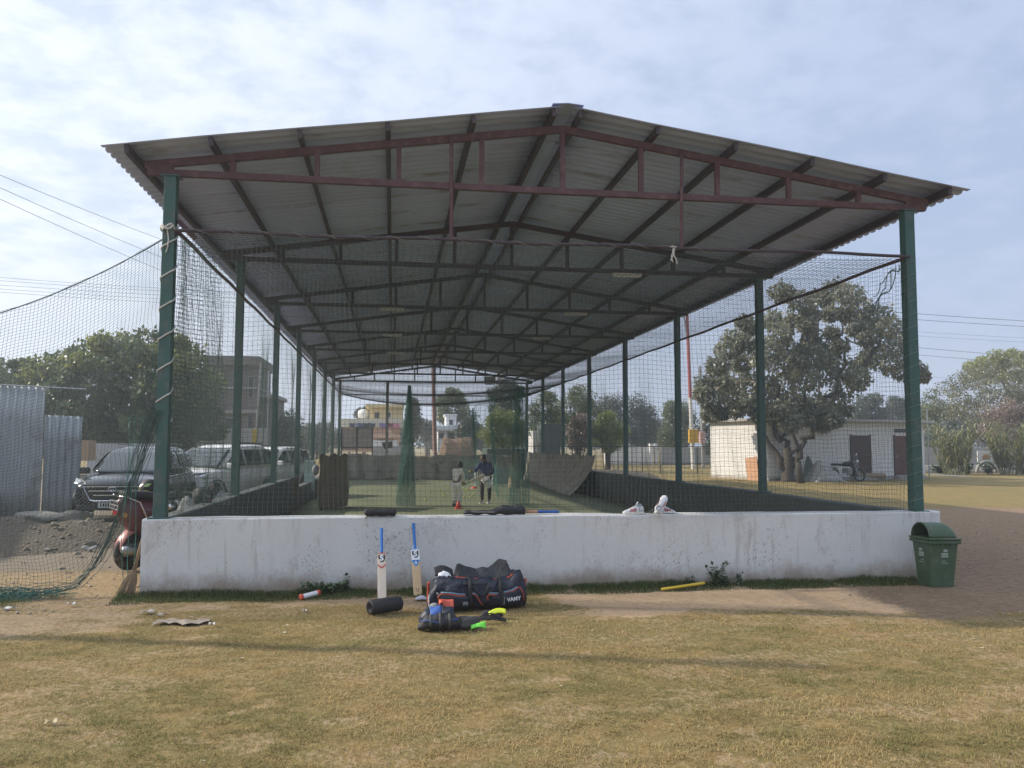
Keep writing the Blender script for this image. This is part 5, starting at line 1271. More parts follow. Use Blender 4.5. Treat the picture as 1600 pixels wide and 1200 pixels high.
# ---------------------------------------------------------------- parked cars, scooter and the left side
m_grille = M('black_grille', (.012, .012, .013), .5)
m_lamp = M('clear_headlamp', (.45, .48, .50), .12, metal=.4, var=.3, scale=20, spec=.8)
m_trim = M('black_car_trim', (.02, .02, .021), .6)
m_plate = M('white_number_plate', (.62, .62, .60), .5)
def placed(root, loc, rz, roll=0.0, pitch=0.0):
    root.location = [float(q) for q in loc]; root.rotation_euler = (pitch, roll, rz)
def suv(label, paint, loc, rz, big=1.0, grp='cars parked beside the nets', dark=True):
    t = thing('parked_car', label, 'car', (0, 0, 0), grp)
    st = [(-2.14, .70, .48, .98), (-2.08, .82, .34, 1.03), (-1.75, .88, .28, 1.07), (-1.0, .895, .26, 1.06), (0, .895, .25, 1.04), (.8, .895, .25, 1.03), (1.15, .89, .25, 1.02), (1.55, .88, .26, .98), (1.88, .845, .27, .93), (2.06, .77, .28, .87), (2.14, .64, .33, .78)]
    def half(w, zl, zt): return [(w*.88, zl), (w*.98, zl+.10), (w, zl+.3), (w*1.005, zt-.24), (w*.965, zt-.09), (w*.90, zt-.02), (w*.62, zt+.025), (w*.25, zt+.04)]
    rings = []
    for y, w, zl, zt in st:
        h = half(w, zl, zt); rings.append([(x, y, z) for x, z in h]+[(-x, y, z) for x, z in reversed(h)])
    mb = MB(); mb.loft(rings)
    lv = [(0.98, 1.18, -2.02, .845, 0), (1.12, .97, -2.0, .82, 0), (1.30, .68, -1.93, .765, 0), (1.48, .36, -1.82, .70, 0), (1.585, .12, -1.72, .645, .0), (1.635, -.12, -1.58, .54, 0), (1.65, -.3, -1.4, .40, 0)]
    def ghr(z):
        zs = [l[0] for l in lv]; return [np.interp(z, zs, [l[k] for l in lv]) for k in (1, 2, 3)]
    rr = []
    for z, yf, yr, w, _ in lv:
        c = .16; r = []
        for (x, y) in ((w-.03, yf-c*1.3), (w-c, yf-.02), (w*.4, yf+.02), (-w*.4, yf+.02), (-w+c, yf-.02), (-w+.03, yf-c*1.3), (-w, yf-.6), (-w, yr+.6), (-w+.03, yr+c), (-w+c, yr), (w-c, yr), (w-.03, yr+c), (w, yr+.6), (w, yf-.6)): r.append((x, y, z))
        rr.append(r)
    mb.loft(rr)
    mb.build('body', paint, t, smooth=True, subsurf=1)
    def ws(u, v, front=True):
        z = 1.05+.50*v; yf, yr, w = ghr(z); k = (u-.5)*2
        return (k*(w-.09), (yf+.035-.06*abs(k)**2.5) if front else (yr-.03+.05*abs(k)**2.5), z+.01)
    mb = MB(); mb.grid(lambda u, v: ws(u, v), 14, 8); mb.build('windscreen', m_glass, t, smooth=True, solid=.006)
    mb = MB(); mb.grid(lambda u, v: ws(u, .2+.7*v, False), 12, 6); mb.build('rear_window', m_glass, t, smooth=True, solid=.006)
    for sx in (-1, 1):
        for y0, y1 in ((-1.72, -1.15), (-1.08, -.22), (-.15, .78)):
            def sw(u, v):
                z = 1.09+.42*v; yf, yr, w = ghr(z); y = y0+(y1-y0)*u; hi = yf-.16; y = min(y, hi); y = max(y, yr+.18)
                return (sx*(w+.012), y, z)
            mb = MB(); mb.grid(sw, 10, 6); mb.build('side_window', m_glass, t, smooth=True, solid=.006)
        mb = MB(); mb.box((sx*.98, .82, 1.10), (.2, .11, .15)); mb.bar((sx*.86, .84, 1.06), (sx*.93, .83, 1.08), .05); mb.build('wing_mirror', paint, t, bevel=.03)
        mb = MB(); mb.bar((sx*.60, -1.4, 1.675), (sx*.58, -.2, 1.69), .035); mb.build('roof_rail', m_steel if dark else m_trim, t, bevel=.01)
        hl_ = MB(); hl_.add([(sx*.50, 2.135, .80), (sx*.86, 1.80, .86), (sx*.87, 1.62, .96), (sx*.60, 2.05, .92), (sx*.50, 2.16, .80), (sx*.88, 1.83, .86), (sx*.895, 1.63, .97), (sx*.60, 2.09, .925)], [(0, 1, 2, 3), (4, 7, 6, 5), (0, 4, 5, 1), (1, 5, 6, 2), (2, 6, 7, 3), (3, 7, 4, 0)]); hl_.build('headlight', m_lamp, t, bevel=.01)
        fg = MB(); fg.lathe([(.07, 0), (.075, .02), (.05, .035), (.001, .035)], (sx*.62, 2.02, .46), 14, (0, 1, 0)); fg.build('fog_lamp', m_lamp, t)
        for y in (-1.32, 1.32):
            w = MB(); w.lathe([(.20, -.11), (.31, -.11), (.345, -.08), (.35, 0), (.345, .08), (.31, .11), (.20, .11)], (sx*.80, y, .35), 28, (1, 0, 0)); wh = w.build('wheel', m_tyre, t, smooth=True)
            r_ = MB(); r_.lathe([(.001, .095), (.05, .10), (.06, .085), (.19, .09), (.215, .112), (.205, .06), (.001, .05)], (sx*.80, y, .35), 28, (sx, 0, 0), caps=False)
            for k in range(5):
                a = k*2*PI/5; r_.bar((sx*.905, y+.05*math.cos(a), .35+.05*math.sin(a)), (sx*.905, y+.2*math.cos(a), .35+.2*math.sin(a)), .05, .02, up=(1, 0, 0))
            r_.build('rim', m_steel, wh)
            ar = MB(); pts = [(sx*.903, y+.40*math.cos(a), .35+.40*math.sin(a)) for a in np.linspace(-.2, PI+.2, 20)]; ar.tube(pts, .045, 6, flat=.5); ar.build('wheel_arch', m_trim, t, smooth=True)
        for y in (-.35, .55):
            hd_ = MB(); hd_.bar((sx*.905, y-.12, .93), (sx*.905, y+.08, .93), .02, .03); hd_.build('door_handle', m_chrome if dark else paint, t)
    g = MB(); g.prism([(-.60, .84), (.60, .84), (.62, .78), (.44, .52), (.36, .49), (-.36, .49), (-.44, .52), (-.62, .78)], .10, (0, 2.135, 0), (-1, 0, 0), (0, 0, 1)); gr = g.build('grille', m_grille, t, bevel=.01)
    for k, z in enumerate((.80, .71, .62)):
        w = .56-.09*k; q = MB(); q.bar((-w, 2.195, z), (w, 2.195, z), .018, .022); q.build('grille_bar', m_chrome, gr)
    q = MB(); q.tube([(-.60, 2.19, .83), (-.44, 2.195, .52), (-.34, 2.195, .50), (.34, 2.195, .50), (.44, 2.195, .52), (.60, 2.19, .83)], .017, 6); q.build('grille_surround', m_chrome, gr)
    q = MB(); q.tube([(.085*math.cos(a), 2.215, .745+.045*math.sin(a)) for a in np.linspace(0, 2*PI, 25)], .008, 6)
    q.tube([(-.035, 2.215, .715), (-.02, 2.215, .775)], .007, 5); q.tube([(.02, 2.215, .715), (.035, 2.215, .775)], .007, 5); q.tube([(-.028, 2.215, .74), (.028, 2.215, .75)], .007, 5); q.build('emblem', m_chrome, gr)
    q = MB(); q.box((0, 2.17, .415), (.56, .02, .115)); npl = q.build('number_plate', m_plate, t)
    q = MB(); rr_ = random.Random(7 if dark else 9)
    for k in range(10):
        if k in (2, 4): continue
        q.box((-.225+.05*k, 2.182, .415), (.026 if rr_.random() < .7 else .012, .004, .07))
    q.build('plate_marks', m_ink, npl)
    q = MB(); q.prism([(-.78, .30), (.78, .30), (.72, .40), (.40, .46), (-.40, .46), (-.72, .40)], .10, (0, 2.06, 0), (-1, 0, 0), (0, 0, 1)); q.build('lower_bumper', m_trim, t, bevel=.02)
    for x0, x1 in ((-.62, .02), (.05, .62)):
        q = MB(); q.bar((x0, 1.24, 1.05), (x1, 1.12, 1.085), .02, .015); q.build('wiper', m_trim, t)
    q = MB(); q.bar((0, -1.3, 1.66), (0, -1.42, 1.80), .012); q.build('aerial', m_trim, t)
    t.scale = (big, big, big)
    placed(t, loc, rz); return t
m_dark = M('dark_grey_car_paint', (.018, .022, .030), .2, metal=.3, var=.1, dirt=(.06, .058, .052), dirt_amt=.25, dscale=2, coat=.5)
m_wcar = M('white_car_paint', (.76, .75, .72), .25, var=.05, dirt=(.50, .45, .38), dirt_amt=.3, dscale=2, coat=.4)
def face_to(x): return x
pd_ = at_z(178, 822, .2); fwd = np.array([.0, -1.0]); L2 = 2.15
suv('dark grey SUV facing the camera behind the slack green net', m_dark, (pd_[0]-.12, pd_[1]+2.2, gz(pd_[0], pd_[1]+2)-.0), PI+.03, 1.0)
c1 = at_z(315, 797, .2)
suv('white SUV parked between the dark one and another white car', m_wcar, (c1[0]-.12, c1[1]+2.1, gz(c1[0], c1[1]+2)), PI-.36, 1.06, dark=False)
c2 = at_z(392, 775, .2)
suv('white SUV farthest back, partly behind the second green post', m_wcar, (c2[0]+.1, c2[1]+2.6, gz(c2[0], c2[1]+2)), PI-.36, 1.04, dark=False)

# scooter, seen from behind, beside the end of the white wall
m_maroon = M('maroon_scooter_paint', (.13, .035, .045), .35, var=.15, coat=.5, dirt=(.12, .06, .05), dirt_amt=.3)
m_rosy = M('faded_red_mudguard', (.36, .13, .115), .35, var=.15, coat=.3)
sc = thing('scooter', 'maroon scooter seen from behind at the end of the white wall', 'scooter', (0, 0, 0))
def wheel_at(y, nm='wheel'):
    w = MB(); w.lathe([(.15, -.045), (.22, -.055), (.25, -.04), (.262, 0), (.25, .04), (.22, .055), (.15, .045)], (0, y, .262), 30, (1, 0, 0)); wh = w.build(nm, m_tyre, sc, smooth=True)
    r_ = MB(); r_.lathe([(.155, -.05), (.14, -.02), (.14, .02), (.155, .05)], (0, y, .262), 24, (1, 0, 0), caps=False); r_.lathe([(.001, -.05), (.045, -.05), (.05, .05), (.001, .05)], (0, y, .262), 14, (1, 0, 0), caps=False)
    for k in range(5): a = k*2*PI/5; r_.bar((0, y+.04*math.cos(a), .262+.04*math.sin(a)), (0, y+.15*math.cos(a), .262+.15*math.sin(a)), .03, .03, up=(1, 0, 0))
    r_.build('rim', m_steel, wh)
wheel_at(0.0); wheel_at(1.25)
st = [(-.28, .05, .80, .98), (-.22, .13, .68, 1.03), (-.05, .175, .52, 1.03), (.15, .185, .44, 1.0), (.40, .17, .40, .96), (.55, .15, .36, .82), (.62, .12, .32, .55)]
rings = []
for y, w, zl, zt in st: rings.append([(w*math.cos(a)*(1-.12*max(0, -math.sin(a))), y, (zl+zt)/2+(zt-zl)/2*math.copysign(abs(math.sin(a))**.8, math.sin(a))) for a in np.linspace(0, 2*PI, 20, endpoint=False)])
mb = MB(); mb.loft(rings); mb.build('body_panels', m_maroon, sc, smooth=True)
mb = MB(); mb.loft([[(x, y, z) for x, z in ((-w, zb), (-w, zb+.05), (-w*.7, zb+.09), (w*.7, zb+.09), (w, zb+.05), (w, zb))] for y, w, zb in ((-.22, .10, 1.02), (0, .15, 1.02), (.25, .15, .99), (.5, .12, .96), (.62, .08, .98))]); mb.build('seat', m_black, sc, smooth=True, bevel=.02)
mb = MB(); mb.grid(lambda u, v: ((.085+.02*v)*math.sin((u-.5)*3.0)*1.0, -.02+.30*math.cos(1.1+1.15*v+.0)*-1*0-.30*math.cos(PI*.62*(v)+.1)*1.0+.10, .262+.30*math.sin(PI*.62*v+.1)*1.0+.05*math.cos((u-.5)*3)), 14, 14); mb.build('rear_mudguard', m_rosy, sc, smooth=True, solid=.008)
mb = MB(); mb.box((0, -.285, .82), (.15, .03, .08)); mb.build('tail_light', M('red_lens', (.35, .01, .015), .2, coat=.5), sc, bevel=.015)
for sx in (-1, 1):
    mb = MB(); mb.lathe([(.035, 0), (.03, .03), (.001, .04)], (sx*.13, -.22, .80), 12, (0, -1, 0)); mb.build('indicator', M('amber_lens', (.55, .30, .08), .3), sc)
    mb = MB(); mb.tube([(sx*.06, -.30, 1.05), (sx*.17, -.25, 1.05), (sx*.215, -.08, .98), (sx*.22, .08, .70), (sx*.20, .08, .40)], .012, 8); mb.build('guard_rail', m_chrome, sc, smooth=True)
    mb = MB(); mb.tube([(sx*.28, 1.0, 1.02), (sx*.34, 1.0, 1.15)], .008, 6); mb.lathe([(.001, 0), (.06, .0), (.06, .02), (.001, .025)], (sx*.35, .99, 1.18), 14, (0, -1, 0)); mb.build('mirror', m_trim, sc)
mb = MB(); mb.box((.0, -.325, .93), (.19, .012, .12)); pp_ = mb.build('number_plate', M('dusty_number_plate', (.38, .37, .36), .6), sc)
mb = MB(); rr_ = random.Random(3)
for row in (0, 1):
    for k in range(5): mb.box((-.07+.035*k, -.333, .957-.054*row), (.02 if rr_.random() < .7 else .01, .004, .038))
mb.build('plate_marks', m_ink, pp_)
mb = MB(); mb.tube([(.14, .20, .28), (.17, -.05, .30), (.17, -.25, .34)], [.05, .06, .045], 12); mb.build('exhaust', m_steel, sc, smooth=True)
mb = MB(); mb.box((0, .05, .30), (.16, .42, .18)); mb.bar((-.08, .0, .27), (-.10, .2, .42), .05); mb.build('engine_case', m_steel, sc, bevel=.03)
mb = MB(); mb.box((0, .85, .30), (.30, .50, .05)); mb.grid(lambda u, v: ((u-.5)*(.42-.12*v), 1.08+.08*v-.10*math.cos((u-.5)*3), .30+.65*v), 10, 8); mb.build('front_apron', m_maroon, sc, smooth=True, solid=.02)
mb = MB(); mb.tube([(-.33, 1.0, 1.0), (-.15, 1.06, 1.0), (.15, 1.06, 1.0), (.33, 1.0, 1.0)], .016, 8); mb.lathe([(.001, -.12), (.12, -.09), (.14, 0), (.11, .08), (.001, .1)], (0, 1.08, .98), 14, (0, 1, 0)); mb.build('handlebar', m_black, sc, smooth=True)
ps = at_z(208, 888, .02); placed(sc, (ps[0]-.05, ps[1]-.0, gz(ps[0], ps[1])-.012), -.72, .10)
sc.scale = (1.08, 1.08, 1.10)
# helmet standing on the scooter seat
hp = at_y(232, 778, ps[1]+.3)
he = thing('helmet', 'black motorcycle helmet with yellow-green graphics resting on the scooter seat', 'helmet', hp)
mb = MB(); mb.grid(lambda u, v: hp+np.array([.14*math.cos((v-.5)*PI)*math.cos(u*2*PI), .165*math.cos((v-.5)*PI)*math.sin(u*2*PI), .15+.145*max(-.85, math.sin((v-.5)*PI))]), 24, 16, wrap_u=True); mb.build('shell', m_black, he, smooth=True)
for a0, z0, mm_ in ((PI*1.05, .12, m_fluo), (PI*1.45, .10, m_fluo), (PI*1.25, .20, m_white), (PI*1.55, .21, M('pale_green_graphic', (.30, .45, .15), .4))):
    mb = MB(); mb.grid(lambda u, v: hp+1.02*np.array([.14*math.cos(a0+.55*(u-.5)+.4*(v-.5))*math.cos((z0-.15)/.15+.35*(v-.5)), .165*math.sin(a0+.55*(u-.5)+.4*(v-.5))*math.cos((z0-.15)/.15+.35*(v-.5)), 0])+np.array([0, 0, .15+.147*math.sin((z0-.15)/.15+.35*(v-.5))]), 8, 5); mb.build('graphic', mm_, he, smooth=True)
mb = MB(); mb.grid(lambda u, v: hp+np.array([.148*math.cos(PI+.9*(u-.5)), .172*math.sin(PI+.9*(u-.5))+.02, .12+.10*v]), 10, 5); mb.build('visor', m_glass, he, smooth=True)

# broom leaning on the wall end
a, b_ = at_z(214, 913, .02), at_y(232, 872, -.05)
a = np.array([-5.60, -.14, .02]); b_ = np.array([-5.52, -.02, .52])
t = thing('straw_broom', 'worn straw broom leaning head down against the end of the white wall', 'broom', a)
mb = MB(); r_ = random.Random(4)
for k in range(150):
    an = r_.uniform(0, 2*PI); rr = r_.random()**.5; e = a+np.array([.12*rr*math.cos(an)-.03, .07*rr*math.sin(an), r_.uniform(-.01, .03)]); m1 = a+(b_-a)*.62+np.array([.025*rr*math.cos(an), .02*rr*math.sin(an), 0])
    mb.tube([e, (e+m1)/2+np.array([.015*math.cos(an), .01*math.sin(an), 0]), m1], .0028, 3)
mb.build('bristles', M('straw', (.24, .17, .10), .9, var=.4, scale=40), t)
mb = MB(); mb.tube([a+(b_-a)*.58, b_, b_+(b_-a)*.5], [.026, .02, .016], 10); mb.build('handle', M('bound_straw', (.2, .14, .085), .9, var=.3, scale=50), t, smooth=True)

# covered motorbikes behind the dark wall
def draped(c, L, W, H, yaw, seed, name, label, mat, cat='cover', peaks=((-.3, .7), (.25, 1.0))):
    r_ = np.random.default_rng(seed)
    def fn(u, v):
        x = (u-.5)*L; y = (v-.5)*W; top = sum(h*math.exp(-((x/L-px_)/.22)**2) for px_, h in peaks); e = min(1, 4*min(u, 1-u))**.5*min(1, 3.2*min(v, 1-v))**.6
        z = H*min(1, top)*e*(1+.10*math.sin(u*22+v*9+seed)+.07*math.sin(v*29+seed*2)); x2 = x+.05*math.sin(v*14+seed); y2 = y+.06*math.sin(u*17+seed)
        return (c[0]+x2*math.cos(yaw)-y2*math.sin(yaw), c[1]+x2*math.sin(yaw)+y2*math.cos(yaw), c[2]+max(0.005, z))
    mb = MB(); mb.grid(fn, 44, 26); return set_props(mb.build(name, mat, smooth=True, solid=.008), label, cat)
m_cover = M('grey_vinyl_cover', (.20, .215, .225), .6, var=.15, scale=4, bmp=.5, bscale=12, bdist=.03)
c = at_x(345, 775, -6.6); draped((c[0]-.1, c[1], gz(c[0], c[1])), 2.3, 1.1, c[2]-.0, 1.2, 3, 'covered_motorbike', 'grey sheet draped over a motorbike between the white SUV and dark wall', m_cover)
c = at_x(300, 785, -6.1); draped((c[0]-.1, c[1]+.2, gz(c[0], c[1])), 1.5, .9, c[2]-.0, .6, 8, 'covered_bundle', 'pale sack-like covered bundle beside the front of the dark wall', M('pale_sacking', (.33, .33, .31), .8, var=.2, bmp=.5, bscale=15, bdist=.02), peaks=((-.1, .9), (.25, .8)))
c = at_x(268, 792, -5.62)
t = thing('handlebar_mirror', 'round dark motorbike mirror poking above the wall beside the post', 'mirror', c)
mb = MB(); mb.lathe([(.02, 0), (.085, .01), (.09, .03), (.06, .05), (.001, .055)], c, 18, (.2, -1, .1)); mb.build('housing', m_black, t, smooth=True)
mb = MB(); mb.lathe([(.001, .056), (.05, .056), (.001, .06)], c, 14, (.2, -1, .1), caps=False); mb.build('face', m_chrome, t, smooth=True)
mb = MB(); mb.tube([c, c+np.array([-.03, .05, -.35]), c+np.array([-.1, .2, -.6])], .012, 6); mb.build('stalk', m_black, t)

# corrugated sheet fence at the left
m_sheet = M('weathered_zinc_sheet', (.36, .38, .39), .55, metal=.3, var=.12, scale=2, dirt=(.20, .19, .17), dirt_amt=.45, dscale=1.5)
m_sheet2 = M('weathered_zinc_sheet_old', (.31, .335, .35), .55, metal=.3, var=.12, scale=2, dirt=(.17, .155, .14), dirt_amt=.5, dscale=1.5)
def csheet(pa, pb, za, zb, z0, label, mat):
    pa, pb = np.array(pa[:2]), np.array(pb[:2]); L = np.linalg.norm(pb-pa); d = (pb-pa)/L; n = np.array([-d[1], d[0]]); k = int(L/.09)*6
    V = []
    for j in range(5):
        for i in range(k+1):
            s = i/k; ph = s*L/.15*2*PI; q = pa+d*s*L+n*(.022*math.sin(ph)+.02*math.sin(s*5+j)); z = z0+((za+(zb-za)*s)-z0)*j/4
            V.append((q[0], q[1], z))
    Fq = [(j*(k+1)+i, j*(k+1)+i+1, (j+1)*(k+1)+i+1, (j+1)*(k+1)+i) for j in range(4) for i in range(k)]
    c0 = np.array([pa[0], pa[1], z0]); o = link_mesh('corrugated_sheet', np_mesh('corrugated_sheet', np.array(V)-c0, np.array(Fq)), mat, smooth=True, solid=.004); o.location = c0
    return set_props(o, label, 'sheet fence', 'corrugated sheets walling off the left side')
A0, A1, A2 = at_z(-120, 812, .18), at_z(62, 809, .18), at_z(121, 806, .2)
za0, za1 = at_y(-120, 596, A0[1])[2], at_y(62, 606, A1[1])[2]
csheet(A0, A1, za0, za1, .1, 'taller grey corrugated zinc sheet at the far left edge', m_sheet)
csheet(A1+np.array([.0, .06, 0]), A2+np.array([0, .06, 0]), at_y(60, 648, A1[1])[2], at_y(121, 651, A2[1])[2], .1, 'shorter corrugated zinc sheet next to the dark SUV', m_sheet2)
csheet(np.array([-14.2, 2.2, 0]), A0, 3.05, 3.1, .0, 'unseen zinc sheet run added outside the left edge to shade the soil heap', m_sheet2)  # out of view, added so its shadow falls on the heap
mb = MB(); mb.tube([(A0[0], A0[1]+.02, za0+.01), (A1[0]+.9, A1[1]+.02, za1-.02)], .02, 6); set_props(mb.build('fence_rail', m_steel), 'thin steel rail running past the top of the taller zinc sheet', 'rail')

# earth heap and stones under the slack net
m_soil = M('loose_dark_soil', (.105, .085, .06), .95, var=.35, scale=6, bmp=1.0, bscale=16, bdist=.08)
m_stone = M('broken_stone', (.20, .185, .16), .9, var=.25, scale=5, bmp=.7, bscale=14, bdist=.04)
hc = at_z(30, 868, .05)
def heap(u, v):
    r = u; a = v*2*PI; x = 3.3*r*math.cos(a)*(1+.1*math.sin(a*3)); y = 2.2*r*math.sin(a); h = .34*(1-r**1.6)*(.8+.5*float(fnoise(x*1.3+5, y*1.3, 4, 4)))
    return (hc[0]-1.2+x, hc[1]+1.9+y, max(.0, h)-.05*r+.03*float(fnoise(x*6, y*6, 9, 3))+gz(hc[0]-1.2+x, hc[1]+1.9+y)*.8)
mb = MB(); mb.grid(heap, 26, 64); _r = np.random.default_rng(12); _n = 420; _u = _r.random(_n)**.6*.97; _v = _r.random(_n); _P = np.array([heap(a_, b__2) for a_, b__2 in zip(_u, _v)])
_s = _r.uniform(.015, .085, _n)*_r.random(_n)**.7+.01; _o8 = np.array([(1, 0, 0), (0, 1, 0), (-1, 0, 0), (0, -1, 0), (0, 0, .8), (0, 0, -.8)])
_V = _P[:, None, :]+_o8[None]*_s[:, None, None]*_r.uniform(.4, 1.4, (_n, 6, 1)); _T = np.array([(0, 1, 4), (1, 2, 4), (2, 3, 4), (3, 0, 4), (1, 0, 5), (2, 1, 5), (3, 2, 5), (0, 3, 5)])
set_props(link_mesh('rubble', np_mesh('rubble', _V.reshape(-1, 3), (np.arange(_n)[:, None, None]*6+_T[None]).reshape(-1, 3)), M('mixed_rubble', (.19, .15, .11), .95, var=.6, scale=1.5)), 'loose rubble and clods strewn over the soil heap', 'rubble', None, 'stuff')
set_props(mb.build('soil_heap', m_soil, smooth=True), 'low dark heap of soil and rubble in front of the zinc sheets', 'heap')
def stone(c, s, seed, label, mat=m_stone, name='stone'):
    r_ = np.random.default_rng(seed); pl = r_.normal(size=(14, 3)); pl /= np.linalg.norm(pl, axis=1, keepdims=True); dd = r_.uniform(.42, .95, 14)
    def fn(u, v):
        a, b_ = u*2*PI, (v-.5)*PI; d = np.array([math.cos(b_)*math.cos(a), math.cos(b_)*math.sin(a), math.sin(b_)]); k = min(1.0, *(dd/np.maximum(pl@d, .05))); return np.array(c)+d*k*np.array(s)
    mb = MB(); mb.grid(fn, 36, 20, wrap_u=True); return set_props(mb.build(name, mat), label, 'stone')
c = at_z(110, 828, .15); stone((c[0], c[1], .32), (.55, .45, .36), 3, 'large angular stone at the end of the soil heap before the dark SUV')
c = at_z(40, 826, .3); stone((c[0], c[1]+.4, .46), (.55, .4, .14), 5, 'pale flat slab on top of the soil heap')
c = at_z(82, 822, .25); stone((c[0], c[1]+.5, .36), (.4, .3, .13), 7, 'small pale slab between the heap top and the angular stone')
for i, (x, y, s_) in enumerate(((138, 857, .10), (165, 845, .07), (120, 868, .05), (150, 872, .05), (98, 888, .05), (75, 864, .06))):
    c = at_z(x, y, .05); stone((c[0], c[1], .05+gz(c[0], c[1])), (s_*1.5, s_, s_*.6), 20+i, ('flat pale rubble piece on the bare earth, %s' % ('largest, centre of the net', 'nearest the dark SUV', 'left of the lower middle', 'right, near the net edge', 'lowest, near the net foot', 'by the foot of the heap')[i]), m_stone, 'rubble_piece')
c = at_z(136, 862, .05)
mb = MB(); mb.grid(lambda u, v: (c[0]-.12+.26*u, c[1]+.1*v, .10+.02*math.sin(u*9)+.03*v), 8, 4); set_props(mb.build('plastic_bag_scrap', m_cover, smooth=True, solid=.003), 'white plastic scrap on the earth behind the slack net', 'litter')

# behind the cars
m_pale = M('pale_metal_sheet', (.36, .38, .39), .6, var=.1, scale=2, dirt=(.25, .24, .22))
def wallbox(name, label, x0, x1, yt, yb, Y, mat, cat='wall', thick=.2, z0=None):
    a, b_ = at_y(x0, yt, Y), at_y(x1, yt, Y); zb_ = gz(a[0], Y)-.1 if yb is None else at_y((x0+x1)/2, yb, Y)[2]
    mb = MB(); mb.box(((a[0]+b_[0])/2, Y+thick/2, (a[2]+zb_)/2), (b_[0]-a[0], thick, a[2]-zb_)); return set_props(mb.build(name, mat, bevel=.01), label, cat)
wallbox('sheet_hoarding', 'pale metal hoarding behind the windscreen of the dark SUV', 137, 262, 693, None, 27, m_pale, 'hoarding', .06)
wallbox('wooden_crate', 'brown wooden crate standing behind the zinc sheet edge', 117, 139, 688, 720, 22, m_wood, 'crate', .8)
wallbox('brick_boundary_wall', 'grey brick wall behind the white SUV, below the unfinished building', 262, 420, 668, None, 46, m_greywall, 'wall', .25)
wallbox('boundary_wall', 'long grey boundary wall far behind the parked cars', 410, 535, 735, None, 62, m_palewall, 'wall', .25)
# pale green panel behind the stepped wall
a = at_y(484, 745, 19.0)
pn = thing('metal_panel', 'pale green metal panel on legs behind the stepped dark wall', 'panel', (at_y(484, 720, 19)[0], 19, 0))
x0, x1, zt, zb_ = at_y(476, 720, 19)[0], at_y(492, 720, 19)[0], at_y(484, 719, 19)[2], at_y(484, 768, 19)[2]
mb = MB(); mb.box(((x0+x1)/2, 19, (zt+zb_)/2), (x1-x0, .06, zt-zb_)); mb.build('sheet', M('pale_green_paint', (.33, .43, .40), .6, var=.15), pn, bevel=.02)
for x in (x0+.02, x1-.02):
    mb = MB(); mb.bar((x, 19.05, 0), (x, 19.05, zt), .04); mb.build('leg', m_steel, pn)
a = at_y(498, 725, 17.5)
mb = MB(); mb.grid(lambda u, v: (a[0]+.12*math.cos(u*2*PI)*math.sin(PI*v)**.6-.1, 17.5+.1*math.sin(u*2*PI)*math.sin(PI*v)**.6, a[2]-.4+.4*v), 14, 9, wrap_u=True)
mb2 = None; set_props(mb.build('hanging_bag', m_cover, smooth=True), 'small pale bag hanging by the top corner of the brown mat', 'bag')

# ---------------------------------------------------------------- trees
def leaf_quads(C, R, n_each, size, rng, droop=.3, hollow=.55):
    """leaf-sized folded quads through each clump's volume; C (k,3) R (k,3)"""
    k = len(C); n = k*n_each; ci = np.repeat(np.arange(k), n_each)
    d = rng.normal(size=(n, 3)); d /= np.linalg.norm(d, axis=1, keepdims=True)
    r = (hollow+(1-hollow)*rng.random(n))**.8*(1+.25*(rng.random(n)-.5))
    P = C[ci]+d*R[ci]*r[:, None]
    ax = rng.normal(size=(n, 3))*.8+d*.5; ax[:, 2] -= droop; ax /= np.linalg.norm(ax, axis=1, keepdims=True)
    nr = d*.7+rng.normal(size=(n, 3))*.6+np.array([0, 0, .5]); nr -= ax*np.sum(nr*ax, 1, keepdims=True); nr /= np.linalg.norm(nr, axis=1, keepdims=True)
    w = np.cross(nr, ax); s = (size*rng.uniform(.6, 1.35, n))[:, None]
    V = np.stack([P, P+ax*s*.45+w*s*.30, P+ax*s, P+ax*s*.45-w*s*.30], 1)
    return V.reshape(-1, 3), np.arange(n*4).reshape(n, 4), ci
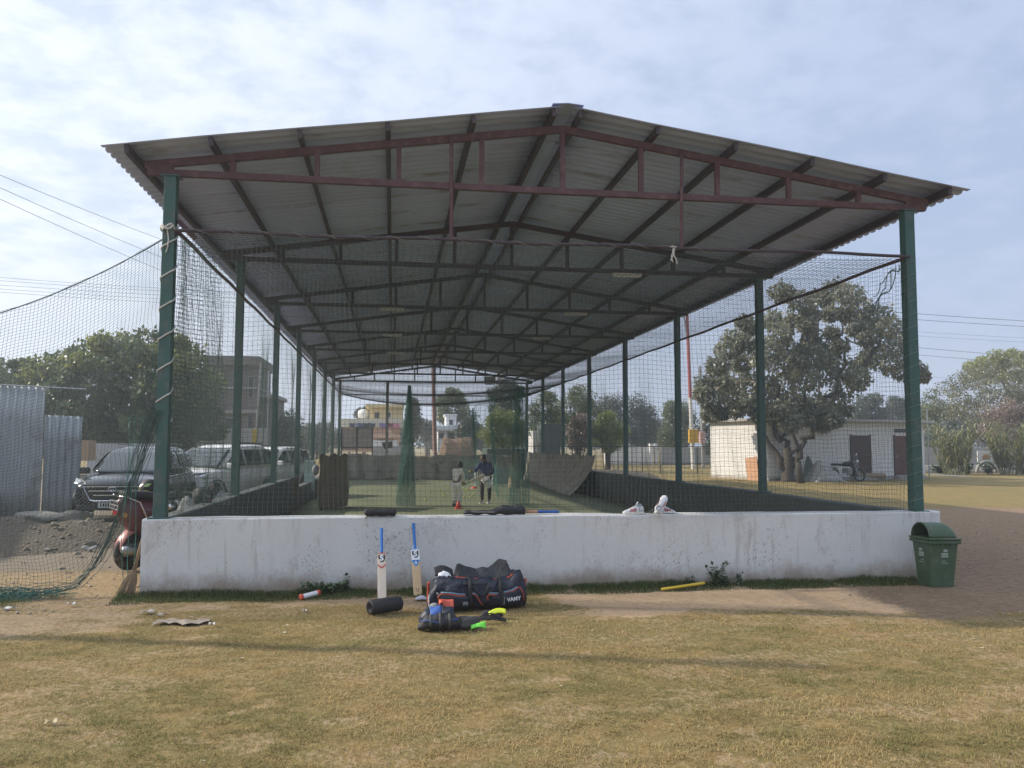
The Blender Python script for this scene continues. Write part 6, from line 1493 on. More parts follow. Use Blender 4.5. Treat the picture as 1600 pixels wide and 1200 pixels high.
def tree(name, label, base, C, R, n_each, size, mat, trunk_r, seed, limbs=None, cat='tree', group=None, warm=.05, tone=.5, bark=None, n_limbs=9, fork=None, droop=.3, hollow=.5, warm_top=0.0):
    rng = np.random.default_rng(seed); base = np.array(base, float); C, R = np.array(C, float), np.array(R, float)
    t = thing(name, label, cat, base, group)
    V, Fq, ci = leaf_quads(C, R, n_each, size, rng, droop, hollow); me = np_mesh('crown', V-base, Fq)
    cl = rng.normal(0, .22, len(C)); n = len(Fq)
    young = (rng.random(len(C)) < warm_top*smooth01((C[:, 2]-np.percentile(C[:, 2], 45))/max(.1, np.ptp(C[:, 2])*.5)))*.75
    tint = np.stack([np.clip(tone+cl[ci]+rng.normal(0, .24, n), 0, 1), np.clip((rng.random(n) < warm+young[ci])*rng.uniform(.4, 1, n), 0, 1), np.zeros(n)], -1); add_tint(me, tint, 4)
    link_mesh('crown', me, mat, t)
    mb = MB(); cen = C.mean(0); fork = base+np.array([0, 0, max(.6, (C[:, 2].min()-base[2])*.75)]) if fork is None else np.array(fork, float)
    mb.tube([base-np.array([0, 0, .15]), base+(fork-base)*.1, base+(fork-base)*.55+np.array([trunk_r*.3, 0, 0]), fork], [trunk_r*1.35, trunk_r*1.05, trunk_r*.85, trunk_r*.7], 12)
    if limbs is None:
        idx = rng.permutation(len(C))[:n_limbs]; limbs = [[fork, fork+(C[i]-fork)*.5+np.array([0, 0, -.12*np.linalg.norm(C[i]-fork)*.3]), C[i]] for i in idx]
    for L in limbs:
        L = [np.array(p, float) for p in L]; Ls = np.array(L); q = np.linspace(0, len(L)-1, 4*(len(L)-1)+1); pts = np.stack([np.interp(q, range(len(L)), Ls[:, k]) for k in range(3)], -1)
        pts[1:-1] += rng.normal(0, .04*np.linalg.norm(Ls[-1]-Ls[0])*.5, (len(pts)-2, 3))
        mb.tube(pts, np.linspace(trunk_r*.48, trunk_r*.08, len(pts)), 7)
    mb.build('trunk', bark or m_bark, t, smooth=True); return t
lm_mango = leaf_mat('dark_mango_leaf', (.060, .09, .045), (.12, .16, .068), (.28, .30, .085), .42)
lm_big = leaf_mat('grey_green_leaf', (.125, .135, .095), (.26, .265, .18), (.34, .29, .20), .42)
lm_mid = leaf_mat('mid_green_leaf', (.085, .115, .042), (.175, .21, .075), (.21, .19, .07), .35)
lm_bright = leaf_mat('yellow_green_leaf', (.13, .17, .042), (.27, .30, .08), (.30, .27, .10), .4)
lm_dusk = leaf_mat('dusky_green_leaf', (.05, .068, .046), (.098, .12, .074), (.09, .09, .05), .3)
lm_brown = leaf_mat('dry_brown_leaf', (.13, .095, .075), (.24, .185, .14), (.28, .19, .13), .3)
lm_olive = leaf_mat('olive_leaf', (.10, .11, .055), (.20, .20, .105), (.25, .19, .11), .3)

def px_clumps(lst, Y, dY=1.0, seed=0, rs=1.0):
    rng = np.random.default_rng(seed); C, R = [], []
    for x, y, r in lst:
        yy = Y+rng.uniform(-dY, dY); c = at_y(x, y, yy); s = r*(yy-CAM[1])/F*rs; C.append(c); R.append((s*1.1, s*1.1, s*.85))
    return C, R
def auto_px(x0, x1, yt, yb, r, seed, shape=1.0, fill=1.0):
    """clump centres filling a rounded crown outline in the picture's own proportions"""
    rng = np.random.default_rng(seed); out = []; cx, cy, a, b_ = (x0+x1)/2, (yt+yb)/2, (x1-x0)/2, (yb-yt)/2
    for k in range(int(fill*3.0*a*b_*PI/(r*r*PI))+4):
        th, q = rng.uniform(0, 2*PI), math.sqrt(rng.uniform(.05, 1)); ww = 1-.05*shape*max(0, -math.sin(th))
        out.append((cx+(a-r*.8)*q*math.cos(th)*ww, cy+(b_-r*.8)*q*math.sin(th), r*rng.uniform(.7, 1.3)))
    return out
def bg_tree(name, label, x0, x1, yt, yb, Y, r, mat, seed, base_px=None, n_each=150, size=.35, group=None, **k):
    e = (x1-x0)*.09 if Y < 120 else 0; x0, x1, yt = x0-e, x1+e, yt-(yb-yt)*.04
    C, R = px_clumps(auto_px(x0, x1, yt, yb, r, seed), Y, (x1-x0)*.3*(Y+11)/F, seed); b0 = at_y(base_px or (x0+x1)/2, 700, Y); base = (b0[0], Y, 0)
    return tree(name, label, base, C, R, n_each, size, mat, k.pop('trunk_r', .22), seed, group=group, **k)

# the big spreading tree on the right
cl_ = [(1222, 457, 20), (1250, 470, 22), (1280, 466, 18), (1305, 452, 20), (1327, 460, 24), (1342, 482, 21), (1372, 492, 24), (1390, 512, 22), (1396, 540, 22), (1390, 565, 24), (1412, 580, 20), (1432, 578, 15), (1443, 588, 9), (1355, 530, 15), (1362, 556, 19), (1345, 570, 15),
       (1163, 503, 13), (1172, 512, 12), (1148, 528, 19), (1138, 545, 20), (1122, 570, 19), (1104, 598, 18), (1098, 614, 12), (1112, 625, 20), (1148, 588, 24), (1172, 600, 26), (1160, 565, 18), (1142, 618, 20), (1190, 560, 18), (1208, 500, 19), (1220, 522, 20), (1204, 548, 18), (1226, 572, 24), (1228, 604, 26),
       (1258, 592, 26), (1286, 580, 27), (1285, 558, 20), (1316, 574, 24), (1322, 602, 24), (1340, 590, 20), (1302, 628, 24), (1272, 632, 24), (1240, 632, 22), (1206, 622, 22), (1196, 600, 20), (1286, 660, 17), (1276, 676, 10), (1305, 655, 12), (1110, 648, 12), (1126, 645, 12), (1240, 500, 14), (1250, 560, 16), (1290, 545, 14), (1312, 540, 13), (1335, 515, 13), (1268, 490, 14), (1215, 648, 20), (1252, 652, 20), (1190, 642, 18), (1234, 662, 15), (1172, 632, 16), (1150, 640, 14), (1262, 640, 20), (1296, 652, 16), (1318, 640, 14), (1226, 640, 20), (1132, 600, 18), (1162, 535, 16), (1182, 535, 16), (1300, 520, 12), (1268, 530, 14), (1232, 545, 18), (1245, 572, 18), (1360, 508, 16), (1262, 510, 14), (1298, 490, 14), (1322, 492, 13), (1258, 545, 14), (1182, 635, 14)]
YTR = 31.5
C, R = px_clumps(cl_, YTR, 2.6, 3, 1.05)
def tp(x, y, d=0.0): return at_y(x, y, YTR+d)
tb = tp(1231, 753); tb[2] = -.05; fk = tp(1229, 700)
limbs = [[tp(1228, 735, .2), tp(1220, 690, .3), tp(1214, 650, .5), tp(1216, 600, .8), tp(1225, 560, 1), tp(1240, 520, .6), tp(1265, 480, 0)],
         [tp(1233, 735), tp(1240, 690, -.3), tp(1250, 640, -.5), tp(1262, 590, -.5), tp(1250, 545, 0), tp(1255, 520, .3), tp(1280, 505, 0)],
         [tp(1236, 738), tp(1252, 705, -.6), tp(1268, 675, -.9), tp(1290, 640, -.8), tp(1312, 600, -.5), tp(1318, 550, 0), tp(1330, 530, .3), tp(1350, 515, 0)],
         [tp(1236, 742, .1), tp(1245, 715, -.4), tp(1262, 682, -.8)],
         [tp(1312, 560, 0), tp(1310, 535, .3), tp(1318, 500, 0)],
         [tp(1226, 735), tp(1208, 700, .3), tp(1190, 668, .5), tp(1170, 645, .7), tp(1140, 620, .5)],
         [tp(1222, 690, .3), tp(1200, 650, .9), tp(1180, 610, 1), tp(1160, 570, .8)],
         [tp(1318, 590), tp(1350, 575, .3), tp(1385, 565, .2), tp(1425, 582, 0)],
         [tp(1350, 575, .3), tp(1372, 540, .3), tp(1385, 505, 0)]]
tree('mango_tree', 'big spreading grey-green tree with several stems in front of the white hut', tb, C, R, 430, .235, lm_big, .33, 5, limbs, warm=.10, tone=.5, fork=fk, droop=.7, hollow=.45)
# old mango tree at the left
top = lambda x: np.interp(x, [-90, 0, 50, 100, 150, 200, 240, 280, 310, 330], [600, 572, 556, 548, 530, 520, 514, 524, 545, 590])
rng = np.random.default_rng(8); lst = []
for x in range(-80, 330, 24):
    for y in np.arange(top(x)+14, 694 if 60 < x < 300 else 680, 23): lst.append((x+rng.uniform(-9, 9), y+rng.uniform(-8, 8), rng.uniform(14, 24)))
C, R = px_clumps(lst, 36, 4.0, 4, 1.05); b0 = at_y(200, 700, 36)
warmtops = tree('mango_tree', 'huge dark mango tree with light new leaves behind the zinc sheets and dark SUV', (b0[0], 36, 0), C, R, 400, .27, lm_mango, .5, 6, warm=.06, tone=.45, fork=at_y(203, 672, 36), n_limbs=14, warm_top=.75)

bg = [
 ('leafy_tree', 'dark round tree standing between the unfinished building and the yellow house', 424, 474, 642, 742, 58, 13, lm_dusk, {}),
 ('leafy_tree', 'hazy low tree far off behind the left posts, right of the dark round one', 468, 522, 655, 712, 105, 9, lm_dusk, {}),
 ('leafy_tree', 'small conical dark tree rising behind the terrace of the yellow house', 557, 580, 636, 664, 95, 5, lm_dusk, {}),
 ('conifer_tree', 'dark pointed tree just right of the yellow house', 633, 656, 622, 690, 72, 7, lm_dusk, {}),
 ('leafy_tree', 'loose pale-leaved tree towering behind the small white house', 683, 730, 606, 672, 92, 8, lm_mid, {}),
 ('leafy_tree', 'small round dusky tree far off between the pointed tree and white house', 653, 680, 652, 690, 110, 6, lm_dusk, {}),
 ('leafy_tree', 'dusky tree crowding the right side of the small white house', 716, 752, 645, 700, 80, 8, lm_dusk, {}),
 ('leafy_tree', 'tall dark tree with two heads above the teal curtain', 764, 815, 588, 660, 70, 9, lm_dusk, {}),
 ('bamboo_clump', 'bright yellow-green bamboo thicket behind the tarpaulin and the coach', 752, 822, 640, 712, 45, 10, lm_bright, {}),
 ('leafy_tree', 'broad bright green tree right of the tall two-headed one', 820, 884, 612, 712, 52, 13, lm_mid, {}),
 ('leafy_tree', 'tall mid-green tree behind the dry brown climber', 866, 934, 600, 705, 62, 13, lm_mid, {}),
 ('dry_shrub', 'tall dry pinkish-brown climber at the middle of the pipe fence', 886, 924, 645, 712, 47, 9, lm_brown, {}),
 ('leafy_shrub', 'lush bright green shrub beside the dry brown climber', 922, 976, 642, 712, 47, 10, lm_bright, {}),
 ('leafy_tree', 'big hazy blue-green tree above the white boundary wall, left half', 926, 985, 616, 712, 86, 12, lm_dusk, {}),
 ('leafy_tree', 'big hazy blue-green tree above the white boundary wall, taller right half', 970, 1034, 618, 712, 88, 12, lm_dusk, {}),
 ('leafy_tree', 'mid-green tree behind the yellow box on the red and white pole', 1026, 1082, 622, 712, 76, 11, lm_mid, {}),
 ('leafy_tree', 'dark bushy tree between the grey pole and the white hut', 1086, 1140, 632, 712, 60, 11, lm_dusk, {}),
 ('leafy_tree', 'dusky tree showing above the hut roof right of the spreading tree', 1330, 1384, 612, 680, 78, 9, lm_dusk, {}),
 ('leafy_tree', 'small hazy tree above the hut roof beside the right front post', 1382, 1420, 618, 680, 95, 7, lm_dusk, {}),
 ('leafy_tree', 'tall green tree just right of the right front post', 1434, 1486, 600, 712, 66, 12, lm_mid, {}),
 ('mango_tree', 'large dense olive tree at the right edge above the cane', 1462, 1660, 560, 722, 56, 19, lm_olive, dict(warm=.08)),
 ('acacia_tree', 'flat-topped yellowish tree rising above the olive tree at the right edge', 1512, 1660, 545, 606, 64, 10, lm_bright, dict(warm=.45)),
 ('dry_shrub', 'reddish-brown drying shrub under the olive tree at the right edge', 1528, 1640, 622, 700, 50, 13, lm_brown, dict(warm=.3)),
 ('leafy_shrub', 'dark green hedge shrub behind the left cane clump', 1444, 1520, 655, 720, 52, 12, lm_dusk, {}),
 ('leafy_shrub', 'yellowish shrub behind the white SUV, left of the unfinished building', 262, 312, 645, 705, 40, 9, lm_brown, dict(warm=.2)),
]
for i, (nm, lb, x0, x1, yt, yb, Y, r, mt_, kw) in enumerate(bg):
    ne = int(np.clip(110+r*12, 110, 330)); sz = np.clip(.0085*(Y+11)*.30, .14, .4)
    bg_tree(nm, lb, x0, x1, yt, yb, Y, r, mt_, 100+i, n_each=ne, size=sz, group=None, cat='shrub' if 'shrub' in nm else ('bamboo' if 'bamboo' in nm else 'tree'), **kw)
# far hazy tree line all round, one tree after another
rng = np.random.default_rng(77)
far = [x for x in np.arange(-260, 1900, 62) if not (1085 < x < 1330)]
for i, x in enumerate(far):
    Y = rng.uniform(125, 150); h = rng.uniform(26, 44); w = rng.uniform(34, 48); c0 = at_y(x, 700, Y)
    side = ('behind the left trees', 'behind the houses', 'behind the white boundary wall', 'behind the cane')[0 if x < 500 else 1 if x < 780 else 2 if x < 1340 else 3]
    bg_tree('far_tree', 'faint blue-grey distant tree %s, one of a hazy row' % side, x-w, x+w, 700-h, 702, Y, 9, lm_dusk, 300+i, n_each=70, size=.75, group='hazy far trees %s' % side, n_limbs=3)

# cane clumps
m_cane = leaf_mat('cane_leaf', (.12, .14, .05), (.24, .25, .10), (.36, .31, .16), .35)
def cane(xpx, ybase, ytop, wpx, Y, seed, label):
    b0 = at_y(xpx, ybase, Y); H = at_y(xpx, ytop, Y)[2]; W = wpx*(Y+11.3)/F; rng = np.random.default_rng(seed); t = thing('cane_clump', label, 'plant', (b0[0], Y, 0)); st = MB(); V, T = [], []
    for k in range(26):
        a = rng.uniform(0, 2*PI); bx, by = b0[0]+W*.35*rng.random()*math.cos(a), Y+W*.35*rng.random()*math.sin(a); hh = H*rng.uniform(.5, .95); tx, ty = bx+W*.3*math.cos(a), by+W*.3*math.sin(a)
        st.tube([(bx, by, 0), ((bx+tx)/2-.05, (by+ty)/2, hh*.5), (tx, ty, hh)], [.03, .025, .015], 6)
        for j in range(26):
            q = rng.uniform(.12, 1); p = np.array([bx+(tx-bx)*q, by+(ty-by)*q, hh*q]); th = rng.uniform(0, 2*PI); L = rng.uniform(.6, 1.3)*H*.30; d = np.array([math.cos(th), math.sin(th), 0]); w = np.array([-d[1], d[0], 0])*rng.uniform(.02, .04)
            ar = rng.uniform(-.3, .5); pts = [p, p+d*L*.22+np.array([0, 0, L*.42]), p+d*L*.55+np.array([0, 0, L*(.55+.2*ar)]), p+d*L*.9+np.array([0, 0, L*(.35+.7*ar)])]; ws = [1, 1.2, .9, .15]; tn = (np.clip(rng.normal(.5, .3), 0, 1), float(rng.random() < .25)*rng.random(), 0)
            for i in range(3): V.append([pts[i]-w*ws[i], pts[i]+w*ws[i], pts[i+1]+w*ws[i+1], pts[i+1]-w*ws[i+1]]); T.append(tn)
    V = np.array(V); me = np_mesh('leaves', V.reshape(-1, 3)-np.array([b0[0], Y, 0]), np.arange(len(V)*4).reshape(-1, 4)); add_tint(me, np.array(T), 4); link_mesh('leaves', me, m_cane, t); st.build('stems', m_weedstem, t)
cane(1494, 740, 664, 62, 41, 1, 'tall arching cane clump nearest the white hut on the right')
cane(1580, 742, 662, 60, 41, 2, 'thick arching cane clump at the right edge')
for x, s_ in ((1510, 3), (1545, 4), (1600, 5), (1470, 6)): 
    b0 = at_z(x, 741, 0); weed((b0[0], b0[1]), 1.0, 16, .8, 40+s_, 'low weedy bush below the grey wall, %s' % {3: 'just right of the first cane clump', 4: 'below the white painted board', 5: 'right of the second cane clump', 6: 'nearest the hut corner'}[s_], .28, name='weedy_bush')

# ---------------------------------------------------------------- buildings
m_yellow = M('yellow_house_paint', (.62, .50, .26), .8, var=.08, scale=.4, dirt=(.42, .36, .24), dirt_amt=.3, dscale=.7)
m_creamw = M('cream_house_paint', (.60, .57, .46), .8, var=.08, scale=.4, dirt=(.42, .40, .34), dirt_amt=.3, dscale=.7)
m_peach = M('peach_house_paint', (.60, .42, .31), .8, var=.08, scale=.4)
m_whiteh = M('white_house_paint', (.66, .68, .70), .8, var=.06, scale=.4, dirt=(.45, .46, .46), dirt_amt=.3, dscale=.6)
m_dkwin = M('dark_window_glass', (.035, .04, .045), .25)
m_slab = M('roof_slab_concrete', (.40, .39, .36), .85, var=.15, scale=.8)
def pbox(t, nm, x0, x1, yt, yb, Y, depth, mat, bevel=.02):
    a, b_ = at_y(x0, yt, Y), at_y(x1, yb, Y); mb = MB(); mb.box(((a[0]+b_[0])/2, Y+depth/2, (a[2]+b_[2])/2), (b_[0]-a[0], depth, a[2]-b_[2])); return mb.build(nm, mat, t, bevel=bevel)
def pwin(t, x0, x1, yt, yb, Y, fr=m_whiteh, nm='window'):
    f = pbox(t, nm, x0, x1, yt, yb, Y-.05, .10, fr); e = (x1-x0)*.12; pbox(f, 'pane', x0+e, x1-e, yt+e, yb-e, Y-.07, .06, m_dkwin, 0)
Y = 75; b0 = at_y(580, 700, Y)
yh = thing('house', 'yellow and peach two-storey house with washing on its terrace', 'house', (b0[0], Y+4, 0))
pbox(yh, 'ground_floor_wall', 533, 624, 668, 706, Y, 8, m_peach); pbox(yh, 'terrace_parapet', 531, 632, 654, 668.5, Y-.35, 8.5, m_creamw)
pbox(yh, 'upper_wall', 578, 630, 636, 655, Y+1.2, 5, m_yellow); pbox(yh, 'roof', 571, 632, 631, 636.5, Y+.6, 6.2, m_yellow)
pwin(yh, 585, 593, 644, 654, Y+1.2, M('brown_shutter', (.20, .10, .07), .7)); pwin(yh, 604, 611, 644, 653, Y+1.2)
pbox(yh, 'verandah_slab', 582, 626, 680, 685, Y-1.6, 1.9, m_peach); pbox(yh, 'verandah_wall', 582, 622, 688, 706, Y-1.5, .2, m_whiteh); pwin(yh, 590, 600, 686, 694, Y-.02); pwin(yh, 545, 553, 674, 690, Y-.02)
mb = MB(); a, b_ = at_y(625, 690, Y-1.4), at_y(606, 672, Y-1.4); mb.bar(a, b_, .3, .25); mb.build('stair_stringer', m_peach, yh)
tk = at_y(568, 652, Y+2); mb = MB(); mb.lathe([(.001, 0), (.55, 0), (.6, .5), (.5, .8), (.2, .95), (.001, .96)], tk-np.array([0, 0, .1]), 16); set_props(mb.build('water_tank', m_white, smooth=True), 'small white water tank on the terrace of the yellow house', 'tank')
m_cols = [('navy', (.03, .04, .12)), ('grey', (.22, .24, .28)), ('dark blue', (.05, .07, .16)), ('black', (.03, .03, .035)), ('violet', (.16, .14, .3)), ('maroon', (.16, .03, .06)), ('pink', (.55, .22, .30))]
for i, (x, cn_, col) in enumerate([(551, *m_cols[0]), (557, *m_cols[1]), (565, *m_cols[2]), (572, *m_cols[3]), (581, *m_cols[3]), (599, *m_cols[4]), (611, *m_cols[5]), (619, *m_cols[6])]):
    a = at_y(x, 661.5, Y-.6); w = .30+.06*(i % 3)
    mb = MB(); mb.grid(lambda u, v: (a[0]+w*(u-.5)*2*(1-.1*v), Y-.6+.04*math.sin(u*9+i), a[2]-(.38+.08*(i % 2))*v+.03*math.sin(u*7)), 8, 5)
    set_props(mb.build('hanging_garment', M('washing_%s_%d' % (cn_.replace(' ', '_'), i), col, .9), solid=.02), '%s garment drying on the yellow house terrace, number %s from the left' % (cn_, 'one two three four five six seven eight'.split()[i]), 'washing', 'washing on the terrace')
Y = 82; b0 = at_y(705, 700, Y)
wh_ = thing('house', 'small white house with a stair tower and open verandah', 'house', (b0[0], Y+3, 0))
pbox(wh_, 'wall', 684, 722, 673, 706, Y, 6, m_whiteh); pbox(wh_, 'roof_slab', 682, 724, 665, 673, Y-.8, 7, m_whiteh); pbox(wh_, 'stair_tower', 697, 713, 649.5, 665, Y+1, 3.2, m_whiteh); pbox(wh_, 'tower_roof', 695.5, 714.5, 647, 650, Y+.7, 3.8, m_whiteh)
pwin(wh_, 701, 708.5, 655, 664.5, Y+1); pwin(wh_, 685, 694, 676, 686, Y); pwin(wh_, 698, 712, 674, 690, Y)
for x in (696, 714, 722, 735):
    pbox(wh_, 'verandah_post', x-.8, x+.8, 673, 706, Y-.7, .16, m_whiteh, 0)
pbox(wh_, 'verandah_beam', 712, 736, 671.5, 673.2, Y-.75, .2, m_whiteh, 0)
# thatched stack
Y = 55; a, b_ = at_y(686, 706, Y), at_y(744, 706, Y); zt = at_y(715, 685, Y)[2]
def thatch(u, v):
    x = a[0]+(b_[0]-a[0])*u; e = min(1, 7*min(u, 1-u)+.0)**.7; h = zt*e*(1-abs(2*v-1)**3); return (x+.08*math.sin(v*30+u*20), Y-1.4+3.6*v, h*(1+.03*math.sin(u*9+2*v)+.02*math.sin(v*33+u*47)))
mb = MB(); mb.grid(thatch, 50, 26); set_props(mb.build('straw_stack', M('old_straw', (.16, .105, .062), .95, var=.6, scale=5, bmp=1.0, bscale=14, bdist=.08), smooth=True), 'rusty brown straw stack between the white house and the bamboo', 'stack')
# sheds and walls beyond the lanes
wallbox('low_shed', 'dark green low shed behind the tarpaulin under the bamboo', 762, 824, 701, None, 38, M('dark_green_sheet', (.06, .09, .07), .7, var=.2), 'shed', 3.0)
wallbox('tin_shed', 'grey-green tin shed showing between two posts on the right', 849, 876, 662, None, 44, M('grey_green_tin', (.055, .072, .068), .6, var=.12), 'shed', 2.5)
wallbox('white_outhouse', 'narrow whitewashed outhouse left of the grey-green tin shed', 833, 845, 673, None, 47, m_hutwall, 'outhouse', 2.0)
wallbox('boundary_wall', 'white boundary wall beyond the pipe fence, left of the poles', 945, 1020, 697, None, 70, m_palewall, 'wall', .25)
for x in (1018, 1026):
    wallbox('gate_pillar', 'white gate pillar at the end of the white boundary wall, %s' % ('left one' if x == 1018 else 'right one'), x-2.2, x+2.2, 693, None, 69.5, m_hutwall, 'pillar', .5)
wallbox('boundary_wall', 'grey boundary wall behind the red and white pole', 1033, 1190, 699, None, 70, m_greywall, 'wall', .25)
wallbox('boundary_wall', 'grey block boundary wall behind the cane clumps', 1440, 1720, 699, None, 46, m_greywall, 'wall', .25)
wallbox('low_kerb_wall', 'low pale kerb wall in front of the block wall behind the cane', 1440, 1720, 727, None, 44.5, m_palewall, 'wall', .4)
wallbox('boundary_wall', 'grey wall across the far side behind the grey tarpaulin', 582, 648, 697, None, 52, m_greywall, 'wall', .25)
wallbox('parked_van', 'roof of a white van beyond the white boundary wall', 950, 982, 691, 701, 74, m_wcar, 'van', 2)
# painted board with an orange emblem among the cane
Y = 43.5; pb_ = thing('painted_board', 'white board painted with an orange flower emblem between the cane clumps', 'board', at_y(1541, 726, Y))
pbox(pb_, 'panel', 1527, 1554, 705, 722, Y, .06, m_whiteprint)
c0 = at_y(1541, 713, Y-.012); s_ = (Y+11.3)/F
for k in range(5):
    an = PI*(.08+.21*k); mb = MB(); mb.prism([(0, 0), (5*s_*math.cos(an-.25), 5*s_*math.sin(an-.25)), (9*s_*math.cos(an)*1.1, 7*s_*math.sin(an)), (5*s_*math.cos(an+.25), 5*s_*math.sin(an+.25))], .012, c0+np.array([0, -.002*k, -2*s_]), (1, 0, 0), (0, 0, 1)); mb.build('emblem_petal', M('orange_emblem_%d' % k, (.52, .22, .03), .7), pb_)
mb = MB(); mb.prism([(-9*s_, -3*s_), (9*s_, -3*s_), (6*s_, -5*s_), (-6*s_, -5*s_)], .012, c0-np.array([0, .004, 0]), (1, 0, 0), (0, 0, 1)); mb.build('emblem_base', M('olive_emblem', (.25, .22, .05), .7), pb_)
for x in (1529, 1552): pbox(pb_, 'leg', x-.5, x+.5, 720, 738, Y+.07, .05, m_steel, 0)
mb = MB(); cc = at_y(1541, 735, Y-.5); mb.tube([cc+np.array([.75*math.cos(a), 0, .75*math.sin(a)-.15]) for a in np.linspace(0, PI, 18)], .10, 8)
set_props(mb.build('half_tyre', m_concrete, smooth=True), 'half-buried pale tyre arch under the painted board', 'tyre')

# white hut
hc_ = at_z(1199, 752); hr_ = at_z(1446, 748); ax = nrm((hr_-hc_)*np.array([1, 1, 0])); ay = np.array([-ax[1], ax[0], 0]); Lh = np.linalg.norm((hr_-hc_)[:2]); Dh = 5.2
Hh = at_y(1199, 657, hc_[1])[2]
ht = thing('hut', 'long white single-storey hut with two brown doors behind the spreading tree', 'hut', hc_)
def hp_(x, y, z): return hc_+ax*x+ay*y+np.array([0, 0, z])
def hbox(nm, x0, x1, y0, y1, z0, z1, mat, par=None, bevel=.01):
    mb = MB(); mb.hexa([hp_(x0, y0, z0), hp_(x1, y0, z0), hp_(x1, y1, z0), hp_(x0, y1, z0), hp_(x0, y0, z1), hp_(x1, y0, z1), hp_(x1, y1, z1), hp_(x0, y1, z1)]); return mb.build(nm, mat, par or ht, bevel=bevel)
hbox('wall', 0, Lh, 0, Dh, -.1, Hh, m_hutwall)
hbox('roof_slab', -.35, Lh+.35, -.5, Dh+.3, Hh, Hh+.14, m_slab)
m_door = M('brown_door', (.055, .026, .022), .6, var=.2)
m_doorred = M('red_brown_door', (.10, .032, .028), .6, var=.2)
def hx(px):  # distance along the hut front seen at this picture column
    d = ray(px, 720); n = np.array([ay[0], ay[1], 0]); k = np.dot(hc_-CAM, n)/np.dot(d, n); return float(np.dot(CAM+d*k-hc_, ax))
for p0, p1, mm_, lb in ((1330, 1359, m_door, None), (1398, 1424, m_doorred, 'red-brown door')):
    x0, x1 = hx(p0), hx(p1); d_ = hbox('door', x0, x1, -.05, .0, .25, 2.55, mm_)
    if lb: d_['label'] = lb
    hbox('door_frame', x0-.08, x0, -.07, .0, .2, 2.62, m_door, d_); hbox('door_frame', x1, x1+.08, -.07, .0, .2, 2.62, m_door, d_); hbox('threshold', x0-.2, x1+.2, -.5, -.002, 0, .2, m_concrete, d_)
    hbox('handle', x0+.12, x0+.16, -.09, -.05, 1.25, 1.45, m_steel, d_)
x0, x1 = hx(1398), hx(1424); hbox('vent', x0, x1, -.03, 0, 2.75, 2.98, m_dkwin)
hbox('plinth', -.02, Lh+.02, -.12, -.0, -.1, .18, m_concrete)
mb = MB(); q = hp_(0, 0, 0)
pth = [hp_(Lh*.30, 1, Hh+.17), hp_(Lh*.42, 1.6, Hh+.25), hp_(Lh*.55, 1.2, Hh+.2)]; mb.tube(pth, .06, 6); set_props(mb.build('bamboo_pole', m_wood), 'bamboo pole lying on the hut roof', 'pole')
mb = MB(); mb.box((0, 0, 0), (1, .04, 1.35)); o = mb.build('plywood_sheet', M('peach_plywood', (.50, .28, .16), .7, var=.1), bevel=.005)
p = hp_(-.22, 1.0, .62); o.location = p; o.rotation_euler = (0, 0, 0); o.rotation_euler = (rad(0), rad(8), math.atan2(ay[1], ay[0])); set_props(o, 'peach coloured plywood sheet leaning on the sunlit end of the hut', 'plywood')
lad = thing('steel_frame', 'thin steel frame standing at the right end of the hut', 'frame', hp_(Lh+.5, .6, 0))
for x in (.45, 1.0):
    mb = MB(); mb.bar(hp_(Lh+x, .6, 0), hp_(Lh+x, .6, Hh+.9), .05); mb.build('upright', m_steel, lad)
for z in (1.2, 2.2, Hh+.1, Hh+.85):
    mb = MB(); mb.bar(hp_(Lh+.45, .6, z), hp_(Lh+1.0, .6, z), .04); mb.build('rung', m_steel, lad)
# motorbike, sacks and odds against the hut
mk = thing('motorbike', 'dark motorbike parked on its stand before the first brown door', 'motorbike', (0, 0, 0))
for y in (-.65, .65):
    w = MB(); w.lathe([(.24, -.05), (.29, -.05), (.31, 0), (.29, .05), (.24, .05)], (0, y, .31), 26, (1, 0, 0), caps=False); wh2 = w.build('wheel', m_tyre, mk, smooth=True)
    r_ = MB(); r_.lathe([(.001, -.05), (.05, -.05), (.05, .05), (.001, .05)], (0, y, .31), 12, (1, 0, 0), caps=False)
    for k in range(12): a = k*PI/6; r_.tube([(0, y, .31), (0, y+.25*math.cos(a), .31+.25*math.sin(a))], .006, 4)
    r_.build('spokes', m_steel, wh2)
rings = [[(w*math.cos(a), y, z+h*math.sin(a)) for a in np.linspace(0, 2*PI, 14, endpoint=False)] for y, w, z, h in ((-.2, .05, .78, .06), (-.05, .13, .82, .12), (.2, .15, .85, .13), (.38, .10, .86, .10), (.45, .04, .85, .05))]
mb = MB(); mb.loft(rings); mb.build('fuel_tank', m_black, mk, smooth=True)
mb = MB(); mb.box((0, -.42, .80), (.24, .62, .10)); mb.build('seat', m_black, mk, bevel=.04)
mb = MB(); mb.box((0, .05, .48), (.28, .42, .34)); mb.build('engine', m_steel, mk, bevel=.06)
mb = MB(); mb.tube([(-.36, .36, 1.06), (-.15, .46, 1.02), (.15, .46, 1.02), (.36, .36, 1.06)], .018, 8); mb.build('handlebar', m_black, mk)
for sx in (-1, 1):
    mb = MB(); mb.tube([(sx*.10, .46, 1.0), (sx*.09, .65, .31)], .025, 8); mb.build('fork', m_steel, mk)
    mb = MB(); mb.tube([(sx*.28, .40, 1.05), (sx*.34, .38, 1.24)], .008, 5); mb.lathe([(.001, 0), (.065, 0), (.065, .02), (.001, .02)], (sx*.35, .37, 1.28), 12, (0, 1, 0)); mb.build('mirror', m_chrome, mk)
mb = MB(); mb.lathe([(.03, 0), (.09, .05), (.10, .12), (.001, .14)], (0, .50, .95), 16, (0, 1, 0)); mb.build('headlight', m_lamp, mk, smooth=True)
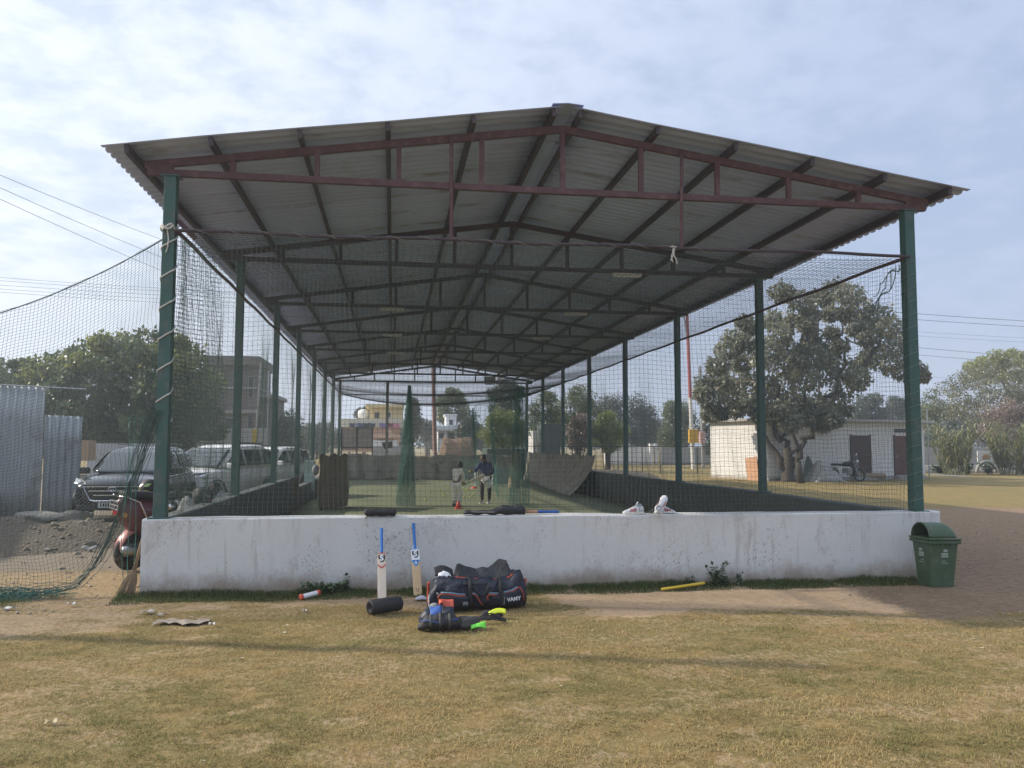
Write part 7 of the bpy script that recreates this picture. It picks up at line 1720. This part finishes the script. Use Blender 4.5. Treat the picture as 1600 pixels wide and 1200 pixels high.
mb = MB(); mb.grid(lambda u, v: ((u-.5)*.14, .65+.36*math.cos(.3+2.0*v), .31+.36*math.sin(.3+2.0*v)), 4, 12); mb.grid(lambda u, v: ((u-.5)*.14, -.65-.36*math.cos(.3+1.9*v), .31+.36*math.sin(.3+1.9*v)), 4, 12); mb.build('mudguard', m_black, mk, smooth=True, solid=.01)
mb = MB(); mb.tube([(.16, .1, .35), (.18, -.4, .36), (.18, -.9, .42)], [.03, .04, .05], 10); mb.build('exhaust', m_chrome, mk, smooth=True)
pm = at_z(1326, 752, 0); placed(mk, (pm[0], pm[1]+.2, -.01), PI+.55, .06); mk.scale = (1.15, 1.15, 1.15)
m_sack = M('grey_white_sacking', (.34, .34, .32), .85, var=.2, scale=3, bmp=.5, bscale=9, bdist=.04)
a = at_z(1296, 753, 0); draped((a[0], a[1]+.5, 0), 2.0, 1.4, 1.05, .1, 11, 'sack_pile', 'pale grey sheet over a low pile beside the motorbike', m_sack, 'cover', ((-.2, .95), (.2, .6)))
a = at_z(1272, 752, 0); draped((a[0], a[1]+.9, 0), 1.5, 1.0, 1.25, .0, 12, 'sheeted_pile', 'dull green sheet over a pile between the tree and pale grey sheet', M('dull_green_sheet', (.14, .17, .15), .8, var=.2), 'cover', ((.1, 1.0),))
a = at_z(1262, 752, 0)
for k in range(4): stone((a[0]-.5+.33*k, a[1]+.4+.2*(k % 2), .2), (.28, .2, .22+.08*(k % 2)), 60+k, 'pale lumpy rubble bag by the tree trunk, %s' % ('leftmost', 'second from the trunk', 'third from the trunk', 'nearest the green sheet')[k], m_sack, 'rubble_bag')
mb = MB(); a = at_z(1252, 755, 0); mb.tube([(a[0], a[1], 0), (a[0]-.1, a[1], .7), (a[0]-.16, a[1], 1.15)], [.2, .16, .15], 10); set_props(mb.build('tree_stump', m_bark, smooth=True), 'short upright log standing beside the spreading tree trunk', 'log')
a = at_z(1362, 750, 0); mb = MB(); mb.tube([(a[0]-.8, a[1], .25), (a[0]+.9, a[1]+.2, .22)], .18, 10); set_props(mb.build('timber_log', m_wood, smooth=True), 'long log lying below the first brown door', 'log')

# unfinished brick building
m_brick, t, b = nodes_of('raw_brickwork'); c = worldco(t)
bk_ = N(t, 'ShaderNodeTexBrick'); cz = N(t, 'ShaderNodeSeparateXYZ'); t.links.new(c, cz.inputs[0]); cb = N(t, 'ShaderNodeCombineXYZ'); t.links.new(mth(t, 'ADD', cz.outputs[0], cz.outputs[1]), cb.inputs[0]); t.links.new(cz.outputs[2], cb.inputs[1]); t.links.new(cb.outputs[0], bk_.inputs['Vector'])
bk_.inputs['Scale'].default_value = 2.2; bk_.inputs['Color1'].default_value = (.125, .105, .095, 1); bk_.inputs['Color2'].default_value = (.17, .145, .13, 1); bk_.inputs['Mortar'].default_value = (.16, .15, .14, 1)
put(t, b.inputs['Base Color'], mixc_(t, mrange(t, noise(t, c, .7, 5), .4, .7, 0, .6), bk_.outputs['Color'], (.11, .10, .092))); b.inputs['Roughness'].default_value = .95
Y = 55; b0 = at_y(360, 700, Y); ub = thing('brick_building', 'unfinished grey brick building with a square tower behind the white SUV', 'building', (b0[0], Y+4, 0))
pbox(ub, 'tower_wall', 322, 400, 566, 745, Y, 6.5, m_brick); pbox(ub, 'roof_parapet', 318, 406, 555, 571, Y-.5, 7.6, m_brick); pbox(ub, 'side_wing', 398, 426, 622, 745, Y+1.5, 6, m_brick); pbox(ub, 'wing_slab', 396, 432, 616, 622, Y+1.0, 7, m_concrete); pbox(ub, 'left_wing', 300, 324, 650, 745, Y+1, 5, m_brick)
pbox(ub, 'floor_band', 319, 404, 640, 646, Y-.25, 7.0, m_concrete); pbox(ub, 'floor_band', 319, 404, 604, 608, Y-.2, 6.9, m_concrete)
for x0, x1, y0, y1 in ((388, 396, 588, 622), (387, 395, 648, 672), (332, 344, 580, 598), (352, 364, 652, 680)): pwin(ub, x0, x1, y0, y1, Y, m_concrete)
Y = 40; a, b_ = at_y(398, 712, Y), at_y(408, 566, Y); pol = thing('utility_pole', 'leaning wooden pole with a yellow box before the brick building', 'pole', (a[0], Y, 0))
mb = MB(); mb.tube([(a[0]-.1, Y, 0), a, b_], [.075, .075, .05], 10); mb.build('shaft', m_concrete, pol)
pbox(pol, 'meter_box', 394, 400.5, 671, 692, Y-.25, .2, M('yellow_box_paint', (.55, .36, .03), .5)); pbox(pol, 'insulator', 404, 408, 588, 594, Y-.2, .3, m_steel)
Y = 47; a, b_ = at_y(418, 712, Y), at_y(420, 580, Y); mb = MB(); mb.tube([(a[0], Y, 0), b_], [.06, .05], 8); set_props(mb.build('utility_pole', m_steel), 'thin grey pole in front of the brick building side wing', 'pole')

# board frame and hand-painted sign behind the far end
Y = 38.5; bf = thing('notice_frame', 'big steel framed board of two grey plywood panels past the far end', 'board', at_y(557, 704, Y))
pbox(bf, 'panel', 534.5, 557, 669.5, 702, Y, .04, M('grey_plywood_a', (.36, .31, .27), .85, var=.15, scale=2, dirt=(.22, .19, .17))); pbox(bf, 'panel', 558, 581, 668, 701, Y, .04, M('grey_plywood_b', (.33, .295, .265), .85, var=.15, scale=2, dirt=(.2, .18, .16)))
for x in (533.5, 557.5, 582): pbox(bf, 'upright', x-.6, x+.6, 667, 712, Y-.06, .06, m_trim, 0)
for y in (668, 699, 703): pbox(bf, 'rail', 534.1, 581.4, y-.5, y+.5, Y-.05, .045, m_trim, 0)
Y = 37.5; a = at_y(605, 697, Y); s_ = (Y+11.3)/F; sg_ = thing('tilted_sign', 'small white framed sign hung askew on the far post', 'sign', a)
mb = MB(); mb.prism([(-9.5*s_, 6*s_), (8*s_, 9*s_), (11*s_, -7*s_), (-5*s_, -9*s_)], .04, a, (1, 0, 0), (0, 0, 1)); mb.build('frame', m_whiteprint, sg_)
mb = MB(); mb.prism([(-7.6*s_, 4.6*s_), (6.8*s_, 7.2*s_), (8.2*s_, -2.5*s_), (-5*s_, -4.5*s_)], .02, a-np.array([0, .025, 0]), (1, 0, 0), (0, 0, 1)); mb.build('picture', M('dark_green_print', (.06, .09, .06), .6, var=.9, scale=9), sg_)

# red and white pole, grey pole, boxes
m_redwhite, t, b = nodes_of('red_and_white_pole_paint'); c = worldco(t); sp = N(t, 'ShaderNodeSeparateXYZ'); t.links.new(c, sp.inputs[0])
put(t, b.inputs['Base Color'], mixc_(t, mth(t, 'GREATER_THAN', sp.outputs[2], float(at_y(1080, 622, 55)[2])), (.62, .60, .56), (.32, .07, .06))); b.inputs['Roughness'].default_value = .5
Y = 55; a, b_ = at_y(1083, 725, Y), at_y(1071, 430, Y); rp = thing('flood_pole', 'tall pole painted red above and white below, beside the spreading tree', 'pole', (a[0], Y, 0))
mb = MB(); mb.tube([(a[0], Y, 0), b_], [.17, .12], 12); mb.build('shaft', m_redwhite, rp)
mb = MB(); a2, b2 = at_y(1074, 525, Y), at_y(1064, 470, Y); mb.bar(a2, b2, .12); mb.build('strut', m_steel, rp)
pbox(rp, 'junction_box', 1077, 1091.5, 671, 692, Y-.4, .3, M('orange_yellow_box', (.58, .33, .02), .5))
Y = 57; a, b_ = at_y(1099, 725, Y), at_y(1094, 572, Y); gp = thing('utility_pole', 'grey concrete pole just right of the red and white pole', 'pole', (a[0], Y, 0))
mb = MB(); mb.tube([(a[0], Y, 0), b_], [.15, .11], 10); mb.build('shaft', m_concrete, gp); pbox(gp, 'insulator', 1092.5, 1096, 574, 580, Y-.2, .3, m_steel); pbox(gp, 'meter_box', 1094, 1102, 674, 693, Y-.4, .3, M('pink_box', (.50, .30, .26), .6))
Y = 62; a, b_ = at_y(1281, 700, Y), at_y(1278, 500, Y); mb = MB(); mb.tube([(a[0], Y, 0), b_], [.12, .09], 8); set_props(mb.build('utility_pole', m_red), 'thin rusty pole seen through the crown of the spreading tree', 'pole')
Y = 39; a, b_ = at_y(681, 708, Y), at_y(676, 540, Y); mb = MB(); mb.tube([(a[0], Y, 0), b_], [.14, .11], 12); set_props(mb.build('flood_pole', M('faded_red_pole', (.27, .15, .125), .6, var=.25, dirt=(.4, .33, .3), dirt_amt=.4)), 'thick faded red pole standing just past the far end of the lanes', 'pole')
# pipe fence on the right
Y = 44; fe = thing('pipe_fence', 'thin dark pipe fence on posts running along the right side beyond the lanes', 'fence', at_y(953, 733, Y))
xa, xb_ = at_y(822, 697, Y)[0], at_y(1150, 697, Y)[0]; zr = at_y(953, 697.5, Y)[2]
mb = MB(); mb.tube([(xa, Y, zr), (xb_, Y, zr)], .03, 6); mb.build('rail', m_trim, fe)
mb = MB(); mb.tube([(at_y(953, 700, Y)[0], Y, zr*.45), (xb_, Y, zr*.35)], .02, 6); mb.build('rail', m_trim, fe)
for k, x in enumerate((835, 865, 895, 925, 953, 966, 988, 1004, 1032, 1062, 1090, 1120, 1148)):
    p = at_y(x, 700, Y); w = .11 if x == 953 else .05
    mb = MB(); mb.bar((p[0], Y+.09, -.1), (p[0], Y+.09, zr+(.25 if x == 953 else 0)), w); mb.build('post', m_trim, fe)
mb = MB(); mb.tube([at_y(1455, 741, 38), at_y(1500, 744, 38.5), at_y(1600, 747, 39)], .03, 6); set_props(mb.build('water_pipe', m_white), 'thin white pipe lying across the far lawn at the right', 'pipe')
# low dark bank on the lawn behind the right side wall
def bank(u, v): 
    x0, x1 = at_z(935, 745)[0], at_z(1122, 745)[0]; x = 6.4+(13.5-6.4)*u; return (x, 36+3.4*v+.3*math.sin(u*9), .5*math.sin(PI*v)**.7*math.sin(PI*min(1, max(0, u)))**.4*(1+.1*math.sin(u*31+v*11)))
mb = MB(); mb.grid(bank, 40, 10); set_props(mb.build('earth_bank', m_soil, smooth=True), 'low dark bank of earth on the grass beyond the right wall', 'bank')

# power lines
def wire(name, pts, r, label, group):
    P = [at_y(x, y, Y) for x, y, Y in pts]; a, b_ = P[0], P[-1]; q = np.linspace(0, 1, 24)
    if len(P) == 3:
        l = np.stack([np.interp(q, [0, .5, 1], [p[k] for p in P]) for k in range(3)], -1)
        mid = P[1]; l = np.stack([(1-q)**2*a[k]+2*q*(1-q)*(2*mid[k]-.5*a[k]-.5*b_[k])+q*q*b_[k] for k in range(3)], -1)
    else: l = np.stack([a[k]+(b_[k]-a[k])*q for k in range(3)], -1); l[:, 2] -= 4*q*(1-q)*np.linalg.norm(b_-a)*.006
    mb = MB(); mb.tube(l, r, 5); set_props(mb.build(name, m_trim), label, 'power line', group)
for i, (y0, y1) in enumerate(((268, 400), (286, 430), (303, 452))):
    wire('power_line', [(-60, y0-20, 22), (330, y1+2, 42)], .011, '%s of the three steep wires left of the roof' % ('uppermost', 'middle', 'lowest')[i], 'steep wires at the left')
for i, (y0, y1) in enumerate(((432, 452), (437, 456), (444, 462), (450, 468), (455, 474))):
    wire('power_line', [(-60, y0-3, 60), (420, y1+6, 70)], .013, 'faint nearly level wire behind the slack net, %s from the top' % ('first', 'second', 'third', 'fourth', 'fifth')[i], 'level wires at the left')
for i, (y0, y1, r) in enumerate(((484, 498, .024), (494, 506, .022), (514, 523, .011), (520, 530, .011), (534, 556, .02), (546, 566, .018), (583, 592, .01))):
    wire('power_line', [(1250, y0-9, 70), (1760, y1+12, 62)], r, 'wire crossing the sky right of the shed, %s from the top' % ('first', 'second', 'third', 'fourth', 'fifth', 'sixth', 'seventh')[i], 'wires at the right')

# ---------------------------------------------------------------- hazy morning air
mh = bpy.data.materials.new('morning_haze'); mh.use_nodes = True; t = mh.node_tree
for n in list(t.nodes):
    if n.type == 'BSDF_PRINCIPLED': t.nodes.remove(n)
pv = t.nodes.new('ShaderNodeVolumePrincipled')
pv.inputs['Color'].default_value = (.80, .86, .95, 1)
pv.inputs['Density'].default_value = 0.0015
pv.inputs['Anisotropy'].default_value = 0.35
t.links.new(pv.outputs[0], t.nodes['Material Output'].inputs['Volume'])
mb = MB(); mb.box((0, 60, 10.5), (640, 420, 24)); hz_ = mb.build('haze', mh)
set_props(hz_, kind='stuff')
hz_['label'] = 'thin pale morning haze lying over the whole ground'; hz_['category'] = 'haze'
